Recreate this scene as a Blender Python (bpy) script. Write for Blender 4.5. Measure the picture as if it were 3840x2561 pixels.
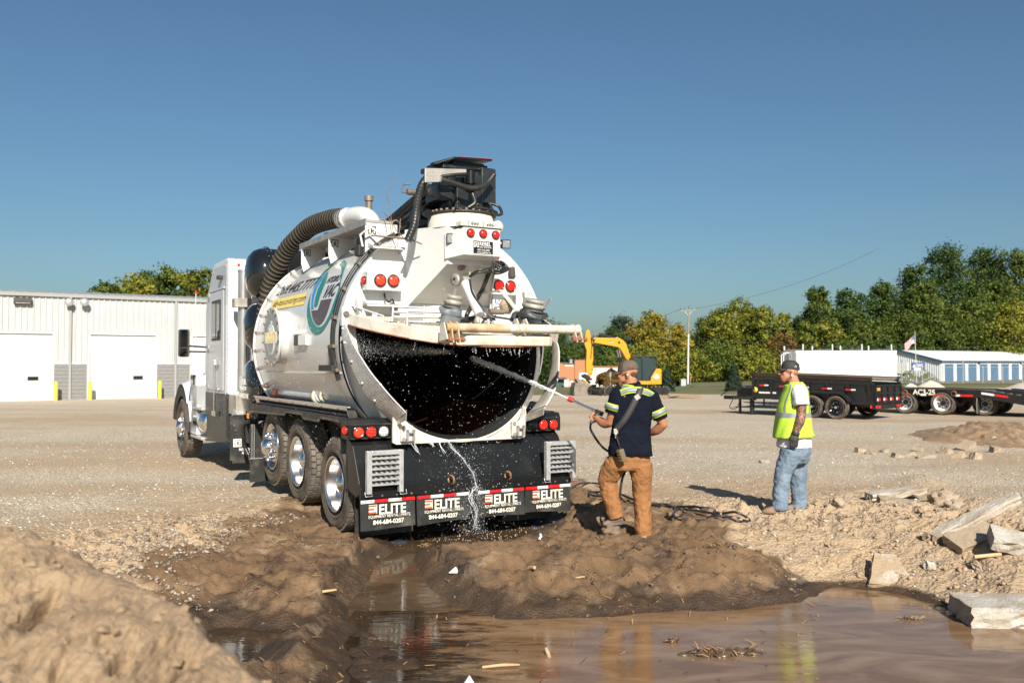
import bpy, math, random
import numpy as np
from mathutils import Vector, Matrix, noise
for o in list(bpy.data.objects): bpy.data.objects.remove(o)
S = bpy.context.scene
COL = S.collection
rnd = random.Random(7)
rng = np.random.default_rng(11)
PI = math.pi
# ------------------------------------------------------------------ camera, sky, sun, exposure
cam = bpy.data.objects.new('camera', bpy.data.cameras.new('camera')); COL.objects.link(cam)
CAM_H = 1.8
PITCH = math.atan((1365-1280.5)/3300)
cam.location = (0, 0, CAM_H); cam.rotation_euler = (PI/2+PITCH, 0, 0)
cam.data.sensor_width = 36; cam.data.lens = 3300/3840*36
cam.data.clip_start = 0.1; cam.data.clip_end = 3000
cam.data.dof.use_dof = True; cam.data.dof.focus_distance = 9.6; cam.data.dof.aperture_fstop = 2.5
S.camera = cam
SUN_EL = math.radians(33.5)
trav = Vector((-.21*math.cos(SUN_EL), .978*math.cos(SUN_EL), -math.sin(SUN_EL)))
w = bpy.data.worlds.new('World'); S.world = w; w.use_nodes = True
nt = w.node_tree; bg = nt.nodes['Background']
sky = nt.nodes.new('ShaderNodeTexSky'); sky.sky_type = 'NISHITA'; sky.sun_disc = False
sky.sun_elevation = SUN_EL; sky.sun_rotation = math.radians(168)
sky.air_density = 1.1; sky.dust_density = 1.7; sky.ozone_density = 5.5; sky.altitude = 200
tn = nt.nodes.new('ShaderNodeMix'); tn.data_type = 'RGBA'; tn.blend_type = 'MULTIPLY'; tn.inputs[0].default_value = 1; tn.inputs[7].default_value = (.92, 1.03, .99, 1)
nt.links.new(sky.outputs[0], tn.inputs[6]); nt.links.new(tn.outputs[2], bg.inputs[0]); bg.inputs[1].default_value = 0.055
sun = bpy.data.objects.new('sun', bpy.data.lights.new('sun', 'SUN')); COL.objects.link(sun)
sun.data.energy = 5.0; sun.data.angle = math.radians(.5); sun.data.color = (1.0, .93, .82)
sun.rotation_euler = trav.to_track_quat('-Z', 'Y').to_euler(); sun.location = (10, -30, 30)
S.view_settings.view_transform = 'Standard'; S.view_settings.look = 'None'
S.view_settings.exposure = 0.68; S.view_settings.gamma = 1; S.view_settings.use_curve_mapping = False

# ------------------------------------------------------------------ materials
MATS = {}
def pm(name, c1, c2=None, scale=4., rough=.5, metal=0., bump=0., bscale=60., dirt=None, dscale=3., damt=.5, coat=0., rough2=None, spec=None, trans=0., emit=None, estr=0., attr=None, stretch=None, ior=None):
    if name in MATS: return MATS[name]
    m = bpy.data.materials.new(name); m.use_nodes = True; n = m.node_tree; L = n.links
    b = n.nodes['Principled BSDF']
    b.inputs['Roughness'].default_value = rough; b.inputs['Metallic'].default_value = metal
    b.inputs['Base Color'].default_value = (*c1, 1)
    if coat: b.inputs['Coat Weight'].default_value = coat; b.inputs['Coat Roughness'].default_value = .06
    if spec is not None: b.inputs['Specular IOR Level'].default_value = spec
    if trans: b.inputs['Transmission Weight'].default_value = trans
    if ior: b.inputs['IOR'].default_value = ior
    if emit: b.inputs['Emission Color'].default_value = (*emit, 1); b.inputs['Emission Strength'].default_value = estr
    tc = n.nodes.new('ShaderNodeTexCoord'); src = tc.outputs['Object']
    if stretch:
        mp = n.nodes.new('ShaderNodeMapping'); mp.inputs['Scale'].default_value = stretch
        L.new(src, mp.inputs[0]); src = mp.outputs[0]
    def nz(sc, det=5., ro=.6):
        t = n.nodes.new('ShaderNodeTexNoise'); t.inputs['Scale'].default_value = sc; t.inputs['Detail'].default_value = det; t.inputs['Roughness'].default_value = ro
        L.new(src, t.inputs['Vector']); return t.outputs['Fac']
    def ramp(f, a, bb):
        r = n.nodes.new('ShaderNodeMapRange'); r.inputs[1].default_value = a; r.inputs[2].default_value = bb
        L.new(f, r.inputs[0]); return r.outputs[0]
    def mix(f, a, bb):
        x = n.nodes.new('ShaderNodeMix'); x.data_type = 'RGBA'
        if f is not None and not isinstance(f, float): L.new(f, x.inputs[0])
        for i, v in ((6, a), (7, bb)):
            if isinstance(v, tuple): x.inputs[i].default_value = (*v, 1)
            else: L.new(v, x.inputs[i])
        return x.outputs[2]
    col = None
    if c2: 
        f = ramp(nz(scale), .35, .65); col = mix(f, c1, c2)
    if attr:
        a = n.nodes.new('ShaderNodeAttribute'); a.attribute_name = attr
        col = mix(a.outputs['Fac'], c1, c2)
    if dirt:
        f = ramp(nz(dscale, 8., .65), .62-.25*damt, .95-.25*damt); col = mix(f, col if col else c1, dirt)
        rr = n.nodes.new('ShaderNodeMapRange'); rr.inputs[3].default_value = rough; rr.inputs[4].default_value = .75
        L.new(f, rr.inputs[0]); L.new(rr.outputs[0], b.inputs['Roughness'])
    elif rough2 is not None:
        rr = n.nodes.new('ShaderNodeMapRange'); rr.inputs[1].default_value = .35; rr.inputs[2].default_value = .65; rr.inputs[3].default_value = rough; rr.inputs[4].default_value = rough2
        L.new(nz(scale*2), rr.inputs[0]); L.new(rr.outputs[0], b.inputs['Roughness'])
    if col is not None: L.new(col, b.inputs['Base Color'])
    if bump:
        bp = n.nodes.new('ShaderNodeBump'); bp.inputs['Strength'].default_value = bump; bp.inputs['Distance'].default_value = .02
        L.new(nz(bscale, 6.), bp.inputs['Height']); L.new(bp.outputs[0], b.inputs['Normal'])
    MATS[name] = m; return m

WHITE = pm('white_paint', (.61, .61, .595), (.55, .55, .535), 1.2, .25, dirt=(.36, .28, .19), dscale=2.2, damt=.18, coat=.3)
CABW = pm('cab_white', (.65, .66, .67), (.61, .62, .63), 1., .2, dirt=(.5, .45, .38), dscale=3, damt=.06, coat=.4)
WHITED = pm('white_paint_dirty', (.63, .61, .555), (.56, .51, .42), 3., .4, dirt=(.30, .17, .07), dscale=5, damt=.38)
RUSTW = pm('rusted_white', (.60, .54, .44), (.42, .26, .11), 2.6, .5, dirt=(.16, .07, .03), dscale=5, damt=.3)
BLACK = pm('black_paint', (.007, .008, .009), (.011, .011, .011), 3, .32, dirt=(.04, .034, .028), dscale=6, damt=.12, spec=.35)
BLACKM = pm('black_matte', (.018, .018, .018), (.035, .033, .03), 5, .55, dirt=(.11, .09, .07), dscale=8, damt=.35)
GLOSSB = pm('gloss_black', (.008, .009, .01), rough=.08, coat=.5, dirt=(.05, .045, .04), dscale=9, damt=.1)
RUBBER = pm('rubber', (.05, .043, .035), (.085, .07, .054), 5, .8, dirt=(.17, .135, .10), dscale=5, damt=.8, bump=.15, bscale=40)
RUBFLAP = pm('rubber_flap', (.02, .02, .021), (.032, .032, .03), 3, .42, dirt=(.12, .10, .075), dscale=3.5, damt=.4)
TREAD = pm('tyre_tread', (.10, .088, .073), (.19, .16, .125), 9, .85)
ALU = pm('polished_aluminium', (.82, .82, .83), rough=.24, metal=1., c2=(.68, .67, .66), scale=4, rough2=.4, dirt=(.3, .25, .2), dscale=3, damt=.25)
CHROME = pm('chrome', (.82, .82, .83), rough=.12, metal=1.)
GALV = pm('galvanised_steel', (.66, .67, .67), (.5, .5, .5), 14, .36, metal=.6)
GREYM = pm('grey_metal', (.42, .41, .39), (.3, .28, .26), 6, .5, metal=.5)
STEEL = pm('mirror_steel', (.78, .76, .74), rough=.06, metal=1.)
TREADPL = pm('tread_plate', (.60, .57, .53), (.42, .38, .33), 5, .4, metal=.55, dirt=(.24, .18, .12), dscale=4, damt=.45)
TREADBK = pm('tread_plate_dark', (.05, .047, .043), (.12, .1, .08), 6, .45, metal=.3)
RED_L = pm('red_lens', (.75, .012, .008), rough=.18, emit=(1, .03, .015), estr=.35, c2=(.55, .01, .006), scale=90)
RED_G = pm('red_lens_dots', (.8, .06, .02), (.62, .012, .008), 120, .2, emit=(1, .06, .02), estr=.35)
CLEAR_L = pm('clear_lens', (.7, .7, .68), (.35, .35, .36), 70, .12)
AMBER = pm('amber_lens', (.8, .22, .02), rough=.2)
REDT = pm('red_reflective', (.62, .015, .02), rough=.3)
WHT = pm('white_reflective', (.72, .72, .7), rough=.35, dirt=(.35, .28, .2), dscale=9, damt=.3)
LETW = pm('letter_white', (.78, .77, .74), rough=.5, dirt=(.3, .25, .2), dscale=14, damt=.3)
LETWD = pm('letter_cream', (.74, .7, .6), rough=.55, dirt=(.25, .2, .14), dscale=14, damt=.35)
ORNG = pm('logo_orange', (.52, .09, .02), rough=.5, dirt=(.25, .1, .04), dscale=16, damt=.4)
LETB = pm('letter_black', (.025, .025, .03), rough=.4)
RUST = pm('rust', (.16, .06, .025), (.28, .13, .06), 14, .8)
GLASS = pm('dark_glass', (.01, .012, .014), rough=.04, coat=.3)
BRASS = pm('brass_dirty', (.24, .19, .14), (.16, .125, .095), 8, .55, metal=.4)

# ------------------------------------------------------------------ mesh builder
def catmull(pts, n):
    P = [np.array(p, float) for p in pts]; P = [2*P[0]-P[1]]+P+[2*P[-1]-P[-2]]; out = []
    for i in range(1, len(P)-2):
        for k in range(n):
            t = k/n; a, b, c, d = P[i-1:i+3]
            out.append(.5*((2*b)+(-a+c)*t+(2*a-5*b+4*c-d)*t*t+(-a+3*b-3*c+d)*t**3))
    out.append(P[-2]); return out
class MB:
    def __init__(s): s.v = []; s.f = []; s.mi = []; s.sm = []
    def add(s, vs, fs, m=0, smooth=False):
        o = len(s.v); s.v.extend([tuple(map(float, q)) for q in vs])
        for f in fs: s.f.append([i+o for i in f]); s.mi.append(m); s.sm.append(smooth)
        return s
    def box(s, c, d, R=None, m=0):
        hx, hy, hz = d[0]/2, d[1]/2, d[2]/2
        q = [Vector((x, y, z)) for x in (-hx, hx) for y in (-hy, hy) for z in (-hz, hz)]
        if R is not None: q = [R @ p for p in q]
        q = [(p[0]+c[0], p[1]+c[1], p[2]+c[2]) for p in q]
        return s.add(q, [(0,1,3,2),(4,6,7,5),(0,4,5,1),(2,3,7,6),(0,2,6,4),(1,5,7,3)], m)
    def bb(s, x0, x1, y0, y1, z0, z1, m=0):
        return s.box(((x0+x1)/2, (y0+y1)/2, (z0+z1)/2), (abs(x1-x0), abs(y1-y0), abs(z1-z0)), None, m)
    def bar(s, a, b, w, h, m=0, up=(0,0,1)):
        a, b = Vector(a), Vector(b); d = b-a; y = d.normalized(); x = y.cross(Vector(up))
        if x.length < 1e-4: x = Vector((1,0,0))
        x.normalize(); z = x.cross(y); R = Matrix((x, y, z)).transposed()
        return s.box((a+b)/2, (w, d.length, h), R, m)
    def prism(s, poly, vec, m=0):
        n = len(poly); v = Vector(vec); p = [Vector(q) for q in poly]
        nrm = Vector((0,0,0))
        for i in range(n): nrm += p[i].cross(p[(i+1) % n])
        if nrm.dot(v) > 0: p.reverse()
        q = p+[a+v for a in p]
        return s.add(q, [tuple(range(n)), tuple(range(2*n-1, n-1, -1))]+[(i, i+n, (i+1) % n+n, (i+1) % n) for i in range(n)], m)
    def frame(s, a, b):
        a, b = Vector(a), Vector(b); d = (b-a); z = d.normalized()
        x = z.orthogonal().normalized() if abs(z.z) > .95 else z.cross(Vector((0,0,1))).normalized()
        return a, d.length, x, z.cross(x), z
    def cyl(s, a, b, r0, r1=None, n=16, caps=True, m=0, smooth=True):
        r1 = r0 if r1 is None else r1
        a, l, x, y, z = s.frame(a, b); b = a+z*l; v = []
        for c, r in ((a, r0), (b, r1)):
            for i in range(n):
                t = 2*PI*i/n; v.append(c+x*(r*math.cos(t))+y*(r*math.sin(t)))
        s.add(v, [(i, (i+1) % n, (i+1) % n+n, i+n) for i in range(n)], m, smooth)
        if caps:
            if r0 > 1e-5: s.add(v[:n], [tuple(range(n-1, -1, -1))], m)
            if r1 > 1e-5: s.add(v[n:], [tuple(range(n))], m)
        return s
    def lathe(s, prof, c, ax, n=32, m=0, smooth=True, ang=(0, 2*PI)):
        a, _, x, y, z = s.frame(c, Vector(c)+Vector(ax)); k = len(prof); full = abs(ang[1]-ang[0]-2*PI) < 1e-4
        nn = n if full else n+1; v = []
        for i in range(nn):
            t = ang[0]+(ang[1]-ang[0])*i/n; d = x*math.cos(t)+y*math.sin(t)
            for r, h in prof: v.append(a+d*r+z*h)
        fs = []
        for i in range(n):
            j = (i+1) % nn
            for q in range(k-1): fs.append((i*k+q, j*k+q, j*k+q+1, i*k+q+1))
        return s.add(v, fs, m, smooth)
    def tube(s, pts, r, n=8, m=0, smooth=True, sub=0, caps=True, sq=1.):
        p = catmull(pts, sub) if sub else [np.array(q, float) for q in pts]
        k = len(p); rr = [r]*k if np.isscalar(r) else list(np.interp(np.linspace(0, 1, k), np.linspace(0, 1, len(r)), r)); v = []
        x = None
        for i in range(k):
            t = Vector(p[min(i+1, k-1)]-p[max(i-1, 0)])
            if t.length < 1e-9: t = Vector((0,0,1))
            t.normalize()
            if x is None: x = t.orthogonal().normalized()
            else:
                x = x-t*x.dot(t); x = x.normalized() if x.length > 1e-6 else t.orthogonal().normalized()
            y = t.cross(x)
            for j in range(n):
                a = 2*PI*j/n; v.append(Vector(p[i])+x*(rr[i]*math.cos(a))+y*(rr[i]*sq*math.sin(a)))
        s.add(v, [(i*n+j, i*n+(j+1) % n, (i+1)*n+(j+1) % n, (i+1)*n+j) for i in range(k-1) for j in range(n)], m, smooth)
        if caps: s.add(v[:n], [tuple(range(n-1, -1, -1))], m); s.add(v[-n:], [tuple(range(n))], m)
        return s
    def sph(s, c, r, nu=12, nv=8, m=0):
        r = (r, r, r) if np.isscalar(r) else r; v = []; f = []
        for j in range(nv+1):
            p = PI*j/nv
            for i in range(nu):
                t = 2*PI*i/nu; v.append((c[0]+r[0]*math.sin(p)*math.cos(t), c[1]+r[1]*math.sin(p)*math.sin(t), c[2]+r[2]*math.cos(p)))
        for j in range(nv):
            for i in range(nu): f.append((j*nu+i, (j+1)*nu+i, (j+1)*nu+(i+1) % nu, j*nu+(i+1) % nu))
        return s.add(v, f, m, True)
    def sheet(s, fn, nu, nv, m=0, smooth=True, two=0.):
        v = [fn(i/nu, j/nv) for j in range(nv+1) for i in range(nu+1)]; w = nu+1
        return s.add(v, [(j*w+i, j*w+i+1, (j+1)*w+i+1, (j+1)*w+i) for j in range(nv) for i in range(nu)], m, smooth)
    def build(s, name, mats, parent=None, bevel=0., loc=None, rotz=0.):
        me = bpy.data.meshes.new(name); me.from_pydata(s.v, [], s.f)
        for q in (mats if isinstance(mats, (list, tuple)) else [mats]): me.materials.append(q)
        me.polygons.foreach_set('use_smooth', s.sm); me.polygons.foreach_set('material_index', s.mi); me.update()
        return link(name, me, parent, bevel, loc, rotz)
def link(name, me, parent=None, bevel=0., loc=None, rotz=0.):
    o = bpy.data.objects.new(name, me); COL.objects.link(o)
    if parent is not None: o.parent = parent
    if loc is not None: o.location = loc
    if rotz: o.rotation_euler.z = rotz
    if bevel:
        b = o.modifiers.new('bevel', 'BEVEL'); b.width = bevel; b.segments = 2; b.limit_method = 'ANGLE'; b.angle_limit = math.radians(40)
    return o
def tag(o, label=None, cat=None, group=None, kind=None):
    for k, v in (('label', label), ('category', cat), ('group', group), ('kind', kind)):
        if v: o[k] = v
    return o
def thing(name, label, cat, loc=(0,0,0), rotz=0., group=None):
    o = bpy.data.objects.new(name, None); COL.objects.link(o); o.location = loc; o.rotation_euler = (0, 0, rotz)
    return tag(o, label, cat, group)
def dup(o, parent=None, loc=None, rot=None):
    c = o.copy(); COL.objects.link(c); c.parent = parent
    if loc is not None: c.location = loc
    if rot is not None: c.rotation_euler = rot
    for ch in o.children: dup(ch, c)
    return c
def text(txt, size, name, m, parent, origin, ux, uy, align='LEFT', depth=.002, shear=0., bold=0., sx=1., fn=None, space=1.):
    cu = bpy.data.curves.new(name, 'FONT'); cu.body = txt; cu.size = size; cu.shear = shear; cu.offset = bold; cu.align_x = align
    cu.extrude = depth; cu.space_character = space; cu.resolution_u = 3
    ob = bpy.data.objects.new(name, cu); me = bpy.data.meshes.new_from_object(ob); bpy.data.objects.remove(ob); bpy.data.curves.remove(cu)
    ux, uy = Vector(ux).normalized(), Vector(uy).normalized(); uz = ux.cross(uy); o = Vector(origin)
    for v in me.vertices:
        c = v.co
        v.co = fn(c.x*sx, c.y, c.z) if fn else o+ux*(c.x*sx)+uy*c.y+uz*c.z
    me.materials.clear(); me.materials.append(m); me.name = name; me.update()
    return link(name, me, parent)
def px(x, y, d):       # photo pixel (3840 wide) at depth d -> world point, used to lay out the place
    c, s_ = math.cos(PITCH), math.sin(PITCH); rx, ry, rz = (x-1920)/3300, 1., -(y-1280.5)/3300
    yy = c*ry-s_*rz; zz = s_*ry+c*rz; t = d/yy
    return Vector((rx*t, d, CAM_H+zz*t))
def pg(x, y, z=0.):
    c, s_ = math.cos(PITCH), math.sin(PITCH); rx, ry, rz = (x-1920)/3300, 1., -(y-1280.5)/3300
    yy = c*ry-s_*rz; zz = s_*ry+c*rz; t = (z-CAM_H)/zz
    return Vector((rx*t, yy*t, z))
# ------------------------------------------------------------------ ground
D2S = 1.6334
def dpoly(pts, z): return np.array([tuple(pg(x*D2S, y*D2S, z))[:2] for x, y in pts])
ZP = -.30
POOL = dpoly([(850,1640),(815,1590),(790,1530),(800,1470),(835,1432),(900,1440),(1010,1432),(1140,1424),(1290,1421),(1420,1414),(1540,1402),(1640,1403),(1740,1398),(1850,1384),(1882,1362),(1935,1350),(2010,1353),(2080,1368),(2140,1384),(2190,1400),(2260,1440),(2351,1436),(2600,1440),(2900,1640),(2900,1900),(830,1900)], ZP)
PUD = dpoly([(455,1458),(500,1446),(560,1440),(650,1442),(662,1452),(620,1475),(585,1500),(575,1545),(520,1560),(440,1540)], ZP)
STREAM = dpoly([(935,1262),(985,1262),(960,1290),(935,1320),(950,1345),(1010,1372),(1100,1392),(1230,1428),(1120,1445),(900,1450),(835,1430),(795,1400),(805,1378),(860,1350),(905,1310)], -.24)
RPUD = dpoly([(890,1232),(1000,1216),(1120,1204),(1210,1198),(1240,1204),(1225,1216),(1190,1232),(1150,1250),(1060,1259),(1000,1262),(930,1264)], -.06)
MUD = dpoly([(300,1370),(440,1300),(520,1250),(640,1225),(735,1172),(760,1140),(1290,1110),(1400,1160),(1560,1185),(1690,1230),(1720,1290),(1900,1350),(2010,1360),(2351,1440),(2600,1460),(2600,1900),(460,1900),(440,1460),(420,1400)], -.15)
DIRT2 = dpoly([(2110,1005),(2180,990),(2290,972),(2420,965),(2600,975),(2600,1012),(2300,1012),(2170,1018)], -.03)
def sdist(poly, X, Y):
    d = np.full(X.shape, 1e9); ins = np.zeros(X.shape, bool); n = len(poly)
    for i in range(n):
        ax, ay = poly[i]; bx, by = poly[(i+1) % n]; ex, ey = bx-ax, by-ay
        t = np.clip(((X-ax)*ex+(Y-ay)*ey)/(ex*ex+ey*ey), 0, 1)
        d = np.minimum(d, np.hypot(X-ax-t*ex, Y-ay-t*ey))
        c = (ay > Y) != (by > Y)
        with np.errstate(divide='ignore', invalid='ignore'): ins ^= c & (X < (bx-ax)*(Y-ay)/(by-ay+1e-12)+ax)
    return np.where(ins, -d, d)
_perm = np.random.default_rng(3).integers(0, 2**31, (4096,))
def vnoise(x, y, s=0):
    xi, yi = np.floor(x).astype(np.int64), np.floor(y).astype(np.int64); fx, fy = x-xi, y-yi
    fx = fx*fx*(3-2*fx); fy = fy*fy*(3-2*fy)
    def h(a, b): return (_perm[(a*1619+b*31337+s*6971) & 4095] % 100003)/100003.
    return (h(xi, yi)*(1-fx)+h(xi+1, yi)*fx)*(1-fy)+(h(xi, yi+1)*(1-fx)+h(xi+1, yi+1)*fx)*fy
def fbm(x, y, f, o=4, s=0, g=.5):
    r = 0; a = 1; t = 0
    for i in range(o): r = r+a*(vnoise(x*f, y*f, s+i)-.5); t += a; f *= 2.03; a *= g
    return r/t*2
def sstep(a, b, x):
    t = np.clip((x-a)/(b-a), 0, 1); return t*t*(3-2*t)
def bumpat(X, Y, cx, cy, r, h): return h*np.exp(-((X-cx)**2+(Y-cy)**2)/(r*r))
MOUNDS = [(*pg(300*D2S,1300*D2S)[:2], .55, .10), (*pg(2020*D2S,1140*D2S)[:2], .5, .12), (*pg(2290*D2S,1175*D2S)[:2], .5, .12), (*pg(2120*D2S,1110*D2S)[:2], .35, .14),
          (*pg(1330*D2S,1190*D2S)[:2], .22, .16), (*pg(1390*D2S,1192*D2S)[:2], .16, .14), (*pg(2330*D2S,1000*D2S)[:2], 1.6, .30), (*pg(2220*D2S,1010*D2S)[:2], .9, .12), (*pg(1010*D2S,1300*D2S)[:2], .45, .10), (*pg(1180*D2S,1310*D2S)[:2], .6, .12), (*pg(780*D2S,1290*D2S)[:2], .6, .07)]
def ground(X, Y, full=False):
    X = np.asarray(X, float); Y = np.asarray(Y, float); R = np.hypot(X, Y)
    base = -.004*np.clip(Y-14, 0, 95)-.002*np.clip(-Y, 0, 50)
    near = 1-sstep(14, 30, R)
    base = base+fbm(X, Y, .12, 3, 1)*.07*(1-sstep(60, 200, R))+fbm(X, Y, .55, 3, 5)*.05*near
    # truck ramp under the middle axles
    base = base+bumpat(X, Y, -2.75, 10.85, .55, .11)+bumpat(X, Y, -3.3, 12.1, .9, .06)
    rx = X/np.maximum(Y, 1.); base = base-.022*np.clip(Y-60, 0, 240)*(1-.65*sstep(.17, .21, rx))*(1-sstep(.22, .34, rx))*sstep(-.14, -.08, rx)
    for m in MOUNDS: base = base+bumpat(X, Y, *m)
    dM = sdist(MUD, X, Y); dU = sdist(PUD, X, Y); dP = np.minimum(sdist(POOL, X, Y), dU); dS = sdist(STREAM, X, Y); dR = sdist(RPUD, X, Y)
    wob = fbm(X, Y, 1.1, 5, 9, .6)*.55
    mud = 1-sstep(-.25, .25, dM+wob)
    rough = fbm(X, Y, 2.6, 5, 13, .62)
    ridg = 1-np.abs(fbm(X*1.0, Y*1.7, 2.2, 4, 23, .55))*2
    h = base+near*(mud*(.06*rough+.075*(ridg-.5)+.03*np.abs(fbm(X*1.6, Y*.9, 4.5, 3, 141)))+(1-mud)*.025*rough)
    clod = np.clip(vnoise(X*16, Y*16, 31)-.52, 0, 1)*np.clip(vnoise(X*2.2, Y*2.2, 41)-.3, 0, 1)
    dryledge = (1-mud)*(1-sstep(2.0, 4.5, dP))*near
    h = h+near*clod*.11*(.35+dryledge)+near*fbm(X, Y, 11, 3, 51)*.016*(.4+1.6*dryledge+mud*.8)+near*dryledge*(.11*np.abs(fbm(X, Y, 3.2, 4, 121, .6))+.10*np.clip(fbm(X, Y, 6.5, 3, 131), 0, 1)+.07*np.clip(fbm(X, Y, 14, 2, 161)-.1, 0, 1))
    h = h+near*mud*sstep(-.4, .7, X)*(.07*np.abs(fbm(X, Y, 5.5, 4, 171, .6))+.05*np.clip(fbm(X, Y, 12, 2, 181), 0, 1)-.02)
    # banks of the pool, stream and the puddle behind the truck
    dPw = dP+fbm(X, Y, 3., 3, 61)*.10
    bank = ZP+np.where(dPw > 0, .03*sstep(0, .12, dPw)+.27*np.clip(dPw, 0, 3)+.03*rough*sstep(0, .3, dPw), np.where((X < -.2-.3*rough) & (dU > .03), np.maximum(dPw*.12, -.03)+(.016+.062*fbm(X*.8, Y*1.7, 2.6, 5, 151, .62))*sstep(0, .1, -dPw), np.maximum(dPw*.35, -.14)))+.05*(vnoise(X*7, Y*7, 33)-.4)*sstep(.08, .35, dPw)+.03*(vnoise(X*15, Y*15, 37)-.5)*sstep(.05, .2, dPw)
    h = np.where(dPw < 2.2, np.minimum(h, bank+.10*sstep(.1, .5, dPw)*np.clip(ridg, 0, 1)*mud), h)
    dSw = dS+fbm(X, Y, 4., 3, 71)*.05
    zs = ZP+.02+.26*sstep(7.6, 9.0, Y)
    h = np.where(dSw < .25, np.minimum(h, zs-.03+np.where(dSw > 0, .7*dSw, .02*rough)), h)
    dRw = dR+fbm(X, Y, 4., 3, 81)*.04
    h = np.where(dRw < .3, np.minimum(h, -.085+np.where(dRw > 0, .5*dRw, dRw*.1)), h)
    if not full: return h
    wet = np.clip(.62*(1-sstep(-.4, .3, sdist(DIRT2, X, Y)+wob*2))+mud*.75+(1-sstep(0, .22, np.minimum(dPw, np.minimum(dSw, dRw))))*.8+.35*fbm(X, Y, 1.3, 3, 91)*mud, 0, 1)
    dirt = np.clip((1-sstep(3.2, 6., dP+fbm(X, Y, .7, 3, 95)*1.2)), 0, 1)
    dirt = np.maximum(dirt, (1-sstep(-.3, .5, sdist(DIRT2, X, Y)+wob*2)))
    track = .5+.5*fbm(X*.22+Y*.1, Y*1.1, .5, 5, 99)
    dirt = np.clip(dirt*.85+(.85*sstep(.42, .66, track))*(1-sstep(35, 55, R)), 0, 1)
    gr = sstep(-1.5, 1.5, Y-57-.10*(X-10)+fbm(X, Y, .2, 3, 7)*3)*sstep(-12, -8, X)*(1-sstep(-2, 2, X-Y*.46)*(1-sstep(0,3,Y-75)))
    gr = np.maximum(gr, sstep(95, 110, Y))
    damp = np.clip(1-sstep(.0, .62, np.minimum(np.minimum(dPw*1.3, dSw*1.1), dRw*1.2))*.72, 0, 1)
    return h, wet, dirt, gr, damp
def build_ground():
    a = np.concatenate([np.linspace(-36, 36, 560), np.linspace(36.6, 323.4, 90)]); a = np.radians(a)
    r = np.concatenate([np.linspace(.6, 5, 26), np.linspace(5.03, 14, 330)[0:], 14*np.exp(np.linspace(.008, math.log(900/14), 190))])
    A, Rr = np.meshgrid(a, r); X = np.sin(A)*Rr; Y = np.cos(A)*Rr
    h, wet, dirt, gr, damp = ground(X, Y, True)
    na, nr = len(a), len(r)
    co = np.stack([X, Y, h], -1).reshape(-1, 3); co = np.vstack([co, [[0, 0, 0]]])
    i, j = np.meshgrid(np.arange(nr-1), np.arange(na), indexing='ij'); j2 = (j+1) % na
    q = np.stack([i*na+j, (i+1)*na+j, (i+1)*na+j2, i*na+j2], -1).reshape(-1, 4)
    tri = [(nr*na, k, (k+1) % na) for k in range(na)]
    me = bpy.data.meshes.new('ground'); me.from_pydata(co.tolist(), [], q.tolist()+tri)
    me.polygons.foreach_set('use_smooth', [True]*len(me.polygons))
    for nm, arr in (('wet', wet), ('dirt', dirt), ('grass', gr), ('damp', damp)):
        at = me.attributes.new(nm, 'FLOAT', 'POINT'); at.data.foreach_set('value', np.append(arr.reshape(-1), 0.).astype(np.float32))
    me.materials.append(ground_mat()); me.update()
    return tag(link('ground', me), kind='structure')
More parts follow.
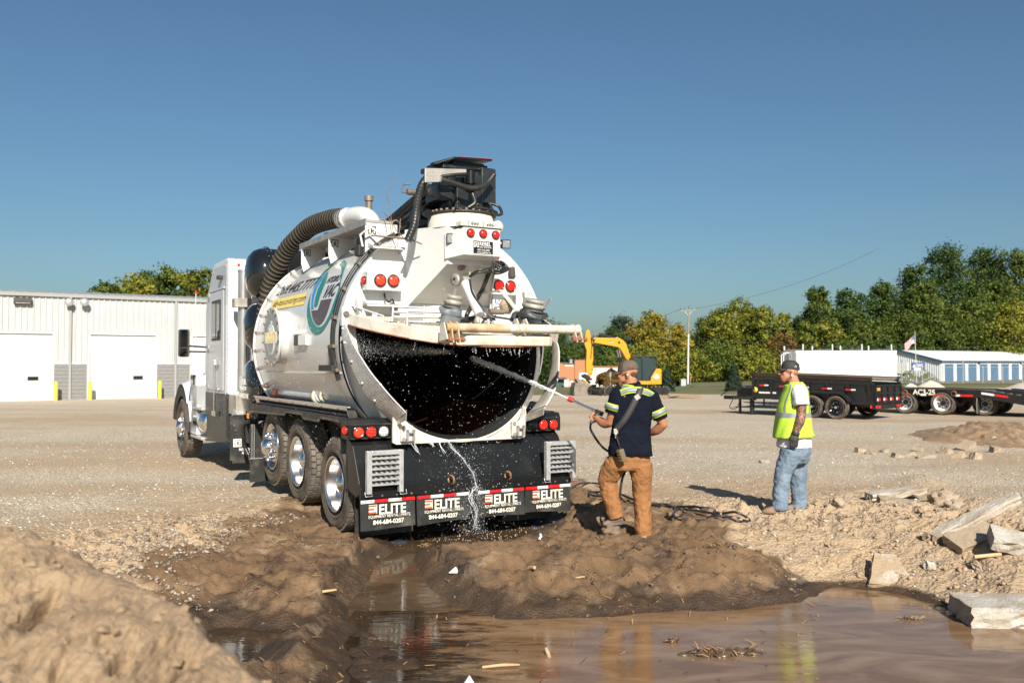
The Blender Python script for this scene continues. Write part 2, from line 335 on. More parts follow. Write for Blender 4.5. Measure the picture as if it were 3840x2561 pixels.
def ground_mat():
    m = bpy.data.materials.new('gravel_and_mud'); m.use_nodes = True; n = m.node_tree; L = n.links; b = n.nodes['Principled BSDF']
    geo = n.nodes.new('ShaderNodeNewGeometry')
    def nz(sc, det=6., ro=.6, t='N'):
        k = n.nodes.new('ShaderNodeTexNoise' if t == 'N' else 'ShaderNodeTexVoronoi'); k.inputs['Scale'].default_value = sc
        if t == 'N': k.inputs['Detail'].default_value = det; k.inputs['Roughness'].default_value = ro
        L.new(geo.outputs['Position'], k.inputs['Vector']); return k
    def at(nm):
        k = n.nodes.new('ShaderNodeAttribute'); k.attribute_name = nm; return k.outputs['Fac']
    def mr(f, a, bb, c=0., d=1.):
        k = n.nodes.new('ShaderNodeMapRange'); k.inputs[1].default_value = a; k.inputs[2].default_value = bb; k.inputs[3].default_value = c; k.inputs[4].default_value = d; L.new(f, k.inputs[0]); return k.outputs[0]
    def mx(f, a, bb, bt='MIX'):
        k = n.nodes.new('ShaderNodeMix'); k.data_type = 'RGBA'; k.blend_type = bt
        if isinstance(f, float): k.inputs[0].default_value = f
        else: L.new(f, k.inputs[0])
        for i, v in ((6, a), (7, bb)):
            if isinstance(v, tuple): k.inputs[i].default_value = (*v, 1)
            else: L.new(v, k.inputs[i])
        return k.outputs[2]
    def ma(op, a, bb):
        k = n.nodes.new('ShaderNodeMath'); k.operation = op
        for i, v in ((0, a), (1, bb)):
            if isinstance(v, float): k.inputs[i].default_value = v
            else: L.new(v, k.inputs[i])
        return k.outputs[0]
    vor = nz(28., t='V'); vor2 = nz(9., t='V'); fine = nz(60.); med = nz(3.5); big = nz(.45)
    sepc = n.nodes.new('ShaderNodeSeparateColor'); L.new(vor.outputs['Color'], sepc.inputs[0])
    stone = mx(sepc.outputs[0], (.34, .28, .20), (.81, .735, .60))
    stone = mx(mr(vor.outputs['Distance'], .25, .65), stone, (.33, .26, .185))
    gravel = mx(mr(big.outputs['Fac'], .35, .7), stone, mx(.45, stone, (.56, .46, .345)))
    soil = mx(mr(med.outputs['Fac'], .3, .7), (.29, .195, .11), (.43, .31, .19))
    soil = mx(mr(fine.outputs['Fac'], .45, .75, 0., .35), soil, (.52, .41, .29))
    dirtf = ma('MULTIPLY', at('dirt'), mr(med.outputs['Fac'], .25, .55, .55, 1.))
    dry = mx(dirtf, gravel, soil)
    mudl = mx(mr(med.outputs['Fac'], .3, .6), (.098, .054, .025), (.19, .115, .058))
    mudd = mx(mr(med.outputs['Fac'], .35, .65), (.028, .0155, .0075), (.075, .043, .021))
    dampf = mr(ma('ADD', at('damp'), mr(nz(1.7, 7., .65).outputs['Fac'], .3, .7, -.45, .45)), .35, .65)
    mud = mx(dampf, mudl, mudd)
    mud = mx(mr(fine.outputs['Fac'], .45, .75, 0., .35), mud, (.05, .033, .02))
    wetn = ma('ADD', at('wet'), mr(nz(2.2, 8.).outputs['Fac'], .3, .7, -.25, .25)); wetf = mr(wetn, .3, .62)
    c = mx(wetf, dry, mud)
    grass = mx(mr(med.outputs['Fac'], .3, .7), (.075, .085, .022), (.15, .14, .05))
    grass = mx(mr(big.outputs['Fac'], .4, .7, 0., .6), grass, (.2, .175, .075))
    c = mx(at('grass'), c, grass)
    L.new(c, b.inputs['Base Color'])
    rg = ma('SUBTRACT', .95, ma('MULTIPLY', ma('MULTIPLY', wetf, dampf), mr(med.outputs['Fac'], .4, .65, .3, .62)))
    L.new(rg, b.inputs['Roughness'])
    hs = ma('ADD', ma('MULTIPLY', ma('SUBTRACT', 1., vor.outputs['Distance']), ma('SUBTRACT', 1., wetf)), ma('MULTIPLY', fine.outputs['Fac'], .8))
    hs = ma('ADD', hs, ma('MULTIPLY', nz(14.).outputs['Fac'], 1.1))
    bp = n.nodes.new('ShaderNodeBump'); bp.inputs['Strength'].default_value = .75; bp.inputs['Distance'].default_value = .03
    L.new(hs, bp.inputs['Height']); L.new(bp.outputs[0], b.inputs['Normal'])
    return m
def water_mat(name, c1, c2, rough=.04, film=0., dark=None):
    m = bpy.data.materials.new(name); m.use_nodes = True; n = m.node_tree; L = n.links; b = n.nodes['Principled BSDF']
    geo = n.nodes.new('ShaderNodeNewGeometry'); mp = n.nodes.new('ShaderNodeMapping'); mp.inputs['Scale'].default_value = (.7, 2., 1.); L.new(geo.outputs['Position'], mp.inputs[0])
    t = n.nodes.new('ShaderNodeTexNoise'); t.inputs['Scale'].default_value = 1.6; t.inputs['Detail'].default_value = 9; t.inputs['Roughness'].default_value = .62; t.inputs['Distortion'].default_value = 1.2; L.new(mp.outputs[0], t.inputs[0])
    k = n.nodes.new('ShaderNodeMix'); k.data_type = 'RGBA'; k.inputs[6].default_value = (*c1, 1); k.inputs[7].default_value = (*c2, 1)
    r = n.nodes.new('ShaderNodeMapRange'); r.inputs[1].default_value = .38; r.inputs[2].default_value = .62; L.new(t.outputs['Fac'], r.inputs[0]); L.new(r.outputs[0], k.inputs[0]); L.new(k.outputs[2], b.inputs['Base Color'])
    if dark:
        sp = n.nodes.new('ShaderNodeSeparateXYZ'); L.new(geo.outputs['Position'], sp.inputs[0]); t4 = n.nodes.new('ShaderNodeTexNoise'); t4.inputs['Scale'].default_value = 5.5; t4.inputs['Detail'].default_value = 7; t4.inputs['Roughness'].default_value = .7; L.new(mp.outputs[0], t4.inputs[0])
        m1 = n.nodes.new('ShaderNodeMath'); m1.operation = 'MULTIPLY_ADD'; m1.inputs[1].default_value = 3.2; L.new(t4.outputs['Fac'], m1.inputs[0]); L.new(sp.outputs[0], m1.inputs[2])
        m2 = n.nodes.new('ShaderNodeMapRange'); m2.inputs[1].default_value = .95; m2.inputs[2].default_value = 1.55; L.new(m1.outputs[0], m2.inputs[0]); k2 = n.nodes.new('ShaderNodeMix'); k2.data_type = 'RGBA'; k2.inputs[6].default_value = (*dark, 1); L.new(k.outputs[2], k2.inputs[7]); L.new(m2.outputs[0], k2.inputs[0]); L.new(k2.outputs[2], b.inputs['Base Color'])
    rr = n.nodes.new('ShaderNodeMapRange'); rr.inputs[1].default_value = .4; rr.inputs[2].default_value = .7; rr.inputs[3].default_value = rough; rr.inputs[4].default_value = rough+film
    t2 = n.nodes.new('ShaderNodeTexNoise'); t2.inputs['Scale'].default_value = 5; t2.inputs['Detail'].default_value = 8; L.new(mp.outputs[0], t2.inputs[0]); L.new(t2.outputs['Fac'], rr.inputs[0]); L.new(rr.outputs[0], b.inputs['Roughness'])
    b.inputs['IOR'].default_value = 1.33; b.inputs['Specular IOR Level'].default_value = .7
    t3 = n.nodes.new('ShaderNodeTexNoise'); t3.inputs['Scale'].default_value = 9; t3.inputs['Detail'].default_value = 3; L.new(mp.outputs[0], t3.inputs[0])
    bp = n.nodes.new('ShaderNodeBump'); bp.inputs['Strength'].default_value = .10; bp.inputs['Distance'].default_value = .02; L.new(t3.outputs['Fac'], bp.inputs['Height']); L.new(bp.outputs[0], b.inputs['Normal'])
    return m
build_ground()
WAT = water_mat('muddy_water', (.15, .082, .038), (.235, .15, .085), .03, .16, (.03, .018, .009))
WATD = water_mat('dark_muddy_water', (.05, .032, .018), (.09, .058, .034), .03, .1)
def wsheet(name, poly, z, m, pad=0.25):
    x0, y0 = poly.min(0)-pad; x1, y1 = poly.max(0)+pad; b = MB(); b.add([(x0, y0, z), (x1, y0, z), (x1, y1, z), (x0, y1, z)], [(0, 1, 2, 3)])
    return tag(b.build(name, m), kind='structure')
_pc = POOL.copy(); _pc[:, 1] = np.maximum(_pc[:, 1], 3.2); _pc[:, 0] = np.clip(_pc[:, 0], -2.4, 9)
wsheet('muddy_pool', _pc, ZP, WAT, .1)
def wpoly(name, poly, z, m, g=.12):
    c = poly.mean(0); p = c+(poly-c)*(1+g); b = MB(); n = len(p)
    zz = z if callable(z) else (lambda q: z)
    b.add([(q[0], q[1], zz(q)) for q in p]+[(c[0], c[1], zz(c))], [(i, (i+1) % n, n) for i in range(n)])
    return tag(b.build(name, m), kind='structure')
wpoly('clear_puddle', PUD, ZP+.002, water_mat('puddle_water', (.03, .02, .012), (.05, .034, .02), .015, .03))
wpoly('rear_puddle', RPUD, -.075, WATD, .08)
_sy = np.linspace(7.15, 9.2, 24); _b = MB()
_cx = [float(np.interp(y, [5.2, 6.5, 7.4, 7.9, 8.4, 8.9, 9.2], [-1.5, -1.4, -1.4, -1.5, -1.15, -.95, -.9])) for y in _sy]
_b.add([(x+dx, y, ZP-.03+.29*float(sstep(7.2, 9.0, np.array(y)))) for x, y in zip(_cx, _sy) for dx in (-1.0, .9)], [(2*i, 2*i+1, 2*i+3, 2*i+2) for i in range(23)], 0, True)
tag(_b.build('runoff_stream', WATD), kind='structure')
# ------------------------------------------------------------------ the vacuum truck (local: x right, y forward, z up; origin under the mudflaps)
TH = math.radians(30.5)
T = thing('vacuum_truck', 'white hydro excavation vacuum truck with black deck and its rear tank door swung open', 'truck', (-.431, 9.46, 0), TH)
TC, TZ = 1.29, 2.06          # tank radius, axis height
def part(name, b, m, parent=None, bevel=0.): return b.build(name, m, parent or T, bevel)
# --- tyres and wheels
def tyre_mesh(R, w, lug=True, rows=4, n=44):
    b = MB(); h = w/2; rr = .30
    b.lathe([(rr-.01, -h*.62), (rr+.03, -h*.8), (R*.78, -h*1.04), (R*.92, -h*.98), (R-.018, -h*.84), (R-.012, -h*.5), (R-.012, h*.5), (R-.018, h*.84), (R*.92, h*.98), (R*.78, h*1.04), (rr+.03, h*.8), (rr-.01, h*.62)], (0,0,0), (1,0,0), 48, 0)
    for k in (.70, .74, .86): 
        for s in (-1, 1): b.lathe([(R*k-.006, s*h*(1.0 if k < .8 else 1.015)), (R*k, s*(h*(1.0 if k < .8 else 1.015)+.006)), (R*k+.006, s*h*(1.0 if k < .8 else 1.015))], (0,0,0), (1,0,0), 48, 0)
    if lug:
        rw = 2*h*.86/rows
        for r in range(rows):
            for i in range(n):
                a = 2*PI*(i+.5*(r % 2)+.15*rnd.random())/n; x = -h*.86+rw*(r+.5)
                Rm = Matrix.Rotation(a, 3, 'X') @ Matrix.Rotation(.18*(1 if r % 2 else -1), 3, 'Z'); c = Rm @ Vector((0, 0, R-.008)); 
                b.box((x, c.y, c.z), (rw*.86, 2*PI*R/n*.78, .024), Rm, 1)
    return b
WM = {}
def wheel_meshes():
    b = tyre_mesh(.51, .27); WM['tyre'] = b.build('tyre', [RUBBER, TREAD]); 
    b = tyre_mesh(.545, .33, True, 4, 34); WM['steer_tyre'] = b.build('tyre', [RUBBER, TREAD])
    # deep dish dual rim, outer side is -x
    b = MB(); b.lathe([(.305, -.135), (.302, -.142), (.285, -.135), (.275, -.10), (.262, -.02), (.24, .04), (.20, .055), (.115, .06)], (0,0,0), (1,0,0), 40, 0)
    WM['dish'] = b.build('wheel', [ALU])
    b = MB(); b.lathe([(.115, .06), (.115, -.04), (.095, -.075), (.05, -.10), (0.001, -.105)], (0,0,0), (1,0,0), 24, 0); WM['hub'] = b.build('hub', [CHROME])
    # convex disc wheel with hand holes
    b = MB(); b.lathe([(.305, -.13), (.302, -.14), (.288, -.13), (.28, -.09), (.255, -.055), (.235, -.07), (.205, -.115), (.17, -.135), (.11, -.14)], (0,0,0), (1,0,0), 40, 0)
    for i in range(10):
        a = 2*PI*i/10; c = Vector((-.094, .222*math.cos(a), .222*math.sin(a))); d = Vector((-.55, .7*math.cos(a), .7*math.sin(a))).normalized()
        b.cyl(c, c+d*.014, .026, .026, 14, True, 1)
    WM['disc'] = b.build('wheel', [ALU, BLACKM])
    b = MB(); b.lathe([(.118, -.135), (.115, -.19), (.10, -.235), (.06, -.262), (.001, -.27)], (0,0,0), (1,0,0), 28, 0); WM['hubcap'] = b.build('hub', [CHROME])
    b = MB(); b.lathe([(.022, 0), (.026, -.008), (.024, -.045), (.016, -.07), (.001, -.078)], (0,0,0), (1,0,0), 10, 0); WM['nut'] = b.build('lug_nut', [CHROME])
    for o in WM.values(): COL.objects.unlink(o)
wheel_meshes()
def put(k, parent, loc=(0,0,0), flip=False):
    o = WM[k].copy(); COL.objects.link(o); o.parent = parent; o.location = loc
    if flip: o.rotation_euler.z = PI
    return o
def wheel(x, y, z, style, tyre='tyre', flip=False, nuts=True):
    w_ = put('dish' if style == 'dish' else 'disc', T, (x, y, z), flip)
    put(tyre, w_); put('hub' if style == 'dish' else 'hubcap', w_)
    if style != 'dish' and nuts:
        for i in range(10):
            a = 2*PI*(i+.5)/10; put('nut', w_, (-.138, .167*math.cos(a), .167*math.sin(a)))
    return w_
AX = [(.90, .495), (2.255, .615), (3.40, .70)]
for i, (y, z) in enumerate(AX):
    st = 'dish' if i < 2 else 'disc'
    wheel(-1.085, y, z, st); wheel(1.085, y, z, st, flip=True)
    if i < 2:
        for s in (-1, 1):
            w2 = put('tyre', T, (s*.765, y, z)); 
wheel(-1.09, 9.75, .575, 'disc', 'steer_tyre'); wheel(1.09, 9.75, .575, 'disc', 'steer_tyre', True)
for y, z in AX+[(9.75, .56)]:
    b = MB(); b.cyl((-1., y, z), (1., y, z), .075, n=12); b.sph((0, y, z), (.24, .22, .24), 14, 8); part('axle', b, BLACKM)
# --- chassis
b = MB()
for s in (-1, 1): b.bb(s*.40, s*.48, .35, 4.3, .58, .80); b.bb(s*.40, s*.48, 4.3, 10.6, .80, 1.06)
for y in (.4, 1.6, 2.9, 4.2): b.bb(-.40, .40, y, y+.08, .60, .76)
for y in (4.6, 5.6, 7): b.bb(-.40, .40, y, y+.08, .85, 1.02)
part('chassis_frame', b, BLACKM, bevel=.006)
for s in (-1, 1): b = MB(); b.bb(s*.985, s*1.25, .42, 4.4, 1.195, 1.222); part('deck', b, BLACKM)
# --- side fascias over the wheels with their stepped lower edge
fp = [(.335, 1.245), (4.46, 1.245), (4.345, 1.12), (2.58, 1.157), (2.51, 1.198), (1.862, 1.199), (1.82, 1.157), (1.22, 1.151), (1.165, 1.198), (.55, 1.188), (.42, 1.135)]
for s in (-1, 1):
    b = MB(); b.prism([(s*1.262, y, z) for y, z in fp], (s*.022, 0, 0))
    f = part('side_fascia', b, BLACKM, bevel=.004)
    if s < 0:
        q = MB()
        for (y0, z0), (y1, z1) in zip(fp[2:9], fp[3:10]): q.bar((-1.288, y0, z0+.012), (-1.288, y1, z1+.012), .004, .03)
        for k in range(330):
            y = .5+3.8*rnd.random(); zz = 1.165+.07*rnd.random()
            lo = np.interp(y, [.55, 1.165, 1.22, 1.82, 1.862, 2.51, 2.58, 4.34], [1.19, 1.198, 1.151, 1.157, 1.199, 1.198, 1.157, 1.12])
            if zz > lo+.02: q.bar((-1.285, y, zz), (-1.285, y+.018*(1 if k % 2 else -1), zz+.012), .003, .006)
        tag(q.build('tread_edge', TREADBK, f), kind='stuff')
    for i in range(7):
        y0 = .54+i*.56; b = MB(); b.prism([(s*1.185, y0, 1.247), (s*1.185, y0+.552, 1.247), (s*1.212, y0+.552, 1.338), (s*1.212, y0, 1.338)], (s*.004, 0, 0))
        r_ = part('rail_panel', b, STEEL)
        if s < 0:
            q = MB()
            for dz in (1.268, 1.322): xo = -1.185-.027*(dz-1.247)/.091; q.bb(xo-.0045, xo-.001, y0+.25, y0+.262, dz-.012, dz+.012); q.bb(xo-.0045, xo-.001, y0+.285, y0+.297, dz-.012, dz+.012)
            q.build('slot', BLACKM, r_)
    b = MB(); b.bar((s*1.205, .48, 1.345), (s*1.205, 4.5, 1.345), .03, .012); part('rail_cap', b, GALV)
# black inner wheel-arch liner
for x0, x1 in ((-1.24, -.55), (.55, 1.24)): b = MB(); b.bb(x0, x1, .44, .47, .5, 1.19); part('wheel_arch_liner', b, BLACKM)
# --- rear apron
b = MB()
pr = [(.30, 1.02), (.22, .965), (.03, .60), (.0, .555), (.0, .50), (.10, .45), (.34, .5), (.40, 1.02)]
b.prism([(-1.262, y, z) for y, z in pr], (2.524, 0, 0)); part('rear_apron', b, BLACK, bevel=.008)
b = MB(); b.bb(-1.262, 1.262, -.035, .02, .452, .56); 
for i in range(16):
    x = -1.2+2.4*i/15; b.cyl((x, -.045, .478), (x, -.03, .478), .011, n=6, m=1)
part('rear_bumper', b, [BLACK, BRASS], bevel=.005)
for x in (-.27, .42):
    b = MB(); b.lathe([(.045, -.012), (.057, 0), (.045, .012)], (x, -.05, .585), (.95, .3, 0), 14, 0); part('tow_loop', b, RUST)
def lamp(name, c, r, m, rim=GLOSSB, n=(0, -1, 0), parent=None, dots=0, label=None):
    c = Vector(c); n = Vector(n).normalized(); b = MB()
    b.lathe([(r*.96, .0), (r*1.0, .016), (r*1.12, .02), (r*1.24, .012), (r*1.26, 0)], c, n, 24)
    o = b.build(name, rim, parent or T); 
    b = MB(); b.lathe([(r, 0.0), (r, .014), (r*.8, .024), (r*.4, .03), (.0005, .031)], c, n, 24); l = b.build('lens', m, o)
    if dots:
        _, _, x, y, z = b.frame(c, c+n); q = MB()
        k = dots; st = 1.7*r/k
        for i in range(-k//2, k//2+1):
            for j in range(-k//2, k//2+1):
                if math.hypot(i, j)*st < r*.86: 
                    p = c+x*i*st+y*j*st+n*.0285; q.sph(p, st*.3, 6, 4)
        q.build('led', CLEAR_L if m is CLEAR_L else RED_G, o)
    if label: o['label'] = label
    return o
for s, (xa, xb) in ((-1, (-1.30, -.82)), (1, (.82, 1.30))):
    b = MB(); b.prism([(xa, .235, 1.025), (xa, .235, 1.18), (xa, .27, 1.235), (xa, .46, 1.235), (xa, .46, 1.025)], (xb-xa, 0, 0))
    h_ = part('light_housing', b, BLACK, bevel=.01)
    q = MB(); q.bb(xa+.02, xb-.02, .226, .233, 1.172, 1.182); q.bb(xa+.02, xb-.02, .222, .233, 1.03, 1.042); q.build('housing_lip', BLACKM, h_)
xs = [(-1.196, RED_G, 7), (-1.062, RED_L, 3), (-.924, CLEAR_L, 5)]
for x, m, d in xs: lamp('tail_lamp', (x, .222, 1.098), .054, m, dots=d, label='clear reversing lamp with honeycomb lens' if m is CLEAR_L else None)
for x, m, d in [(.907, GLASS, 0), (1.046, RED_L, 0), (1.185, RED_L, 0)]: lamp('tail_lamp', (x, .222, 1.10), .054, m, dots=d, label='dark unlit lamp' if m is GLASS else None)
lamp('side_marker', (-1.31, .29, 1.12), .042, RED_L, n=(-1, -.35, 0))
# --- mudflaps with reflective strips and lettering
def mudflap(x0, x1, tilt=0.):
    zb = .145; b = MB(); 
    b.sheet(lambda u, v: (x0+(x1-x0)*u, -.012+.02*math.sin(u*5+x0)*(1-v)-.01*(1-v), zb+.012*math.sin(u*3+x0*2)+(.475-zb)*v), 10, 6)
    b.sheet(lambda u, v: (x0+(x1-x0)*u, -.002+.02*math.sin(u*5+x0)*(1-v)-.01*(1-v), zb+.012*math.sin(u*3+x0*2)+(.475-zb)*v), 10, 6)
    f = part('mudflap', b, RUBFLAP)
    n = 4; wd = (x1-x0)/n*1.0
    for i in range(n):
        q = MB(); a = x0+wd*i; lft = x0 < -1
        q.bb(a+.003, a+wd-.003, -.029, -.0225, .409, .440); q.build('reflective_strip', (REDT if (i % 2 == 1) == (x0 < -1 or .0 < x0 < .5) else WHT), f)
    xl = x0+.085; Yt = -.034
    kw = dict(depth=.0015)
    def fl(px_, py_, pz_): return Vector((px_, Yt+.012*math.sin((px_-x0)/(x1-x0)*5+x0)*(.4-py_)-.004-pz_, py_))
    # logo block: white square with three orange bars
    q = MB(); q.bb(xl, xl+.088, Yt-.001, Yt+.002, .302, .392); l1 = q.build('logo', LETWD, f)
    q = MB()
    q.bb(xl-.002, xl+.082, Yt-.004, Yt-.0012, .372, .388); q.bb(xl-.002, xl+.058, Yt-.004, Yt-.0012, .338, .356); q.bb(xl-.002, xl+.08, Yt-.004, Yt-.0012, .304, .321); q.build('logo_bars', ORNG, f)
    q = MB(); q.bb(xl+.012, xl+.07, Yt-.0035, Yt-.0013, .327, .333); q.bb(xl+.066, xl+.072, Yt-.0035, Yt-.0013, .327, .366); q.bb(xl+.012, xl+.07, Yt-.0035, Yt-.0013, .361, .367); q.build('logo_lines', LETWD, f)
    text('ELITE', .137, 'lettering', LETWD, f, (xl+.104, Yt, .293), (1,0,0), (0,0,1), depth=.001, bold=.0035, sx=.93)
    text('EQUIPMENT RENTAL | PARTS', .040, 'lettering', LETWD, f, (xl-.004, Yt, .257), (1,0,0), (0,0,1), depth=.001, bold=.0003, sx=.87)
    text('844-684-0207', .062, 'lettering', LETWD, f, (xl+.046, Yt, .192), (1,0,0), (0,0,1), depth=.001, bold=.0016, sx=.95)
    q = MB()
    for k in range(3): q.cyl((x0+.1+k*.2, -.03, .462), (x0+.1+k*.2, -.02, .462), .009, n=6)
    q.build('bolt', BRASS, f)
for x0, x1 in ((-1.265, -.672), (-.650, -.045), (.060, .642), (.662, 1.258)): mudflap(x0, x1)
for x0, x1 in ((-1.2, -.55), (.55, 1.2)): b = MB(); b.bb(x0, x1, .30, .315, .02, .5); part('inner_mudflap', b, RUBFLAP)
# --- folded ladder steps
def ladder(x0, x1):
    b = MB(); y0, y1 = -.135, -.075
    b.bb(x0, x0+.052, y0, y1, .512, .938); b.bb(x1-.047, x1, y0, y1, .512, .938); b.bb(x0+.05, x1-.045, y0, y1, .892, .938)
    o = part('folding_step', b, GALV, bevel=.005)
    for i in range(6):
        z = .86-i*.0525
        q = MB(); 
        q.prism([(x0+.052, -.125, z), (x0+.052, -.118, z+.004), (x0+.052, -.062, z+.034), (x0+.052, -.066, z+.040)], (x1-x0-.099, 0, 0))
        q.bb(x0+.052, x1-.047, -.13, -.122, z-.008, z+.006)
        n = 5
        for k in range(n):
            xa = x0+.062+(k+.15*(i % 2))*(x1-x0-.11)/n
            q.prism([(xa, -.112, z+.0125), (xa+.026, -.112, z+.0125), (xa+.016, -.075, z+.033), (xa-.010, -.075, z+.033)], (0, -.0025, .0025), 1)
        q.build('rung', [GALV, BLACKM], o)
    q = MB(); 
    for xx in (x0-.012, x1-.03): q.tube([(xx, -.10, .53), (xx, -.12, .49), (xx+.07, -.12, .49), (xx+.07, -.10, .53)], .004, 5)
    q.build('latch_wire', GALV, o)
ladder(-1.236, -.846); ladder(.868, 1.262)
# --- tank
YE = .58
b = MB()
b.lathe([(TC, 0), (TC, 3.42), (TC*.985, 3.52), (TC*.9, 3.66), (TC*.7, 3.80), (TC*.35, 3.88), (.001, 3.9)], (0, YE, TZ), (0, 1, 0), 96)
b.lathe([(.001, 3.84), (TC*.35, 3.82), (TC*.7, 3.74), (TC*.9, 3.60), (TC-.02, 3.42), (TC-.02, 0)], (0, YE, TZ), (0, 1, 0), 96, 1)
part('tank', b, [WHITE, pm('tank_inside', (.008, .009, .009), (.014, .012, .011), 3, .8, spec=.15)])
for yy, rr, ww in ((3.42, .03, .03),): b = MB(); b.lathe([(TC+.002, 0), (TC+rr, 0), (TC+rr, ww), (TC+.002, ww)], (0, YE+yy, TZ), (0, 1, 0), 96); part('tank_ring', b, WHITE)
q = MB()
for i in range(14):
    a = math.radians(95+i*11); q.cyl((TC*1.012*math.cos(a), YE+3.40, TZ+TC*1.012*math.sin(a)), (TC*1.012*math.cos(a), YE+3.385, TZ+TC*1.012*math.sin(a)), .018, n=6)
q.build('ring_bolt', BRASS, T)
for s in (-1, 1): b = MB(); b.bar((s*1.240, .62, 1.705), (s*1.240, 3.6, 1.69), .022, .012); part('weld_seam', b, WHITE)
for s in (-1, 1): b = MB(); b.prism([(s*1.03, y_, z_) for y_, z_ in ((.7, 1.22), (4., 1.22), (4., 1.3), (.7, 1.3))], (s*.12, 0, 0)); part('tank_saddle', b, BLACKM)
# upper end plate: fixed part of the tank end above the door hinge
b = MB(); cz = 2.30; a0 = math.asin((cz-TZ)/TC)
arc = [(TC*math.cos(a), YE-.012, TZ+TC*math.sin(a)) for a in np.linspace(a0, PI-a0, 48)]
b.prism(arc, (0, .02, 0)); part('end_plate', b, WHITE)
# opening below the hinge: white annulus and sloped throat, black rubber seal
def yend(z): return YE-.36*float(np.clip((2.30-z)/1.35, 0, 1))
RO, ZO = 1.12, 2.09
def open_strip(r0, r1, dy0, dy1, m, nm, a_lo=math.radians(172), a_hi=math.radians(368), n=56, z1=None):
    b = MB(); aa = np.linspace(a_lo, a_hi, n); v = []
    for a in aa:
        for r_, dy, zc in ((r0, dy0, ZO), (r1, dy1, ZO if r1 < 1.25 else TZ)):
            z = zc+r_*math.sin(a); v.append((r_*math.cos(a), yend(z)+dy, z))
    b.add(v, [(2*i, 2*i+1, 2*i+3, 2*i+2) for i in range(n-1)], 0, True); return part(nm, b, m)
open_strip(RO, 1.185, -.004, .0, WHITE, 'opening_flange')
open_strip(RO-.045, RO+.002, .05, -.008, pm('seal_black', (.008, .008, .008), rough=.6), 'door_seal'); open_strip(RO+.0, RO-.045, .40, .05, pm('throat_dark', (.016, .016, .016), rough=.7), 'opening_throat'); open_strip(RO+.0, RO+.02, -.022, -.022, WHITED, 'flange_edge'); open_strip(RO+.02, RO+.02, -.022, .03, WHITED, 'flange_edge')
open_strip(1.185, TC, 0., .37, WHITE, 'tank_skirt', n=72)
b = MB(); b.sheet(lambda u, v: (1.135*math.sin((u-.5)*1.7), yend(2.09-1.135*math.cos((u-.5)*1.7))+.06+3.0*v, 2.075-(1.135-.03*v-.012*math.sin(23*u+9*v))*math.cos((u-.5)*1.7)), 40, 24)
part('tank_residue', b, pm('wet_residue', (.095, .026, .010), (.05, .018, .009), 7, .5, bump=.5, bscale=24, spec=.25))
# white latch plate below the opening
b = MB(); aa = [math.radians(t) for t in np.linspace(214, 326, 24)]
poly = [(RO*1.015*math.cos(a), .115, ZO+RO*1.015*math.sin(a)) for a in aa]
poly = [(x, y, max(z, .99)) for x, y, z in poly]
poly = [(-.862, .115, 1.30)]+[p for p in poly if abs(p[0]) < .80]+[(.742, .115, 1.30), (.742, .115, .985), (.70, .115, .965), (-.82, .115, .965), (-.862, .115, .985)]
b.prism(poly, (0, .03, 0)); part('latch_plate', b, WHITED, bevel=.004)
for s, xx in ((-1, -.72), (1, .61)):
    b = MB(); b.bb(xx-.065, xx+.065, .07, .113, 1.0, 1.16); o = part('latch_bracket', b, WHITED, bevel=.004)
    q = MB(); q.lathe([(.03, -.02), (.045, -.02), (.045, .02), (.03, .02)], (xx+.03, .05, 1.12), (0, 1, 0), 12, ang=(0, PI)); q.bb(xx+.055, xx+.075, .03, .07, 1.0, 1.12); q.bb(xx-.015, xx+.005, .03, .07, 1.0, 1.12); q.build('latch_hook', GREYM, o)
    q = MB(); q.cyl((xx-.04, .055, 1.02), (xx-.04, .07, 1.02), .022, n=6); q.cyl((xx-.04, .055, 1.14), (xx-.04, .07, 1.14), .022, n=6); q.build('bolt', GREYM, o)
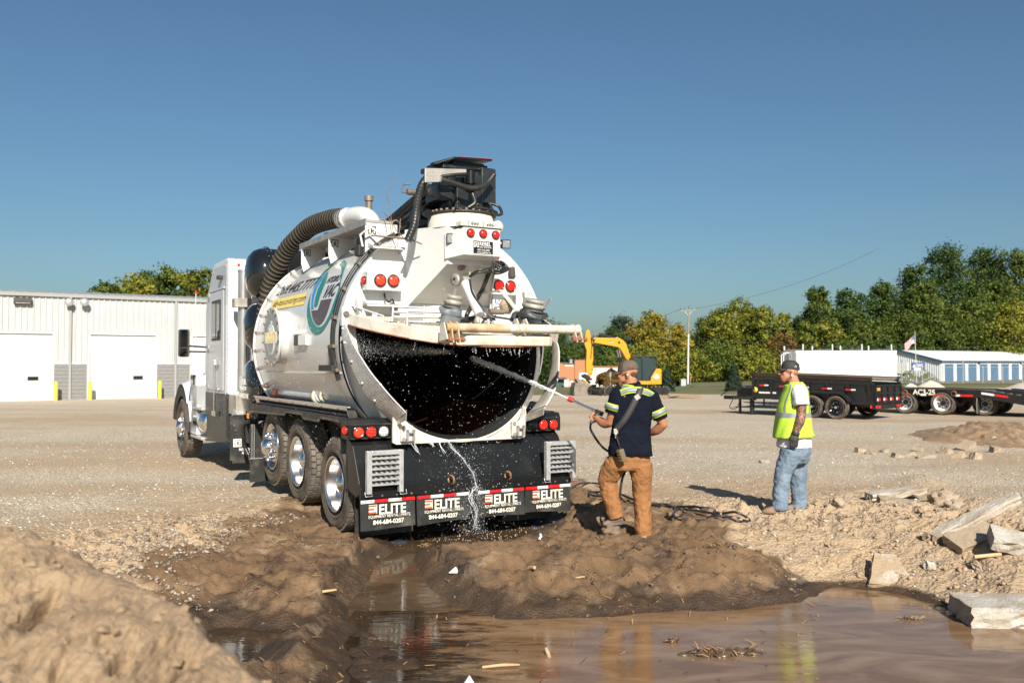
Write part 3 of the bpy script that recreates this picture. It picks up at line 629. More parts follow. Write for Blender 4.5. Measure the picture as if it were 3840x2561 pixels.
# --- diamond-plate splash guards either side of the opening
def guard(s):
    outer = [(1.25, .53, 2.26), (1.30, .45, 2.12), (1.295, .39, 1.98), (1.245, .33, 1.78), (1.14, .28, 1.54), (1.0, .255, 1.36), (.82, .25, 1.19)]
    inner = [(1.25, .53, 2.26), (1.262, .33, 2.12), (1.25, .2, 1.98), (1.15, .05, 1.74), (1.06, -.045, 1.59), (.97, -.105, 1.465), (.83, -.146, 1.31)]
    o_ = np.array(catmull(outer, 8)); i_ = np.array(catmull(inner, 8)); b = MB(); n = len(o_)
    v = []
    for k in range(n):
        for q in (o_[k], i_[k]): v.append((s*q[0], q[1], q[2]))
        for q in (o_[k], i_[k]): v.append((s*(q[0]-.012), q[1], q[2]))
    b.add(v, [f for k in range(n-1) for f in ((4*k, 4*k+4, 4*k+5, 4*k+1), (4*k+2, 4*k+3, 4*k+7, 4*k+6), (4*k+1, 4*k+5, 4*k+7, 4*k+3))], 0, True)
    b.tube([(s*(q[0]+.002), q[1], q[2]) for q in i_], .007, 5, 1)
    e0, e1 = outer[-1], inner[-1]
    b.prism([(s*e0[0], e0[1], e0[2]), (s*e1[0], e1[1], e1[2]), (s*e1[0], e1[1]+.01, e1[2]-.075), (s*(e0[0]-.01), e0[1]+.01, e0[2]-.06)], (-s*.01, 0, 0))
    g = part('splash_guard', b, [TREADPL, WHITE], bevel=.0)
    if s < 0:
        q = MB()
        for k in range(1, n-1):
            for j in range(1, 14):
                t = j/14; p = o_[k]*(1-t)+i_[k]*t; wd = np.linalg.norm(o_[k]-i_[k])
                if wd < .06 or j*.026 > wd*14/14 and False: continue
                if (j*0.5) > wd/.026*1.0: continue
                pp = o_[k]+(i_[k]-o_[k])/wd*(j*.026 if j*.026 < wd-.01 else 9)
                if pp[1] < -1: continue
                for kk in (0, .5):
                    tt = (o_[min(k+1, n-1)]-o_[k]); ps = pp+tt*kk; e = (i_[k]-o_[k])/wd*(.011 if (j+int(kk*2)) % 2 else -.011)+tt/np.linalg.norm(tt)*.011
                    q.bar((-(ps-e)[0]-.003, (ps-e)[1], (ps-e)[2]), (-(ps+e)[0]-.003, (ps+e)[1], (ps+e)[2]), .006, .005, up=(1, 0, 0))
        tag(q.build('tread_pattern', GALV, g), kind='stuff')
        q = MB()
        for k in (5, 14, 22, 30, 38): p = o_[k]*.78+i_[k]*.22; q.sph((-p[0]-.006, p[1], p[2]), .018, 8, 5)
        q.build('bolt', GALV, g)
guard(-1); guard(1)
# --- open door: half disc hinged at the tank end, outer face up
hy, hz = .52, 2.31
dv = Vector((0, -1.27, -.265)).normalized(); up = Vector((0, -dv.z, dv.y)); up = Vector((1, 0, 0)).cross(dv)
if up.z < 0: up = -up
def D(x, t, h=0.): return Vector((x, hy, hz))+dv*t+up*h
half = [(-1.215, 0), (-1.20, .10), (-1.17, .22), (-1.10, .40), (-1.02, .56), (-.93, .71), (-.83, .86), (-.72, 1.00), (-.60, 1.10), (-.42, 1.18), (-.2, 1.215), (0, 1.225)]
outl = half+[(-x, t) for x, t in half[-2::-1]]
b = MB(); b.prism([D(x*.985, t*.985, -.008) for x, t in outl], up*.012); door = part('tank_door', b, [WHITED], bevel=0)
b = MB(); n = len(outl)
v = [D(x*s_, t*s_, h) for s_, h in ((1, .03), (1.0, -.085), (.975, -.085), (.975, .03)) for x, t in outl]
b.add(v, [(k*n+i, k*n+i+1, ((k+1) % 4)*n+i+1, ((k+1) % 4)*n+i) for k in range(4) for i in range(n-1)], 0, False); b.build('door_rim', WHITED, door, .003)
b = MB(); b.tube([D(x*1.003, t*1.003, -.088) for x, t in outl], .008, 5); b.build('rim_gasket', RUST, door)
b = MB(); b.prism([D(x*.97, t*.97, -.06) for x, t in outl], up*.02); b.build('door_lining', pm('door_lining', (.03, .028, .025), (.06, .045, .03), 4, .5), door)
def gusset(pts, h0, h1): 
    b = MB(); b.prism([D(x, t, h0) for x, t in pts], up*(h1-h0)); return b.build('corner_gusset', WHITED, door, .005)
gusset([(-.86, .84), (-.70, 1.03), (-.44, 1.17), (-.50, 1.02), (-.56, .9)], -.09, .06)
gusset([(.60, 1.12), (.86, .92), (1.0, .72), (.85, .80)], -.08, .075)
b = MB(); b.prism([D(-.44, 1.19, -.085), D(.62, 1.19, -.085), D(.55, 1.235, -.075), D(-.35, 1.235, -.075)], up*.10); b.build('rim_front', WHITED, door, .012)
# locking bar with clevis brackets
def P3(x, y, z): return Vector((x, y, z))
pa, pb = P3(-.66, -.70, 2.155), P3(.90, -.70, 2.162)
b = MB(); b.cyl(pa, pb, .045, n=20); bar_ = b.build('locking_bar', RUSTW, door)
b = MB(); b.cyl(P3(.05, -.70, 2.1585), P3(.905, -.70, 2.162), .0465, n=20); b.build('bar_sleeve', WHITED, bar_)
def clevis(x, dz, bolt=True):
    q = MB()
    for dx in (-.035, .035):
        q.lathe([(.044, -.006), (.062, -.006), (.062, .006), (.044, .006)], (x+dx, -.70, 2.158), (1, 0, 0), 18)
        if dz: q.prism([(x+dx-.006, -.655, 2.11), (x+dx-.006, -.76, 2.14), (x+dx-.006, -.80, 2.158+dz-.03), (x+dx-.006, -.755, 2.158+dz-.035)], (.012, 0, 0))
    o = q.build('clevis', RUSTW, door)
    if bolt and dz:
        q = MB(); q.cyl((x-.085, -.775, 2.158+dz), (x-.045, -.775, 2.158+dz), .032, n=6); q.cyl((x-.05, -.775, 2.158+dz), (x+.10, -.775, 2.158+dz), .018, n=10); q.cyl((x+.06, -.775, 2.158+dz), (x+.085, -.775, 2.158+dz), .03, n=6); q.build('clevis_bolt', RUST, o)
clevis(-.585, -.12); clevis(.18, 0); clevis(.86, -.10)
for k, q_ in ((-.69, [(-.62, 2.02), (-.80, 2.04), (-.72, 2.20), (-.64, 2.19)]), (.21, [(-.70, 2.11), (-.60, 2.09), (-.52, 2.26), (-.58, 2.27)]), (.32, [(-.70, 2.11), (-.60, 2.09), (-.52, 2.26), (-.58, 2.27)])):
    b = MB(); b.prism([(k, y, z) for y, z in q_], (.012, 0, 0)); b.build('bar_arm', WHITED, door)
# grab rail on the door, louvred steps
b = MB(); b.tube([D(-1.15, -.08, .10), D(-1.02, .52, .085)], .010, 6); b.tube([D(-1.02, .52, .085), D(-1.02, .52, 0)], .010, 6); b.tube([D(-1.15, -.08, .10), D(-1.15, -.08, 0)], .010, 6); b.build('grab_rail', WHITE, door)
def door_step(x0, x1, t0):
    q = MB()
    for x in (x0, x1): q.bar(D(x, t0, 0), D(x+.02, t0-.06, .17), .012, .035)
    for h in (.155, .10, .055): q.bar(D(x0+.01, t0-.055*h/.155, h), D(x1+.01, t0-.055*h/.155, h), .045, .014)
    o = q.build('louvred_step', WHITE, door)
    q = MB()
    for h in (.155, .10, .055): q.bar(D(x0+.015, t0-.055*h/.155-.01, h-.012), D(x1+.005, t0-.055*h/.155-.01, h-.012), .03, .006)
    q.build('rung_edge', RUSTW, o)
door_step(-.84, -.48, .34); door_step(-.80, -.42, .64)
b = MB(); b.cyl(D(-.98, .18, 0), D(-.98, .18, .07), .03, n=12); b.build('vent_stub', WHITE, door)
text('269.445.7777', .10, 'lettering', LETB, door, D(-.95, .42, .0065), (1, 0, 0), -dv, depth=.001)
# two capped dump ports wrapped in grey tape
TAPE = pm('grey_tape', (.20, .22, .24), (.13, .145, .16), 7, .38, bump=.5, bscale=12); TAPEB = pm('dark_bag', (.07, .08, .09), (.035, .04, .045), 6, .3, bump=.8, bscale=14); CAPM = pm('cast_cap', (.36, .34, .30), (.27, .25, .21), 9, .5, metal=.3, dirt=(.2, .15, .1), dscale=8, damt=.4)
def port(x, t, r, h, bag, tw=0.):
    ax = (up+Vector((.12, -.05, .25))).normalized(); c = D(x, t, 0); b = MB()
    def fn(u, v):
        a = 2*PI*u; rr = r*(1.0+.10*math.sin(3*a+7*v+x*9)*(.5+v)+.07*math.sin(11*v+2*a)+(.16 if .72 < v < .92 else 0)*(1+.4*math.sin(5*a)))
        _, _, X, Y, Z = b.frame(c, c+ax); return c+Z*(h*v)+X*rr*math.cos(a)+Y*rr*math.sin(a)
    b.sheet(fn, 28, 18); b.lathe([(r*1.1, h), (.001, h+.01)], c, ax, 20); o = b.build('dump_port', bag, door)
    k = r*.93; q = MB(); q.lathe([(k*.9, h-.02), (k*.9, h+.03), (k*1.03, h+.03), (k*1.03, h+.06), (k*.94, h+.065), (k*.94, h+.085), (k*1.02, h+.09), (k*1.02, h+.115), (k*.95, h+.122), (k*.3, h+.128), (.001, h+.128)], c, ax, 28); cp = q.build('port_cap', CAPM, o)
    _, _, X, Y, Z = q.frame(c, c+ax)
    for a in (.7, 2.5, 4.4) if bag is TAPEB else (2.6, .3):
        q = MB(); d = X*math.cos(a)+Y*math.sin(a); p = c+Z*(h+.08)+d*k*1.05
        q.bar(p-Z*.03, p+Z*.035, .035, .03); q.bar(p+d*.01, p+d*(.045)+Z*.10, .02, .014); q.tube([p+d*.045+Z*.10, p+d*.06+Z*.09, p+d*.06+Z*.06, p+d*.045+Z*.05], .003, 5); q.build('cam_lever', GREYM, o)
    return o
port(-.45, .86, .098, .25, TAPE); port(.53, .84, .135, .24, TAPEB)
b = MB(); 
for k in range(2): b.tube([D(.42+.05*k, .7, .04), D(.5, .6, .12+.03*k), D(.7, .72, .10), D(.68, .95, .06), D(.45, 1.0, .05+.03*k)], .05, 8, sub=6)
b.build('loose_wrap', TAPEB, door)
b = MB(); b.sph(D(.35, .62, .25), (.08, .08, .09), 12, 8); b.build('foam_lagging', pm('foam', (.45, .36, .26), (.3, .22, .14), 12, .9, bump=.8, bscale=25), door)
# lift ram from the tower belly, hydraulic cylinder on the door
b = MB(); b.cyl((-.10, -.03, 2.665), (-.085, -.33, 2.31), .048, n=18); b.cyl((-.10, .02, 2.73), (-.10, -.03, 2.665), .024, n=12, m=1); o = part('lift_ram', b, [WHITE, CHROME])
q = MB(); q.cyl((-.13, -.02, 2.70), (-.05, -.02, 2.70), .04, n=14); q.lathe([(.03, -.012), (.07, -.012), (.07, .012), (.03, .012)], (-.17, .06, 2.70), (1, .2, 0), 18); q.build('ram_pin', GREYM, o)
b = MB(); b.prism([D(-.13, .78, 0), D(-.13, .98, 0), D(-.13, .93, .15), D(-.13, .84, .16)], (.02, 0, 0)); b.prism([D(-.04, .78, 0), D(-.04, .98, 0), D(-.04, .93, .15), D(-.04, .84, .16)], (.02, 0, 0)); b.cyl(D(-.15, .88, .12), D(0.0, .88, .12), .03, n=8); b.build('ram_lug', WHITED, door)
b = MB(); b.cyl(D(.0, .98, .10), D(.20, .98, .10), .042, n=16); b.cyl(D(.20, .98, .10), D(.28, .98, .10), .036, n=8, m=1); b.build('lock_cylinder', [WHITE, GREYM], door)
HOSE = pm('black_hose', (.015, .016, .016), (.03, .03, .028), 10, .35)
b = MB(); b.tube([(-.05, .02, 2.72), (.02, -.12, 2.80), (.30, -.15, 2.86), (.24, -.20, 2.90)], .013, 6, sub=8); b.tube([(-.06, -.02, 2.72), (.0, -.14, 2.77), (.2, -.16, 2.80), (.25, -.18, 2.88)], .012, 6, sub=8)
b.tube([(-.06, -.06, 2.70), (-.10, -.20, 2.55), (-.05, -.33, 2.38), (.05, -.42, 2.25)], .012, 6, sub=8)
b.tube([(.28, .10, 2.84), (.22, .2, 2.60), (.10, .3, 2.36), (.06, .2, 2.28)], .026, 7, sub=8)
for k in range(5): b.tube([(.18, -.14, 2.90), (.20+.05*math.cos(k), -.2, 2.84-.02*k), (.27+.02*k, -.18, 2.82), (.30, -.14, 2.86+.01*k), (.22, -.12, 2.90)], .010, 6, sub=6)
b.tube([D(-.25, .95, .02), D(-.15, .85, .10), D(0., .95, .17), D(.2, .98, .16)], .011, 6, sub=8); b.tube([D(-.28, .8, .02), D(-.2, 1.0, .05), D(-.05, .9, .14), D(.1, .85, .17)], .011, 6, sub=8)
part('hydraulic_hose', b, HOSE)
b = MB(); b.tube([D(.15, .55, .06), D(.3, .45, .02), D(.1, .4, .02)], .03, 7, sub=6); b.tube([D(-.2, .6, .04), D(.05, .5, .08), D(.3, .6, .03)], .035, 7, sub=6); b.build('coiled_hose', HOSE, door)
b = MB(); b.bar((.36, -.36, 2.36), (.30, -.10, 2.60), .05, .016); b.bar((.30, -.10, 2.60), (.36, .42, 2.60), .04, .012); part('prop_bar', b, WHITED)
b = MB(); b.cyl((.05, -.30, 2.35), (.22, -.30, 2.35), .03, n=10); b.cyl((.12, -.30, 2.35), (.12, -.30, 2.40), .018, n=8); b.bar((.12, -.3, 2.405), (.28, -.28, 2.43), .02, .006); part('ball_valve', b, BRASS)
# hinge plates
for s in (-1, 1):
    b = MB(); b.bb(s*1.20, s*1.28, .50, .56, 2.20, 2.40); b.cyl((s*1.24, .50, 2.33), (s*1.24, .47, 2.33), .028, n=14, m=1); part('hinge_plate', b, [WHITE, BRASS], bevel=.006)
    b = MB(); b.lathe([(.0, -.012), (.10, -.012), (.10, .012), (.0, .012)], (s*1.10, .50, 2.42), (1, 0, 0), 20); b.bb(s*1.09, s*1.11, .42, .56, 2.30, 2.44); part('hinge_ear', b, WHITE)
# --- lights, steps and number plate on the end plate
def face_box(x0, x1, z0, z1, lamps, side=False):
    b = MB(); b.prism([(x0, YE-.01, z0), (x0, YE-.01, z1+.02), (x0, .40, z1), (x0, .42, z0)], (x1-x0, 0, 0)); o = part('lamp_box', b, WHITE, bevel=.006)
    for x, z in lamps: lamp('tail_lamp', (x, .412, z), .056, RED_G if side else RED_L, dots=7 if side else 0)
face_box(-1.035, -.63, 2.585, 2.775, [(-.89, 2.69), (-.738, 2.692)], True); face_box(.49, .84, 2.60, 2.78, [(.565, 2.70), (.72, 2.70)])
lamp('side_marker', (-1.04, .49, 2.69), .036, RED_L, n=(-1, -.25, 0))
def face_step(x0, x1, z, d=.17):
    b = MB(); b.bb(x0, x1, YE-d, YE-.012, z-.006, z+.006); b.bb(x0, x1, YE-d, YE-d+.012, z-.02, z+.006); b.prism([(x0, YE-d, z), (x0, YE-.012, z), (x0, YE-.012, z+.06)], (.008, 0, 0)); b.prism([(x1-.008, YE-d, z), (x1-.008, YE-.012, z), (x1-.008, YE-.012, z-.06)], (.008, 0, 0)); part('step', b, WHITE)
face_step(-.97, -.60, 3.055); face_step(-1.035, -.64, 2.435)
b = MB(); b.tube([(-.78, .56, 2.56), (-.79, .50, 2.50), (-.75, .50, 2.47), (-.70, .52, 2.50), (-.68, .52, 2.42), (-.685, .53, 2.36)], .011, 6, sub=6); part('lamp_cable', b, HOSE)
b = MB(); b.bb(.537, .80, .50, .506, 2.432, 2.60); o = part('number_plate', b, pm('plate_white', (.72, .75, .78), rough=.35, c2=(.66, .7, .75), scale=4), bevel=.006)
text('RC 27', .082, 'lettering', pm('plate_blue', (.02, .06, .22), rough=.4), o, (.556, .497, 2.488), (1,0,0), (0,0,1), depth=.001, bold=.001, sx=.75)
text('APPORTIONED', .026, 'lettering', LETB, o, (.587, .497, 2.447), (1,0,0), (0,0,1), depth=.001, sx=.9)
# --- tower, collar and lamp box
b = MB()
def tower_side(s):
    o_ = [(s*.535, YE, 3.28), (s*.30, .0, 3.262), (s*.30, .0, 2.86), (s*.535, YE, 2.40)]
    b.prism(o_, (-s*.012, .0, 0))
tower_side(-1); tower_side(1)
b.prism([(-.535, YE, 3.27), (.535, YE, 3.27), (.30, .0, 3.252), (-.30, .0, 3.252)], (0, 0, .012)); b.bb(-.30, .30, -.008, .004, 2.86, 3.262)
b.prism([(-.52, .55, 2.47), (.52, .55, 2.47), (.29, .012, 2.90), (-.29, .012, 2.90)], (0, 0, .01))
tw = part('tower', b, pm('tower_white', (.61, .61, .595), (.56, .56, .545), 2, .25, dirt=(.36, .31, .25), dscale=3, damt=.1, coat=.2), bevel=.004)
b = MB(); b.prism([(-.02, .30, 2.66), (.0, .16, 2.78), (-.02, .02, 2.80), (-.03, .02, 2.62)], (.01, 0, 0)); b.cyl((-.05, .20, 2.795), (-.05, .198, 2.793), .001, n=6); b.build('belly_rib', WHITED, tw)
b = MB(); b.lathe([(.046, 0), (.046, .002), (0.001, .002)], (-.09, .07, 2.838), (0, -.62, -.78), 24); o = b.build('round_sticker', pm('sticker', (.10, .22, .30), (.35, .05, .04), 26, .5), tw)
b = MB(); b.lathe([(.385, 0), (.372, .008), (.368, .15), (.30, .152)], (0, .25, 3.262), (0, 0, 1), 56); o = part('slew_collar', b, WHITED)
b = MB(); b.lathe([(.30, 0), (.378, 0), (.382, .028), (.30, .03)], (0, .25, 3.412), (0, 0, 1), 56); o2 = b.build('slew_ring', BLACKM, o)
b = MB()
for i in range(30):
    a = 2*PI*i/30; b.cyl((.345*math.cos(a), .25+.345*math.sin(a), 3.44), (.345*math.cos(a), .25+.345*math.sin(a), 3.464), .019, n=6)
b.build('ring_bolt', BRASS, o)
b = MB(); b.prism([(-.205, -.20, 2.945), (.235, -.20, 2.945), (.325, .0, 2.91), (-.33, .0, 2.91)], (0, 0, .29)); lb = part('lamp_cabinet', b, WHITE, bevel=.006)
for x, z in ((-.126, 3.177), (.024, 3.179), (.176, 3.176)): lamp('brake_lamp', (x, -.202, z), .038, RED_L)
b = MB(); b.bb(-.098, .148, -.206, -.200, 2.958, 3.105); sg = b.build('maker_plate', pm('sign_black', (.012, .012, .013), rough=.3), lb)
q = MB()
for r_ in ((-.098, .148, 3.100, 3.105), (-.098, .148, 2.958, 2.963), (-.098, -.094, 2.963, 3.100), (.144, .148, 2.963, 3.100)): q.bb(r_[0], r_[1], -.2075, -.2065, r_[2], r_[3])
def rlogo(x, z, s_, yy, q, k=None):
    t = .13*s_; f = lambda a, c, d, e: q.bb(x+a*s_, x+c*s_, yy-.001, yy, z+d*s_, z+e*s_)
    f(0, .12, 0, 1); f(.12, 1, .88, 1); f(.88, 1, .0, .88); f(.12, .3, 0, .12); f(.72, .88, 0, .12)
    f(.34, .48, .12, .72); f(.48, .7, .60, .72); f(.58, .7, .42, .60); f(.48, .7, .34, .46); q.prism([(x+.5*s_, yy, z+.36*s_), (x+.62*s_, yy, z+.36*s_), (x+.78*s_, yy, z+.1*s_), (x+.64*s_, yy, z+.1*s_)], (0, -.001, 0))
rlogo(-.086, 3.030, .056, -.2065, q); q.build('sign_border', LETW, lb)
for s_, tx, xx, zz, sx_ in ((.056, 'REBEL', -.022, 3.052, .93), (.0255, 'VAC SYSTEMS', -.022, 3.026, .93), (.028, '403-314-2265', -.046, 2.996, .95), (.0255, 'www.rebelvac.ca', -.049, 2.972, .95)):
    text(tx, s_, 'lettering', LETW, lb, (xx, -.2075, zz), (1,0,0), (0,0,1), depth=.0008, bold=.0004 if s_ > .05 else .0, sx=sx_)
b = MB(); b.prism([(-.235, -.19, 3.25), (.25, -.19, 3.25), (.25, -.175, 3.305), (.23, -.15, 3.318), (-.20, -.15, 3.318), (-.225, -.175, 3.305)], (0, .12, 0))
o = part('light_bar', b, pm('light_bar_lens', (.52, .49, .40), rough=.1, coat=.5), bevel=.006)
q = MB(); q.bb(-.24, .255, -.20, -.06, 3.238, 3.25); q.build('light_bar_base', BLACKM, o)
q = MB()
for x in (-.10, -.068, -.036, .085, .117, .149): q.sph((x, -.193, 3.285), .014, 8, 6)
q.bb(-.145, -.138, -.193, -.186, 3.255, 3.31); q.bb(.03, .037, -.193, -.186, 3.255, 3.31); q.build('led', CHROME, o)
def work_lamp(c, n_, sz=.085, leds=5, par=None):
    c = Vector(c); n_ = Vector(n_).normalized(); b = MB(); _, _, x, y, z = b.frame(c, c+n_)
    zz = Vector((0, 0, 1)); xx = zz.cross(n_).normalized(); yy = n_.cross(xx); R = Matrix((xx, yy, n_)).transposed()
    b.box(c, (sz, sz, sz*.55), R); 
    for a, bb_ in ((sz*.5, 0), (-sz*.5, 0), (0, sz*.5), (0, -sz*.5)): b.box(c+xx*a*.94+yy*bb_*.94+n_*sz*.29, (sz*.1 if a else sz, sz*.1 if bb_ else sz, sz*.08), R)
    o = part('work_lamp', b, BLACKM, par, .004); q = MB()
    q.box(c+n_*sz*.28, (sz*.84, sz*.84, .003), R, 1)
    for i, j in ((-.26, .26), (.26, .26), (0, 0), (-.26, -.26), (.26, -.26)): q.sph(c+xx*i*sz+yy*j*sz+n_*sz*.27, sz*.09, 8, 6)
    q.build('led', [CHROME, pm('lamp_grey', (.22, .23, .23), rough=.3)], o); return o
work_lamp((-.275, -.05, 3.125), (-.35, -.95, -.05), .105); work_lamp((.345, -.12, 3.10), (-.1, -1, -.05), .095)
b = MB(); b.cyl((-.275, -.03, 3.12), (-.2, -.1, 3.12), .018, n=8); part('lamp_arm', b, WHITE); b = MB(); b.cyl((.345, -.1, 3.10), (.22, -.1, 3.12), .018, n=8); part('lamp_arm', b, WHITE)
def mirror_lamp(c, n_, sz):
    c = Vector(c); n_ = Vector(n_).normalized(); b = MB(); xx = Vector((0,0,1)).cross(n_).normalized(); yy = n_.cross(xx); R = Matrix((xx, yy, n_)).transposed()
    b.box(c, (sz*.72, sz, sz*.5), R); o = part('work_lamp', b, BLACKM, None, .012)
    q = MB(); q.cyl(c-yy*sz*.5, c-yy*sz*.75, .014, n=8); q.box(c-yy*sz*.78, (.04, .03, .04), R); q.build('lamp_bracket', GREYM, o)
mirror_lamp((-1.02, .70, 3.03), (-.9, -.2, 0), .125); mirror_lamp((.80, .50, 2.87), (.9, -.5, .1), .13); mirror_lamp((-1.02, 4.1, 2.83), (-.9, -.3, 0), .13)
# pulley ring right of the light bar
b = MB(); b.lathe([(.02, -.02), (.07, -.02), (.07, .02), (.02, .02)], (.31, -.0, 3.30), (0, 1, 0), 20); part('pulley', b, WHITED)
# --- slewing boom head
b = MB(); b.bb(-.22, .30, .12, .56, 3.50, 3.93); b.bb(-.16, .16, .05, .2, 3.46, 3.86); b.bb(-.36, -.18, .10, .42, 3.56, 3.72); b.bb(.14, .32, .04, .5, 3.56, 3.95); b.prism([(-.3, .1, 3.9), (.25, .1, 3.93), (.2, .6, 3.95), (-.34, .6, 3.92)], (0, 0, .06))
bh = part('boom_head', b, pm('boom_black', (.014, .017, .02), (.022, .025, .028), 4, .28, dirt=(.10, .09, .08), dscale=9, damt=.22), bevel=.012)
b = MB(); b.prism([(-.21, .02, 4.00), (.26, .02, 4.025), (.24, .45, 4.05), (-.26, .5, 4.02)], (0, 0, .018)); b.bb(-.18, .2, .1, .4, 3.94, 4.0); b.prism([(-.21, .02, 4.0), (-.40, .1, 3.93), (-.40, .3, 3.93), (-.21, .3, 4.0)], (0, 0, .015)); b.build('top_cover', [BLACK], bh)
b = MB(); b.prism([(-.15, .015, 4.022), (.255, .015, 4.044), (.24, .40, 4.069), (-.15, .40, 4.045)], (0, 0, .004)); b.build('reflector_strip', pm('red_film', (.35, .03, .015), rough=.25), bh)
b = MB(); b.prism([(x, -.06, z) for x, z in ((-.585, 3.838), (-.10, 3.88), (-.10, 3.845), (-.24, 3.82), (-.34, 3.775), (-.42, 3.71), (-.585, 3.688))], (0, .02, 0)); o = b.build('tread_plate_cover', TREADPL, bh, .003); q = MB()
for i in range(9):
    for j in range(5):
        x = -.57+i*.055+.02*(j % 2); z = 3.70+j*.034+i*.0045
        lo = np.interp(x, [-.585, -.42, -.34, -.24, -.10], [3.695, 3.715, 3.78, 3.825, 3.85]); 
        if z > lo+.012 and z < 3.838+(x+.585)*.087-.012: q.bar((x-.008, -.0625, z-.008*(1 if (i+j) % 2 else -1)), (x+.008, -.0625, z+.008*(1 if (i+j) % 2 else -1)), .005, .005, up=(0,1,0))
tag(q.build('tread_pattern', GALV, o), kind='stuff')
b = MB(); b.cyl((-.03, -.02, 3.74), (-.03, -.02, 3.875), .045, n=18); b.cyl((-.03, -.02, 3.735), (-.03, -.02, 3.748), .06, n=18); b.cyl((-.03, -.02, 3.70), (-.03, -.02, 3.74), .02, n=10, m=1); b.build('slew_motor', [BLACK, BRASS], bh)
def ribbed(name, pts, r, par, m=HOSE, sub=10, amp=.10, per=2, stp=.28):
    p = catmull(pts, sub); L_ = [0]
    for i in range(1, len(p)): L_.append(L_[-1]+np.linalg.norm(p[i]-p[i-1]))
    n_ = int(L_[-1]/(r*stp)); q = np.array(p); s_ = np.linspace(0, L_[-1], n_)
    pp = [np.array([np.interp(t, L_, q[:, k]) for k in range(3)]) for t in s_]; rr = [r*(1+(amp if i % per < max(1, per//2-1 if per == 4 else 1) + (1 if per == 4 else 0) else -amp*.4)) for i in range(n_)]
    b = MB(); b.tube(pp, 1., 14); 
    # re-radius
    b = MB(); x = None; v = []; n = 16
    for i in range(n_):
        t = Vector(pp[min(i+1, n_-1)]-pp[max(i-1, 0)]).normalized()
        x = t.orthogonal().normalized() if x is None else (x-t*x.dot(t)).normalized(); y = t.cross(x)
        for j in range(n):
            a = 2*PI*j/n; v.append(Vector(pp[i])+x*rr[i]*math.cos(a)+y*rr[i]*math.sin(a))
    b.add(v, [(i*n+j, i*n+(j+1) % n, (i+1)*n+(j+1) % n, (i+1)*n+j) for i in range(n_-1) for j in range(n)], 0, True)
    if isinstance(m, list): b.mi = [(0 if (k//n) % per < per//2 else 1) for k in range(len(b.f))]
    b.add(v[:n], [tuple(range(n-1, -1, -1))]); b.add(v[-n:], [tuple(range(n))])
    return part(name, b, m, par)
ribbed('spiral_wrapped_hose', [(-.47, .03, 3.80), (-.56, .05, 3.70), (-.60, .08, 3.55), (-.615, .1, 3.40), (-.64, .1, 3.25), (-.70, .12, 3.09)], .042, None, HOSE, amp=.05, per=3)
ribbed('spiral_wrapped_hose', [(-.42, -.10, 3.73), (-.28, -.12, 3.70), (-.10, -.13, 3.665), (.02, -.13, 3.685), (.13, -.11, 3.75), (.215, -.10, 3.85)], .03, None, HOSE, amp=.05, per=3)
ribbed('corrugated_tube', [(-.33, .35, 3.72), (-.36, .8, 3.62), (-.42, 1.4, 3.46), (-.5, 1.9, 3.38)], .05, None, HOSE, amp=.1)
b = MB(); b.tube([(-.03, -.05, 3.70), (-.05, -.1, 3.62), (-.03, -.12, 3.52), (-.1, -.1, 3.46)], .022, 7, sub=8); b.tube([(-.1, -.05, 3.83), (-.25, -.08, 3.80), (-.4, -.06, 3.77)], .018, 6, sub=6)
b.tube([(.22, .0, 3.55), (.30, -.05, 3.52), (.34, -.05, 3.44), (.24, -.08, 3.42), (.18, -.08, 3.46)], .016, 6, sub=8); b.tube([(.2, .0, 3.56), (.22, -.06, 3.48), (.18, -.08, 3.47), (.24, -.08, 3.45)], .012, 6, sub=8)
for x in (-.26, -.02): b.tube([(x, -.1, 3.45), (x+.03, -.12, 3.51), (x+.07, -.1, 3.45)], .010, 6, sub=6)
b.tube([(-.05, -.1, 3.47), (.08, -.11, 3.47), (.2, -.09, 3.46), (.28, -.05, 3.45)], .014, 6, sub=6); b.build('hydraulic_hose', HOSE, bh)
b = MB(); b.cyl((-.2, .4, 3.62), (-.15, 1.9, 3.46), .10, n=20); b.cyl((-.15, 1.85, 3.465), (-.15, 6.0, 3.46), .10, n=20); b.bb(-.38, -.2, .5, .8, 3.40, 3.55); b.cyl((-.40, .25, 3.42), (-.2, .9, 3.58), .05, n=12); b.cyl((.2, .5, 3.55), (.2, 5.2, 3.44), .09, n=16); part('boom', b, BLACK)
b = MB(); b.cyl((-.52, .55, 3.70), (-.42, .55, 3.70), .035, n=8); b.tube([(-.52, .55, 3.70), (-.56, .6, 3.70), (-.50, .7, 3.80), (-.42, .7, 3.82)], .008, 6, sub=6); part('boom_fitting', b, BRASS)
for x in (-.62, -.46): 
    b = MB(); b.tube([(x-.05, 1.0, 3.37), (x-.05, 1.0, 3.42), (x, 1.0, 3.45), (x+.05, 1.0, 3.42), (x+.05, 1.0, 3.37)], .012, 6, sub=6); part('lifting_eye', b, BRASS)
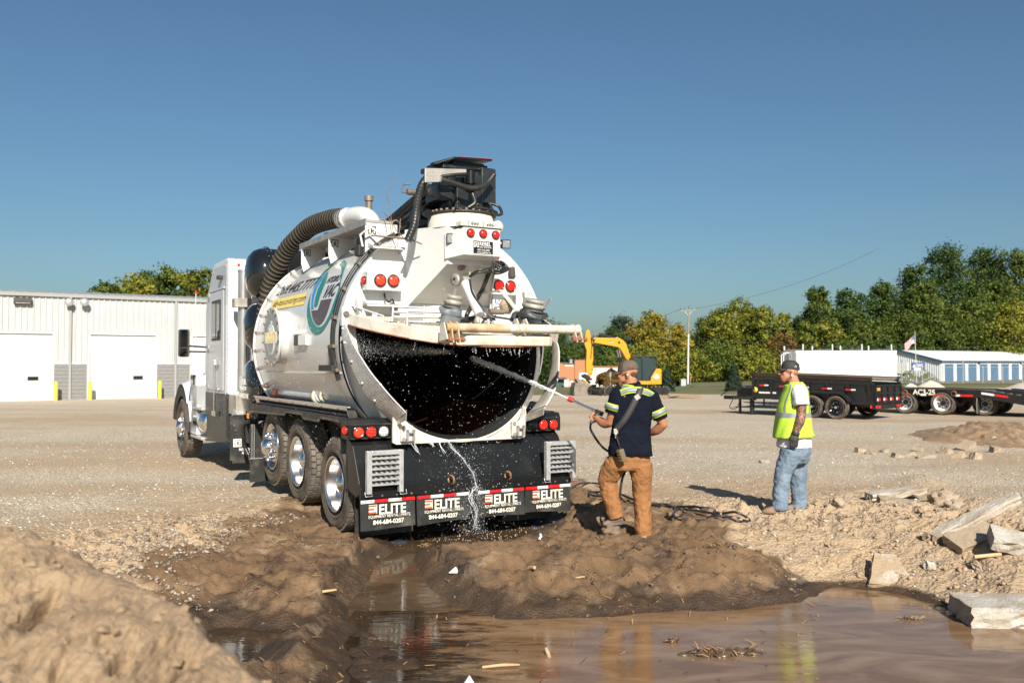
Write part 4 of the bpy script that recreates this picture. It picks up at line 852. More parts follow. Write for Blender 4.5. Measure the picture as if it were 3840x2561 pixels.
# twigs caught on the boom
TWIG = pm('twig', (.22, .16, .10), (.14, .09, .06), 12, .8)
b = MB(); b.tube([(-.80, .4, 3.55), (-.76, .4, 3.3), (-.75, .36, 3.15)], .004, 5); b.tube([(-.98, .45, 3.17), (-.75, .35, 3.15), (-.62, .25, 3.13), (-.50, .2, 3.08)], [.009, .012, .008], 6, sub=6); b.tube([(-.85, .4, 3.42), (-.75, .4, 3.30), (-.68, .35, 3.15)], .005, 5, sub=5); b.tube([(-.80, .4, 3.55), (-.78, .5, 3.62), (-.72, .5, 3.75), (-.66, .5, 3.92)], [.006, .002], 5, sub=5); b.tube([(-.8, .38, 3.34), (-.76, .38, 3.12), (-.72, .38, 3.05)], .004, 5); b.tube([(-.68, .36, 3.36), (-.72, .3, 3.2), (-.62, .3, 3.1)], .005, 5)
tag(b.build('caught_twigs', TWIG), 'dry broken twigs caught on the hoses beside the slewing boom', 'twigs'); bpy.data.objects['caught_twigs'].location = T.location; bpy.data.objects['caught_twigs'].rotation_euler = (0, 0, TH)
# hoses along the rim of the tank end
b = MB()
for k in range(4):
    rr = TC+.03+.02*(k % 2); yy = .64+.025*(k//2)
    b.tube([(rr*math.cos(a), yy+.0*a, TZ+rr*math.sin(a)) for a in np.linspace(math.radians(118), math.radians(199), 24)], .014, 6)
part('rim_hose', b, HOSE)
for a in (128, 142, 156, 170, 183, 194): 
    a = math.radians(a); q = MB(); q.box(((TC+.045)*math.cos(a), .65, TZ+(TC+.045)*math.sin(a)), (.035, .11, .035), Matrix.Rotation(-a, 3, 'Y')); q.build('hose_clamp', BRASS, T)
b = MB()
for i in range(4): b.bar((-1.31, .62+.16*i/4, 1.76), (-1.315, .68+.05*i, 2.0), .012, .03)
b.bb(-1.36, -1.27, .60, 1.02, 1.725, 1.735); b.bb(-1.36, -1.35, .60, 1.02, 1.735, 1.79); 
for i in range(12): b.bb(-1.36, -1.28, .62+.033*i, .626+.033*i, 1.735, 1.79)
part('grating_tray', b, BLACKM)
# grab handle on the tank top
b = MB(); b.tube([(-.80, .58, 3.20), (-.92, .62, 3.29), (-1.02, .66, 3.20), (-1.0, .64, 3.07)], .014, 6); part('grab_handle', b, WHITE)
# --- top walkway
b = MB(); b.bb(-.92, -.60, .76, 3.15, 3.362, 3.392); b.prism([(-.93, .74, 3.33), (-.93, 3.17, 3.33), (-.93, 3.17, 3.40), (-.93, .74, 3.40)], (.012, 0, 0)); wk = part('walkway', b, [GREYM])
q = MB(); q.bb(-.918, -.60, .78, 3.14, 3.352, 3.360)
for i in range(40):
    for j in range(4): q.bar((-.90+j*.075, .80+i*.059, 3.348), (-.86+j*.075, .82+i*.059, 3.348), .02, .01)
tag(q.build('grating', TREADPL, wk), kind='stuff')
for y in (.75, 1.98, 3.08):
    q = MB(); q.prism([(-.93, y, 3.355), (-.60, y, 3.355), (-.60, y, 3.24), (-.90, y, 3.02), (-.93, y, 3.13)] if y > 1 else [(-.93, y, 3.355), (-.55, y, 3.355), (-.55, y, 3.27), (-.93, y, 3.00)], (0, .008, 0))
    rlogo(-.90, 3.225, .085, y-.0015, q) if False else None
    br = q.build('walkway_bracket', WHITE, wk); q = MB(); rlogo(-.895, 3.23, .09, y-.001, q); q.build('cut_logo', LETB, wk)
# --- decals on the left flank of the tank
def onT(y, z, off=.006):
    dz = max(-.99, min(.99, (z-TZ)/TC)); r_ = TC+off; return Vector((-r_*math.sqrt(1-dz*dz), y, TZ+r_*dz))
def arcp(s_, y, off): a = s_/TC; r_ = TC+off; return Vector((-r_*math.cos(a), y, TZ+r_*math.sin(a)))
def zs(z): return TC*math.asin(max(-1, min(1, (z-TZ)/TC)))
def ttank(txt, size, m, y0, s0, bold=0., sx=1., shear=.25, rot=0.):
    return text(txt, size, 'lettering', m, T, (0,0,0), (1,0,0), (0,1,0), depth=.0015, shear=shear, bold=bold, sx=sx, fn=lambda x, y, z: arcp(s0+y+rot*x, y0-x, .005+z))
def yz(x, y):      # photo pixel -> (y, s) on the tank flank
    c0 = Vector((0, 0, CAM_H)); d = px(x, y, 1.)-c0; o = T.location
    r_ = Vector((math.cos(TH), math.sin(TH), 0)); u_ = Vector((-math.sin(TH), math.cos(TH), 0)); lo = c0-Vector(o)
    ox, oz = lo.dot(r_), lo.z-TZ; dx, dz = d.dot(r_), d.z; A_ = dx*dx+dz*dz; B_ = 2*(ox*dx+oz*dz); C_ = ox*ox+oz*oz-(TC+.005)**2
    k = B_*B_-4*A_*C_; t = (-B_-math.sqrt(max(k, 0)))/(2*A_); p = lo+d*t
    return p.dot(u_), TC*math.atan2(p.z-TZ, -p.dot(r_))
TEAL = pm('decal_teal', (.012, .20, .155), (.01, .16, .125), 3, .3); BLUE = pm('decal_blue', (.03, .22, .55), rough=.3); BRWN = pm('decal_brown', (.085, .055, .048), rough=.35); YEL = pm('decal_yellow', (.80, .60, .12), rough=.35); DKT = pm('decal_dark', (.03, .025, .03), rough=.35)
def decal(name, pts, m, off, par=None):
    P_ = [yz(850+x/2.851, 700+y/2.851) for x, y in pts]; return decal_ys(name, P_, m, off, par)
def decal_ys(name, P_, m, off, par=None):
    from mathutils.geometry import tessellate_polygon
    # triangulate then subdivide so that it follows the curve of the tank
    import bmesh
    bm = bmesh.new(); vs = [bm.verts.new((y, s_, 0)) for y, s_ in P_]
    for t in tessellate_polygon([[Vector((y, s_, 0)) for y, s_ in P_]]): 
        try: bm.faces.new([vs[i] for i in t])
        except ValueError: pass
    for _ in range(4):
        e = [x for x in bm.edges if x.calc_length() > .10]
        if not e: break
        bmesh.ops.subdivide_edges(bm, edges=e, cuts=1)
    bmesh.ops.triangulate(bm, faces=bm.faces)
    for v in bm.verts: v.co = arcp(v.co.y, v.co.x, off)
    bmesh.ops.recalc_face_normals(bm, faces=bm.faces)
    me = bpy.data.meshes.new(name); bm.to_mesh(me); bm.free(); me.materials.append(m); return link(name, me, par or T)
def closed(pts, sub=6): p = catmull(pts, sub); return [tuple(q) for q in p]
lo_ = closed([(1210,790),(1130,850),(1030,940),(950,1050),(890,1170),(862,1290),(862,1400),(880,1490),(905,1545),(940,1590),(970,1600),(1000,1590),(1030,1560),(1065,1500)])+closed([(1110,1400),(1160,1270),(1205,1130),(1225,1000),(1262,900),(1280,800)])
dl = decal('drop_outline', [(1205,792)]+closed([(1130,850),(1030,940),(950,1050),(890,1170),(862,1290),(860,1400),(880,1490),(910,1550),(945,1580),(980,1575),(1020,1550),(1060,1490),(1110,1400),(1160,1270),(1200,1130),(1225,1000),(1255,890),(1285,815)])+[(1258,785),(1240,800),(1205,830)]+closed([(1225,860),(1228,900),(1215,1000),(1190,1110),(1150,1220),(1100,1360),(1060,1440),(1020,1490),(980,1500),(945,1480),(910,1410),(890,1310),(892,1200),(915,1110),(960,1010),(1030,920),(1110,850)]), TEAL, .006)
decal('drop_earth', [(1010,1215),(1125,1195)]+closed([(1090,1300),(1060,1380),(1020,1450),(985,1478),(955,1465),(925,1410),(905,1330)])+[(900,1328),(975,1318)], BRWN, .0065)
decal('drop_inner', closed([(1085,905),(1020,960),(960,1050),(920,1140),(905,1240),(905,1310)])+[(930,1300)]+closed([(925,1240),(940,1160),(975,1060),(1030,970)]), BLUE, .0068)
decal('drop_inner', closed([(1090,900),(1070,980),(1040,1060),(1000,1160),(970,1260),(950,1290)])+[(935,1270)]+closed([(945,1200),(975,1100),(1020,1000)]), TEAL, .0069)
decal('website_banner', [(500,1215),(860,1130),(825,1260),(465,1325)], YEL, .006)
def tline(txt, p0_, p1_, hpx, m, bold, shear):
    a, c = yz(850+p0_[0]/2.851, 700+p0_[1]/2.851), yz(850+p1_[0]/2.851, 700+p1_[1]/2.851); e = yz(850+p0_[0]/2.851, 700+(p0_[1]-hpx)/2.851)
    L_ = a[0]-c[0]; h_ = (e[1]-a[1]); cu = bpy.data.curves.new('t', 'FONT'); cu.body = txt; cu.size = 1; ob = bpy.data.objects.new('t', cu); me = bpy.data.meshes.new_from_object(ob); wd = max(v.co.x for v in me.vertices); bpy.data.objects.remove(ob); bpy.data.meshes.remove(me)
    sz = h_/.72; return ttank(txt, sz, m, a[0], a[1], bold*sz, L_/(wd*sz), shear, (c[1]-a[1])/L_)
tline('269.445.7777', (520,1170), (915,1080), 85, DKT, .002, .35)
tline('dig-itexcavating.com', (485,1288), (825,1222), 62, DKT, .002, .25)
tline('HYDRO', (1055,1035), (1190,1008), 58, DKT, .006, .25); tline('VAC', (1012,1190), (1140,1165), 120, DKT, .02, .25)
# side manhole with the round sign
b = MB(); b.cyl((-1.15, 2.70, 2.14), (-1.405, 2.70, 2.14), .335, n=48); b.cyl((-1.40, 2.70, 2.14), (-1.425, 2.70, 2.14), .375, n=48); mh = part('side_manhole', b, WHITE, bevel=.004)
q = MB()
for i in range(18):
    a = 2*PI*(i+.5)/18; q.cyl((-1.425, 2.70+.35*math.cos(a), 2.14+.35*math.sin(a)), (-1.445, 2.70+.35*math.cos(a), 2.14+.35*math.sin(a)), .016, n=6)
q.build('bolt', BRASS, mh)
GREYD = pm('decal_grey', (.20, .22, .22), (.26, .28, .28), 4, .35)
q = MB(); n = 40; v = []
for i in range(n*2):
    a = 2*PI*i/(n*2); r_ = .31+(.018 if (i//4) % 2 else 0); v.append((-1.4275, 2.70+r_*math.cos(a), 2.14+r_*math.sin(a)))
q.prism(v, (-.0015, 0, 0)); q.build('gear_badge', GREYD, mh)
q = MB(); q.lathe([(.18, 0), (.20, 0), (.20, .001), (.18, .001)], (-1.4295, 2.70, 2.10), (-1, 0, 0), 32); q.lathe([(.12, 0), (.14, 0), (.14, .001), (.12, .001)], (-1.4295, 2.70, 2.06), (-1, 0, 0), 32)
q.prism([(-1.4295, 2.70+y, 2.14+z) for y, z in ((.10, .05), (.10, .12), (.02, .12), (.0, .20), (-.06, .20), (-.06, .10), (-.12, .10), (-.12, .05))], (-.001, 0, 0)); q.bb(-1.431, -1.4295, 2.42, 2.98, 2.06, 2.20); q.build('badge_lines', LETW, mh)
text('DIG-IT', .165, 'lettering', YEL, mh, (-1.4315, 2.965, 2.075), (0, -1, 0), (0, 0, 1), depth=.001, bold=.006, sx=1.0)
b = MB(); b.bb(-1.325, -1.285, 1.60, 1.90, 2.02, 2.14, 0); part('wiring_box', b, LETW, bevel=.004); b = MB(); b.bb(-1.328, -1.29, 1.90, 2.06, 2.02, 2.15); part('data_label', b, LETB)
# --- suction hose and elbow
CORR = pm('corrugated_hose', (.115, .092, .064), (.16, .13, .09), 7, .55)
ribbed('suction_hose', [(-.63, 2.15, 3.63), (-.68, 2.6, 3.67), (-.75, 3.22, 3.66), (-.82, 3.6, 3.54), (-.88, 3.86, 3.42), (-.93, 4.06, 3.25), (-.97, 4.24, 3.07), (-1.0, 4.37, 2.87), (-1.02, 4.47, 2.6), (-1.02, 4.56, 2.28), (-1.0, 4.6, 1.9)], .118, None, [CORR, pm('hose_groove_shade', (.012, .010, .008), rough=.9)], 14, .10, 4, .16)  # dusty crests; self-shadow between the ribs is painted in as near-black grooves
b = MB(); b.tube([(-.62, 2.20, 3.63), (-.58, 1.95, 3.63), (-.54, 1.72, 3.58), (-.52, 1.58, 3.46), (-.52, 1.55, 3.30)], .115, 20, sub=6); b.cyl((-.50, 1.75, 3.58), (-.50, 1.75, 3.79), .04, n=12, m=1); b.cyl((-.50, 1.75, 3.79), (-.50, 1.75, 3.85), .055, n=12, m=1); part('elbow_pipe', b, [WHITE, BRASS])
b = MB(); b.cyl((-.625, 2.13, 3.63), (-.64, 2.28, 3.632), .13, n=20); part('hose_clamp', b, GALV)
b = MB(); b.cyl((-.45, 3.0, 3.30), (-.45, 3.0, 3.52), .17, n=24); b.lathe([(.19, 0), (.19, .03), (.001, .06)], (-.45, 3.0, 3.52), (0, 0, 1), 24); part('top_hatch', b, WHITE); b = MB(); b.cyl((-.5, 2.3, 3.3), (-.5, 2.3, 3.48), .05, n=12); part('vent_pipe', b, WHITE)
# --- black cyclone drums behind the cab and the silencer drum
def drum(name, y, z, r_, x0, x1, bulge):
    b = MB(); b.lathe([(r_, x1-x0), (r_, 0), (r_*.98, -bulge*.25), (r_*.88, -bulge*.58), (r_*.66, -bulge*.85), (r_*.36, -bulge*.97), (.001, -bulge)], (x0, y, z), (1, 0, 0), 48)
    b.lathe([(r_, .06), (r_+.028, .06), (r_+.028, .02), (r_, .02)], (x0, y, z), (1, 0, 0), 48); o = part(name, b, GLOSSB)
    q = MB()
    for i in range(20):
        a = 2*PI*i/20; q.cyl((x0+.01, y+(r_+.014)*math.cos(a), z+(r_+.014)*math.sin(a)), (x0+.075, y+(r_+.014)*math.cos(a), z+(r_+.014)*math.sin(a)), .012, n=6)
    q.build('bolt', BRASS, o); return o
drum('cyclone_drum', 4.98, 3.16, .385, -.95, 1.05, .24); drum('cyclone_drum', 5.05, 2.36, .375, -.95, 1.05, .24)
sl = drum('silencer_drum', 4.72, 1.44, .42, -1.16, -.2, .10)
for s_, tx, zz in ((.115, 'REBEL', 1.50), (.075, 'VAC SYSTEMS', 1.42), (.105, 'HURRICANE', 1.30)): text(tx, s_, 'lettering', LETW, sl, (-1.268, 4.72+.27 if tx != 'REBEL' else 4.72+.13, zz), (0, -1, 0), (0, 0, 1), depth=.001, bold=.002, sx=.9 if tx == 'HURRICANE' else .85)
q = MB(); rlogo(0, 0, .14, 0, q); 
for i, v in enumerate(q.v): q.v[i] = (-1.268+v[1], 4.72+.28-v[0], 1.48+v[2])
q.build('logo', LETW, sl)
b = MB(); b.cyl((-1.05, 4.55, 1.75), (-1.05, 4.55, 2.02), .07, n=14); b.cyl((-1.2, 4.5, 1.9), (-.9, 4.5, 1.9), .055, n=14); b.box((-1.12, 4.45, 1.78), (.05, .12, .2)); b.tube([(-1.1, 4.4, 1.9), (-1.15, 4.3, 1.8), (-1.1, 4.25, 1.68)], .02, 6, sub=6); part('relief_valve', b, WHITE)
b = MB(); b.bb(-1.0, 1.0, 4.52, 5.4, 1.05, 2.9); b.bb(-.7, .9, 4.5, 5.9, 2.7, 3.45); part('blower_housing', b, BLACK, bevel=.02)
# tool tube on the deck
b = MB(); b.cyl((-1.08, 3.42, 1.42), (-1.08, 1.78, 1.42), .068, n=20); tb = part('tool_tube', b, pm('clear_tube', (.45, .46, .46), (.35, .35, .34), 4, .2, coat=.3))
b = MB(); b.cyl((-1.08, 3.42, 1.42), (-1.08, 3.62, 1.42), .085, n=20); b.build('tube_collar', pm('orange_plastic', (.55, .13, .03), rough=.4), tb)
b = MB(); b.lathe([(.07, -.04), (.095, -.04), (.095, .04), (.07, .04)], (-1.08, 1.85, 1.42), (0, 1, 0), 20); b.build('tube_end', pm('cream_plastic', (.62, .56, .46), (.5, .42, .32), 6, .5), tb); b = MB(); b.lathe([(.085, -.02), (.11, -.02), (.11, .02), (.085, .02)], (-1.06, 1.55, 1.43), (.5, 1, 0), 20, ang=(.3, PI+.9)); b.build('tube_end', pm('cream_plastic', (.62, .56, .46), (.5, .42, .32), 6, .5), tb)
b = MB(); b.cyl((-1.05, 3.85, 1.40), (-1.05, 4.0, 1.55), .05, n=10); b.cyl((-1.0, 3.85, 1.5), (-1.2, 3.85, 1.5), .035, n=8); part('valve_fitting', b, BRASS)
# --- cab
b = MB()
sp = [(6.26, 1.30), (6.26, 3.42), (6.30, 3.50), (6.42, 3.54), (7.36, 3.535), (7.48, 3.46), (7.93, 2.95), (7.97, 2.75), (7.97, 1.30)]
b.prism([(-1.155, y, z) for y, z in sp], (2.31, 0, 0)); cab = part('sleeper_cab', b, CABW, bevel=.03)
q = MB(); q.bb(-1.168, -1.157, 6.36, 7.93, 1.31, 2.76); q.prism([(-1.157, 6.36, 2.76), (-1.157, 7.93, 2.76), (-1.157, 7.90, 2.95), (-1.157, 7.42, 3.44), (-1.157, 6.36, 3.44)], (-.006, 0, 0)); q.build('side_panel', pm('cab_side_grey', (.50, .51, .53), rough=.35, metal=.25), cab)
q = MB(); q.bb(-1.182, -1.169, 6.50, 7.60, 1.36, 3.03); q.bb(-1.19, -1.169, 6.46, 7.62, 3.04, 3.075); dr = q.build('sleeper_door', pm('cab_door_grey', (.54, .55, .57), rough=.32, metal=.25), cab, .012)
q = MB(); q.bb(-1.192, -1.183, 6.69, 7.36, 2.20, 2.88); q.build('window_frame', BLACKM, dr, .02); q = MB(); q.bb(-1.196, -1.1925, 6.73, 7.32, 2.24, 2.84); wn = q.build('window', GLASS, dr)
q = MB(); q.bb(-1.20, -1.1965, 6.98, 7.02, 2.24, 2.84); q.build('window_bar', BLACKM, dr)
q = MB()
for z in (3.0, 2.1, 1.42): q.box((-1.19, 7.63, z), (.03, .10, .06))
q.build('hinge', GREYM, dr)
q = MB(); q.cyl((-1.215, 6.98, .95), (-1.215, 6.98, 1.86), .017, n=8); q.box((-1.205, 6.88, 1.83), (.05, .22, .09)); q.box((-1.205, 6.95, .97), (.06, .30, .08)); q.sph((-1.2, 6.78, 1.38), .03, 8, 6); q.build('grab_handle', CHROME, dr)
q = MB(); q.box((-1.19, 6.72, 3.24), (.09, .16, .06)); q.build('side_lamp', BLACKM, cab)
q = MB(); q.cyl((-1.0, 6.255, 3.42), (-1.0, 6.245, 3.42), .022, n=10); q.build('marker_lamp', RED_L, cab); q = MB(); q.cyl((-1.162, 6.45, 3.41), (-1.172, 6.45, 3.41), .02, n=10); q.cyl((-1.162, 7.38, 3.38), (-1.172, 7.38, 3.38), .02, n=10); q.build('marker_lamp', AMBER, cab)
q = MB()
for i in range(24): q.sph((-1.157, 6.28, 1.35+i*.087), .009, 6, 4); q.sph((-1.165, 7.92, 1.35+i*.06), .009, 6, 4)
tag(q.build('rivet', GALV, cab), kind='stuff')
SPK = pm('skirt_black', (.016, .016, .017), (.03, .03, .028), 6, .35, dirt=(.22, .2, .17), dscale=26, damt=.25)
b = MB(); b.prism([(-1.16, 6.34, .53), (-1.16, 7.98, .43), (-1.16, 7.98, 1.325), (-1.16, 6.34, 1.295)], (.25, 0, 0)); part('cab_skirt', b, SPK, bevel=.01)
b = MB(); b.bb(-1.14, -.80, 5.75, 6.26, 1.0, 1.31); part('tread_box', b, TREADPL, bevel=.008)
b = MB(); b.bb(-1.15, -.82, 5.72, 6.1, .93, .97); b.prism([(-1.15, 5.55, .98), (-1.15, 6.0, .98), (-1.15, 5.85, 1.1)], (.2, 0, 0)); part('cab_support', b, GALV)
# mid mudflaps
b = MB(); b.bb(-1.33, -.75, 5.29, 5.31, .34, 1.03); b.bb(-1.29, -.75, 5.29, 5.31, .295, .345); mf = part('front_mudflap', b, RUBFLAP, bevel=.004)
q = MB(); q.bb(-1.285, -1.165, 5.278, 5.288, .545, .665); q.build('logo_panel', LETW, mf)
q = MB(); rlogo(-1.268, .56, .09, 5.2775, q); q.build('logo', LETB, mf)
text('RED DEER', .055, 'lettering', LETW, mf, (-1.20, 5.286, .485), (1,0,0), (0,0,1), depth=.001, bold=.001); text('403-314-2265', .055, 'lettering', LETW, mf, (-1.158, 5.286, .43), (1,0,0), (0,0,1), depth=.001, bold=.001)
b = MB(); b.bb(-1.255, -.85, 4.39, 4.41, .115, .94); m2 = part('lift_axle_mudflap', b, RUBFLAP, bevel=.004)
q = MB(); q.bb(-1.26, -.85, 4.375, 4.389, .445, .455); q.bb(-1.235, -1.228, 4.38, 4.389, .455, .94); q.bb(-1.205, -1.198, 4.38, 4.389, .455, .94); q.build('stay', GALV, m2)
b = MB(); b.lathe([(.0, -.3), (.27, -.3), (.30, -.26), (.30, .26), (.27, .3), (.0, .3)], (-.80, 4.85, .72), (0, 1, 0), 28); part('air_tank', b, GLOSSB)
b = MB(); b.tube([(-1.2, 4.6, .98), (-1.25, 4.8, .9), (-1.2, 4.95, .6), (-1.15, 4.9, .45)], .03, 8, sub=6); part('air_hose', b, HOSE)
q = MB(); q.box((-1.285, 4.42, 1.06), (.02, .05, .07)); part('amber_marker', q, AMBER)
# exhaust stack
b = MB(); b.cyl((-1.0, 5.9, 1.36), (-1.0, 5.9, 3.28), .088, n=28); b.cyl((-1.0, 5.9, 3.27), (-1.0, 5.9, 3.30), .098, n=28); st = part('exhaust_stack', b, pm('stack_steel', (.62, .61, .6), (.5, .48, .46), 3, .3, metal=.8)); q = MB(); q.bb(-1.12, -.86, 5.77, 5.80, 2.70, 2.84); q.bb(-1.16, -1.10, 5.80, 6.0, 2.70, 2.84); q.build('stack_guard', TREADPL, st, .004)
# mirror
b = MB(); b.box((-1.53, 8.0, 2.17), (.185, .10, .49)); mi = part('wing_mirror', b, BLACKM, bevel=.035); q = MB(); q.bb(-1.605, -1.455, 7.944, 7.949, 2.10, 2.40); q.bb(-1.605, -1.455, 7.944, 7.949, 1.945, 2.08); q.build('mirror_glass', STEEL, mi); q = MB(); q.bar((-1.44, 8.0, 2.12), (-1.0, 8.25, 2.10), .035, .03); q.bar((-1.44, 8.0, 2.02), (-1.0, 8.25, 2.02), .03, .03); q.build('mirror_arm', BLACKM, mi)
b = MB(); b.cyl((-1.22, 8.6, 2.0), (-1.22, 8.6, 3.1), .009, n=6); b.cyl((-1.22, 8.6, 3.1), (-1.22, 8.6, 3.16), .013, n=6, m=1); part('aerial', b, [WHITE, RED_L])
# front cab, hood and fender
b = MB(); b.prism([(-.98, y, z) for y, z in ((7.95, .9), (7.95, 3.0), (8.5, 2.95), (8.95, 2.25), (9.0, 1.95), (9.0, .9))], (1.96, 0, 0)); part('front_cab', b, CABW, bevel=.04)
b = MB(); b.sheet(lambda u, v: ((-.98+.16*v+(1.96-.32*v)*u), 8.9+2.3*v, (1.98-.5*v*v-.10*v)-.35*(abs(u-.5)*2)**4), 20, 14); b.bb(-.9, .9, 8.95, 11.0, .8, 1.4); part('hood', b, CABW)
for s in (-1, 1):
    b = MB()
    def ff(u, v):
        a = math.radians(8+v*150); rr = .66+.14*math.sin(min(1, v*1.2)*PI*.6); y = 9.75-rr*math.cos(a)*1.0+0.0; z = .62+rr*math.sin(a)
        return (s*(.72+.54*u), y, z+(.24*(1-u))*math.sin(a))
    b.sheet(ff, 8, 18); b.bb(s*.9, s*1.20, 8.55, 9.06, .62, 1.40); b.prism([(s*1.20, y, z) for y, z in ((8.55, .5), (9.12, .5), (9.15, 1.18), (9.0, 1.48), (8.55, 1.60))], (-s*.3, 0, 0)); fd = part('front_fender', b, CABW)
    q = MB(); q.sheet(lambda u, v: (s*(1.255+.03*u), 9.75-(.60+.14*u)*math.cos(math.radians(-4+v*175)), .58+(.60+.15*u)*math.sin(math.radians(-4+v*175))), 3, 24); q.sheet(lambda u, v: (s*(1.285-.05*u), 9.75-(.74)*math.cos(math.radians(-4+v*175)), .58+(.75)*math.sin(math.radians(-4+v*175))), 2, 24); q.sheet(lambda u, v: (s*(1.255-.35*u), 9.75-(.605)*math.cos(math.radians(-4+v*175)), .58+.605*math.sin(math.radians(-4+v*175))), 2, 24); q.build('fender_flare', BLACKM, fd)
b = MB(); b.box((-1.19, 8.95, 1.50), (.05, .30, .20)); part('fender_lamp', b, GLASS, bevel=.03)
b = MB(); b.lathe([(.001, -.5), (.20, -.5), (.24, -.46), (.24, .46), (.20, .5), (.001, .5)], (-.98, 8.35, .76), (0, 1, 0), 28); part('step_tank', b, CHROME)
b = MB(); b.bb(-1.22, -.8, 8.0, 8.95, .97, 1.01); b.bb(-1.22, -.8, 8.0, 9.0, .44, .485); part('cab_step', b, GALV, bevel=.006)
b = MB(); b.bb(-1.1, 1.1, 11.05, 11.25, .45, .85); part('front_bumper', b, CHROME, bevel=.03)
# ------------------------------------------------------------------ white warehouse on the left
WZ = -.22; A0 = px(0, 1400, 46.); WR = math.atan2(.545, .838); wc, ws_ = math.cos(WR), math.sin(WR)
def wsx(x, off=0.):
    rx = (x-1920)/3300; ax, ay = A0.x+ws_*off, A0.y-wc*off; return (ax-rx*ay)/(rx*ws_-wc)
def wz(x, y): return px(x, y, A0.y+wsx(x)*ws_).z-WZ
W = thing('warehouse', 'long white ribbed metal warehouse with grey block base and white overhead doors', 'building', (A0.x, A0.y, WZ), WR)
SID = pm('white_siding', (.44, .45, .45), (.40, .41, .41), .8, .55); DOORW = pm('door_white', (.56, .56, .555), (.53, .53, .525), .6, .55); BLK = pm('grey_block', (.235, .23, .225), (.19, .187, .183), 3, .9, bump=.2, bscale=30); MORT = pm('mortar', (.42, .41, .39), rough=.95); TRIMG = pm('grey_trim', (.30, .30, .29), rough=.5)
d1r, d2l, d2r, d3l = wsx(198), wsx(338), wsx(584), wsx(722.5); dw = d2r-d2l; doors = [(d1r-dw, d1r), (d2l, d2r), (d3l, d3l+dw), (d1r-dw-(d2l-d1r)-dw, d1r-dw-(d2l-d1r)), (d3l+dw+(d2l-d1r), d3l+2*dw+(d2l-d1r))]; doors.sort()
HT = wz(400, 1255); HE = wz(0, 1106); HB = 2.03; x_lo, x_hi = doors[0][0]-2, doors[-1][1]+1.5
def siding(x0, x1, z0, z1):
    n = max(1, round((x1-x0)/.92)); w_ = (x1-x0)/n
    for i in range(n):
        b = MB(); xs_ = []; a = x0+i*w_; k = 3
        prof = []
        for j in range(k):
            u = a+w_*j/k; p = w_/k
            prof += [(u+.003 if j == 0 else u, 0), (u+p*.35, 0), (u+p*.43, -.06), (u+p*.64, -.06), (u+p*.72, 0)]
        prof.append((a+w_-.003, 0))
        v = [(x, y, z) for z in (z0, z1) for x, y in prof]; m_ = len(prof)
        b.add(v, [(q, q+1, q+1+m_, q+m_) for q in range(m_-1)]); b.build('siding_panel', SID, W)
prev = x_lo
bl = MB(); bl.bb(-.194, .194, -.045, 0, -.094, .094); full = bl.build('block', BLK, None, .006); me_full = full.data
bl = MB(); bl.bb(-.094, .094, -.045, 0, -.094, .094); half = bl.build('block', BLK, None, .006)
def block(src, x, z):
    o = src.copy(); COL.objects.link(o); o.parent = W; o.location = (x, -.012+rnd.uniform(-.004, .004), z); return o
def pier(x0, x1):
    b = MB(); b.bb(x0, x1, -.03, .2, 0, HB); b.build('mortar_bed', MORT, W)
    b = MB(); b.bb(x0-.01, x1+.01, -.07, 0, HB, HB+.05); b.build('base_flashing', pm('flash', (.7, .7, .69), rough=.4), W)
    n = int((x1-x0)/.4)
    for r_ in range(10):
        z = .105+r_*.203; x = x0+.2+(.2 if r_ % 2 else 0)*1
        if r_ % 2: block(half, x0+.1, z)
        while x+.19 <= x1+.01: block(full, x, z); x += .4
        if x1-(x-.2) > .15: block(half, x-.1, z)
    siding(x0, x1, HB+.05, HE)
for x0, x1 in doors:
    pier(prev+.06, x0-.06); prev = x1
    siding(x0-.06, x1+.06, HT+.08, HE)
    b = MB(); b.bb(x0-.06, x1+.06, -.06, .1, HT, HT+.08); b.bb(x0-.06, x0, -.06, .1, 0, HT); b.bb(x1, x1+.06, -.06, .1, 0, HT); b.build('door_frame', pm('frame_white', (.7, .7, .69), rough=.5), W)
    n = 6; hh = HT/n; dd = None
    for i in range(n):
        b = MB(); b.bb(x0, x1, .06, .09, i*hh+.004, (i+1)*hh-.004); b.build('door_section', DOORW, W)
    b = MB(); xm = x0+(x1-x0)*.73; b.bb(xm-.28, xm+.28, .045, .058, 1.12, 1.38); f = b.build('door_window', TRIMG, W, .03); q = MB(); q.bb(xm-.24, xm+.24, .038, .0445, 1.155, 1.345); q.build('pane', GLASS, f, .02)
pier(prev+.06, x_hi)
bpy.data.objects.remove(full); bpy.data.objects.remove(half)
b = MB(); b.bb(x_lo-.1, x_hi+.1, -.16, .0, HE, HE+.17); b.bb(x_lo-.1, x_hi+.1, -.17, -.15, HE+.13, HE+.18); b.build('gutter', TRIMG, W)
b = MB(); b.prism([(x_lo, 0, HE+.17), (x_lo, 14, HE+1.3), (x_lo, 14, HE+1.2), (x_lo, 0, HE+.07)], (x_hi-x_lo, 0, 0)); rf = b.build('roof', pm('roof_grey', (.45, .46, .46), rough=.4, metal=.4), W); 
q = MB(); n = int((x_hi-x_lo)/.6)
for i in range(n): x = x_lo+.3+i*.6; q.bar((x, -.05, HE+.19), (x, 14, HE+1.33), .05, .06)
tag(q.build('roof_rib', pm('roof_grey', (.45, .46, .46)), rf), kind='stuff')
b = MB(); b.bb(x_lo, x_hi, .2, 14, -.5, HE); b.build('building_core', DOORW, W)
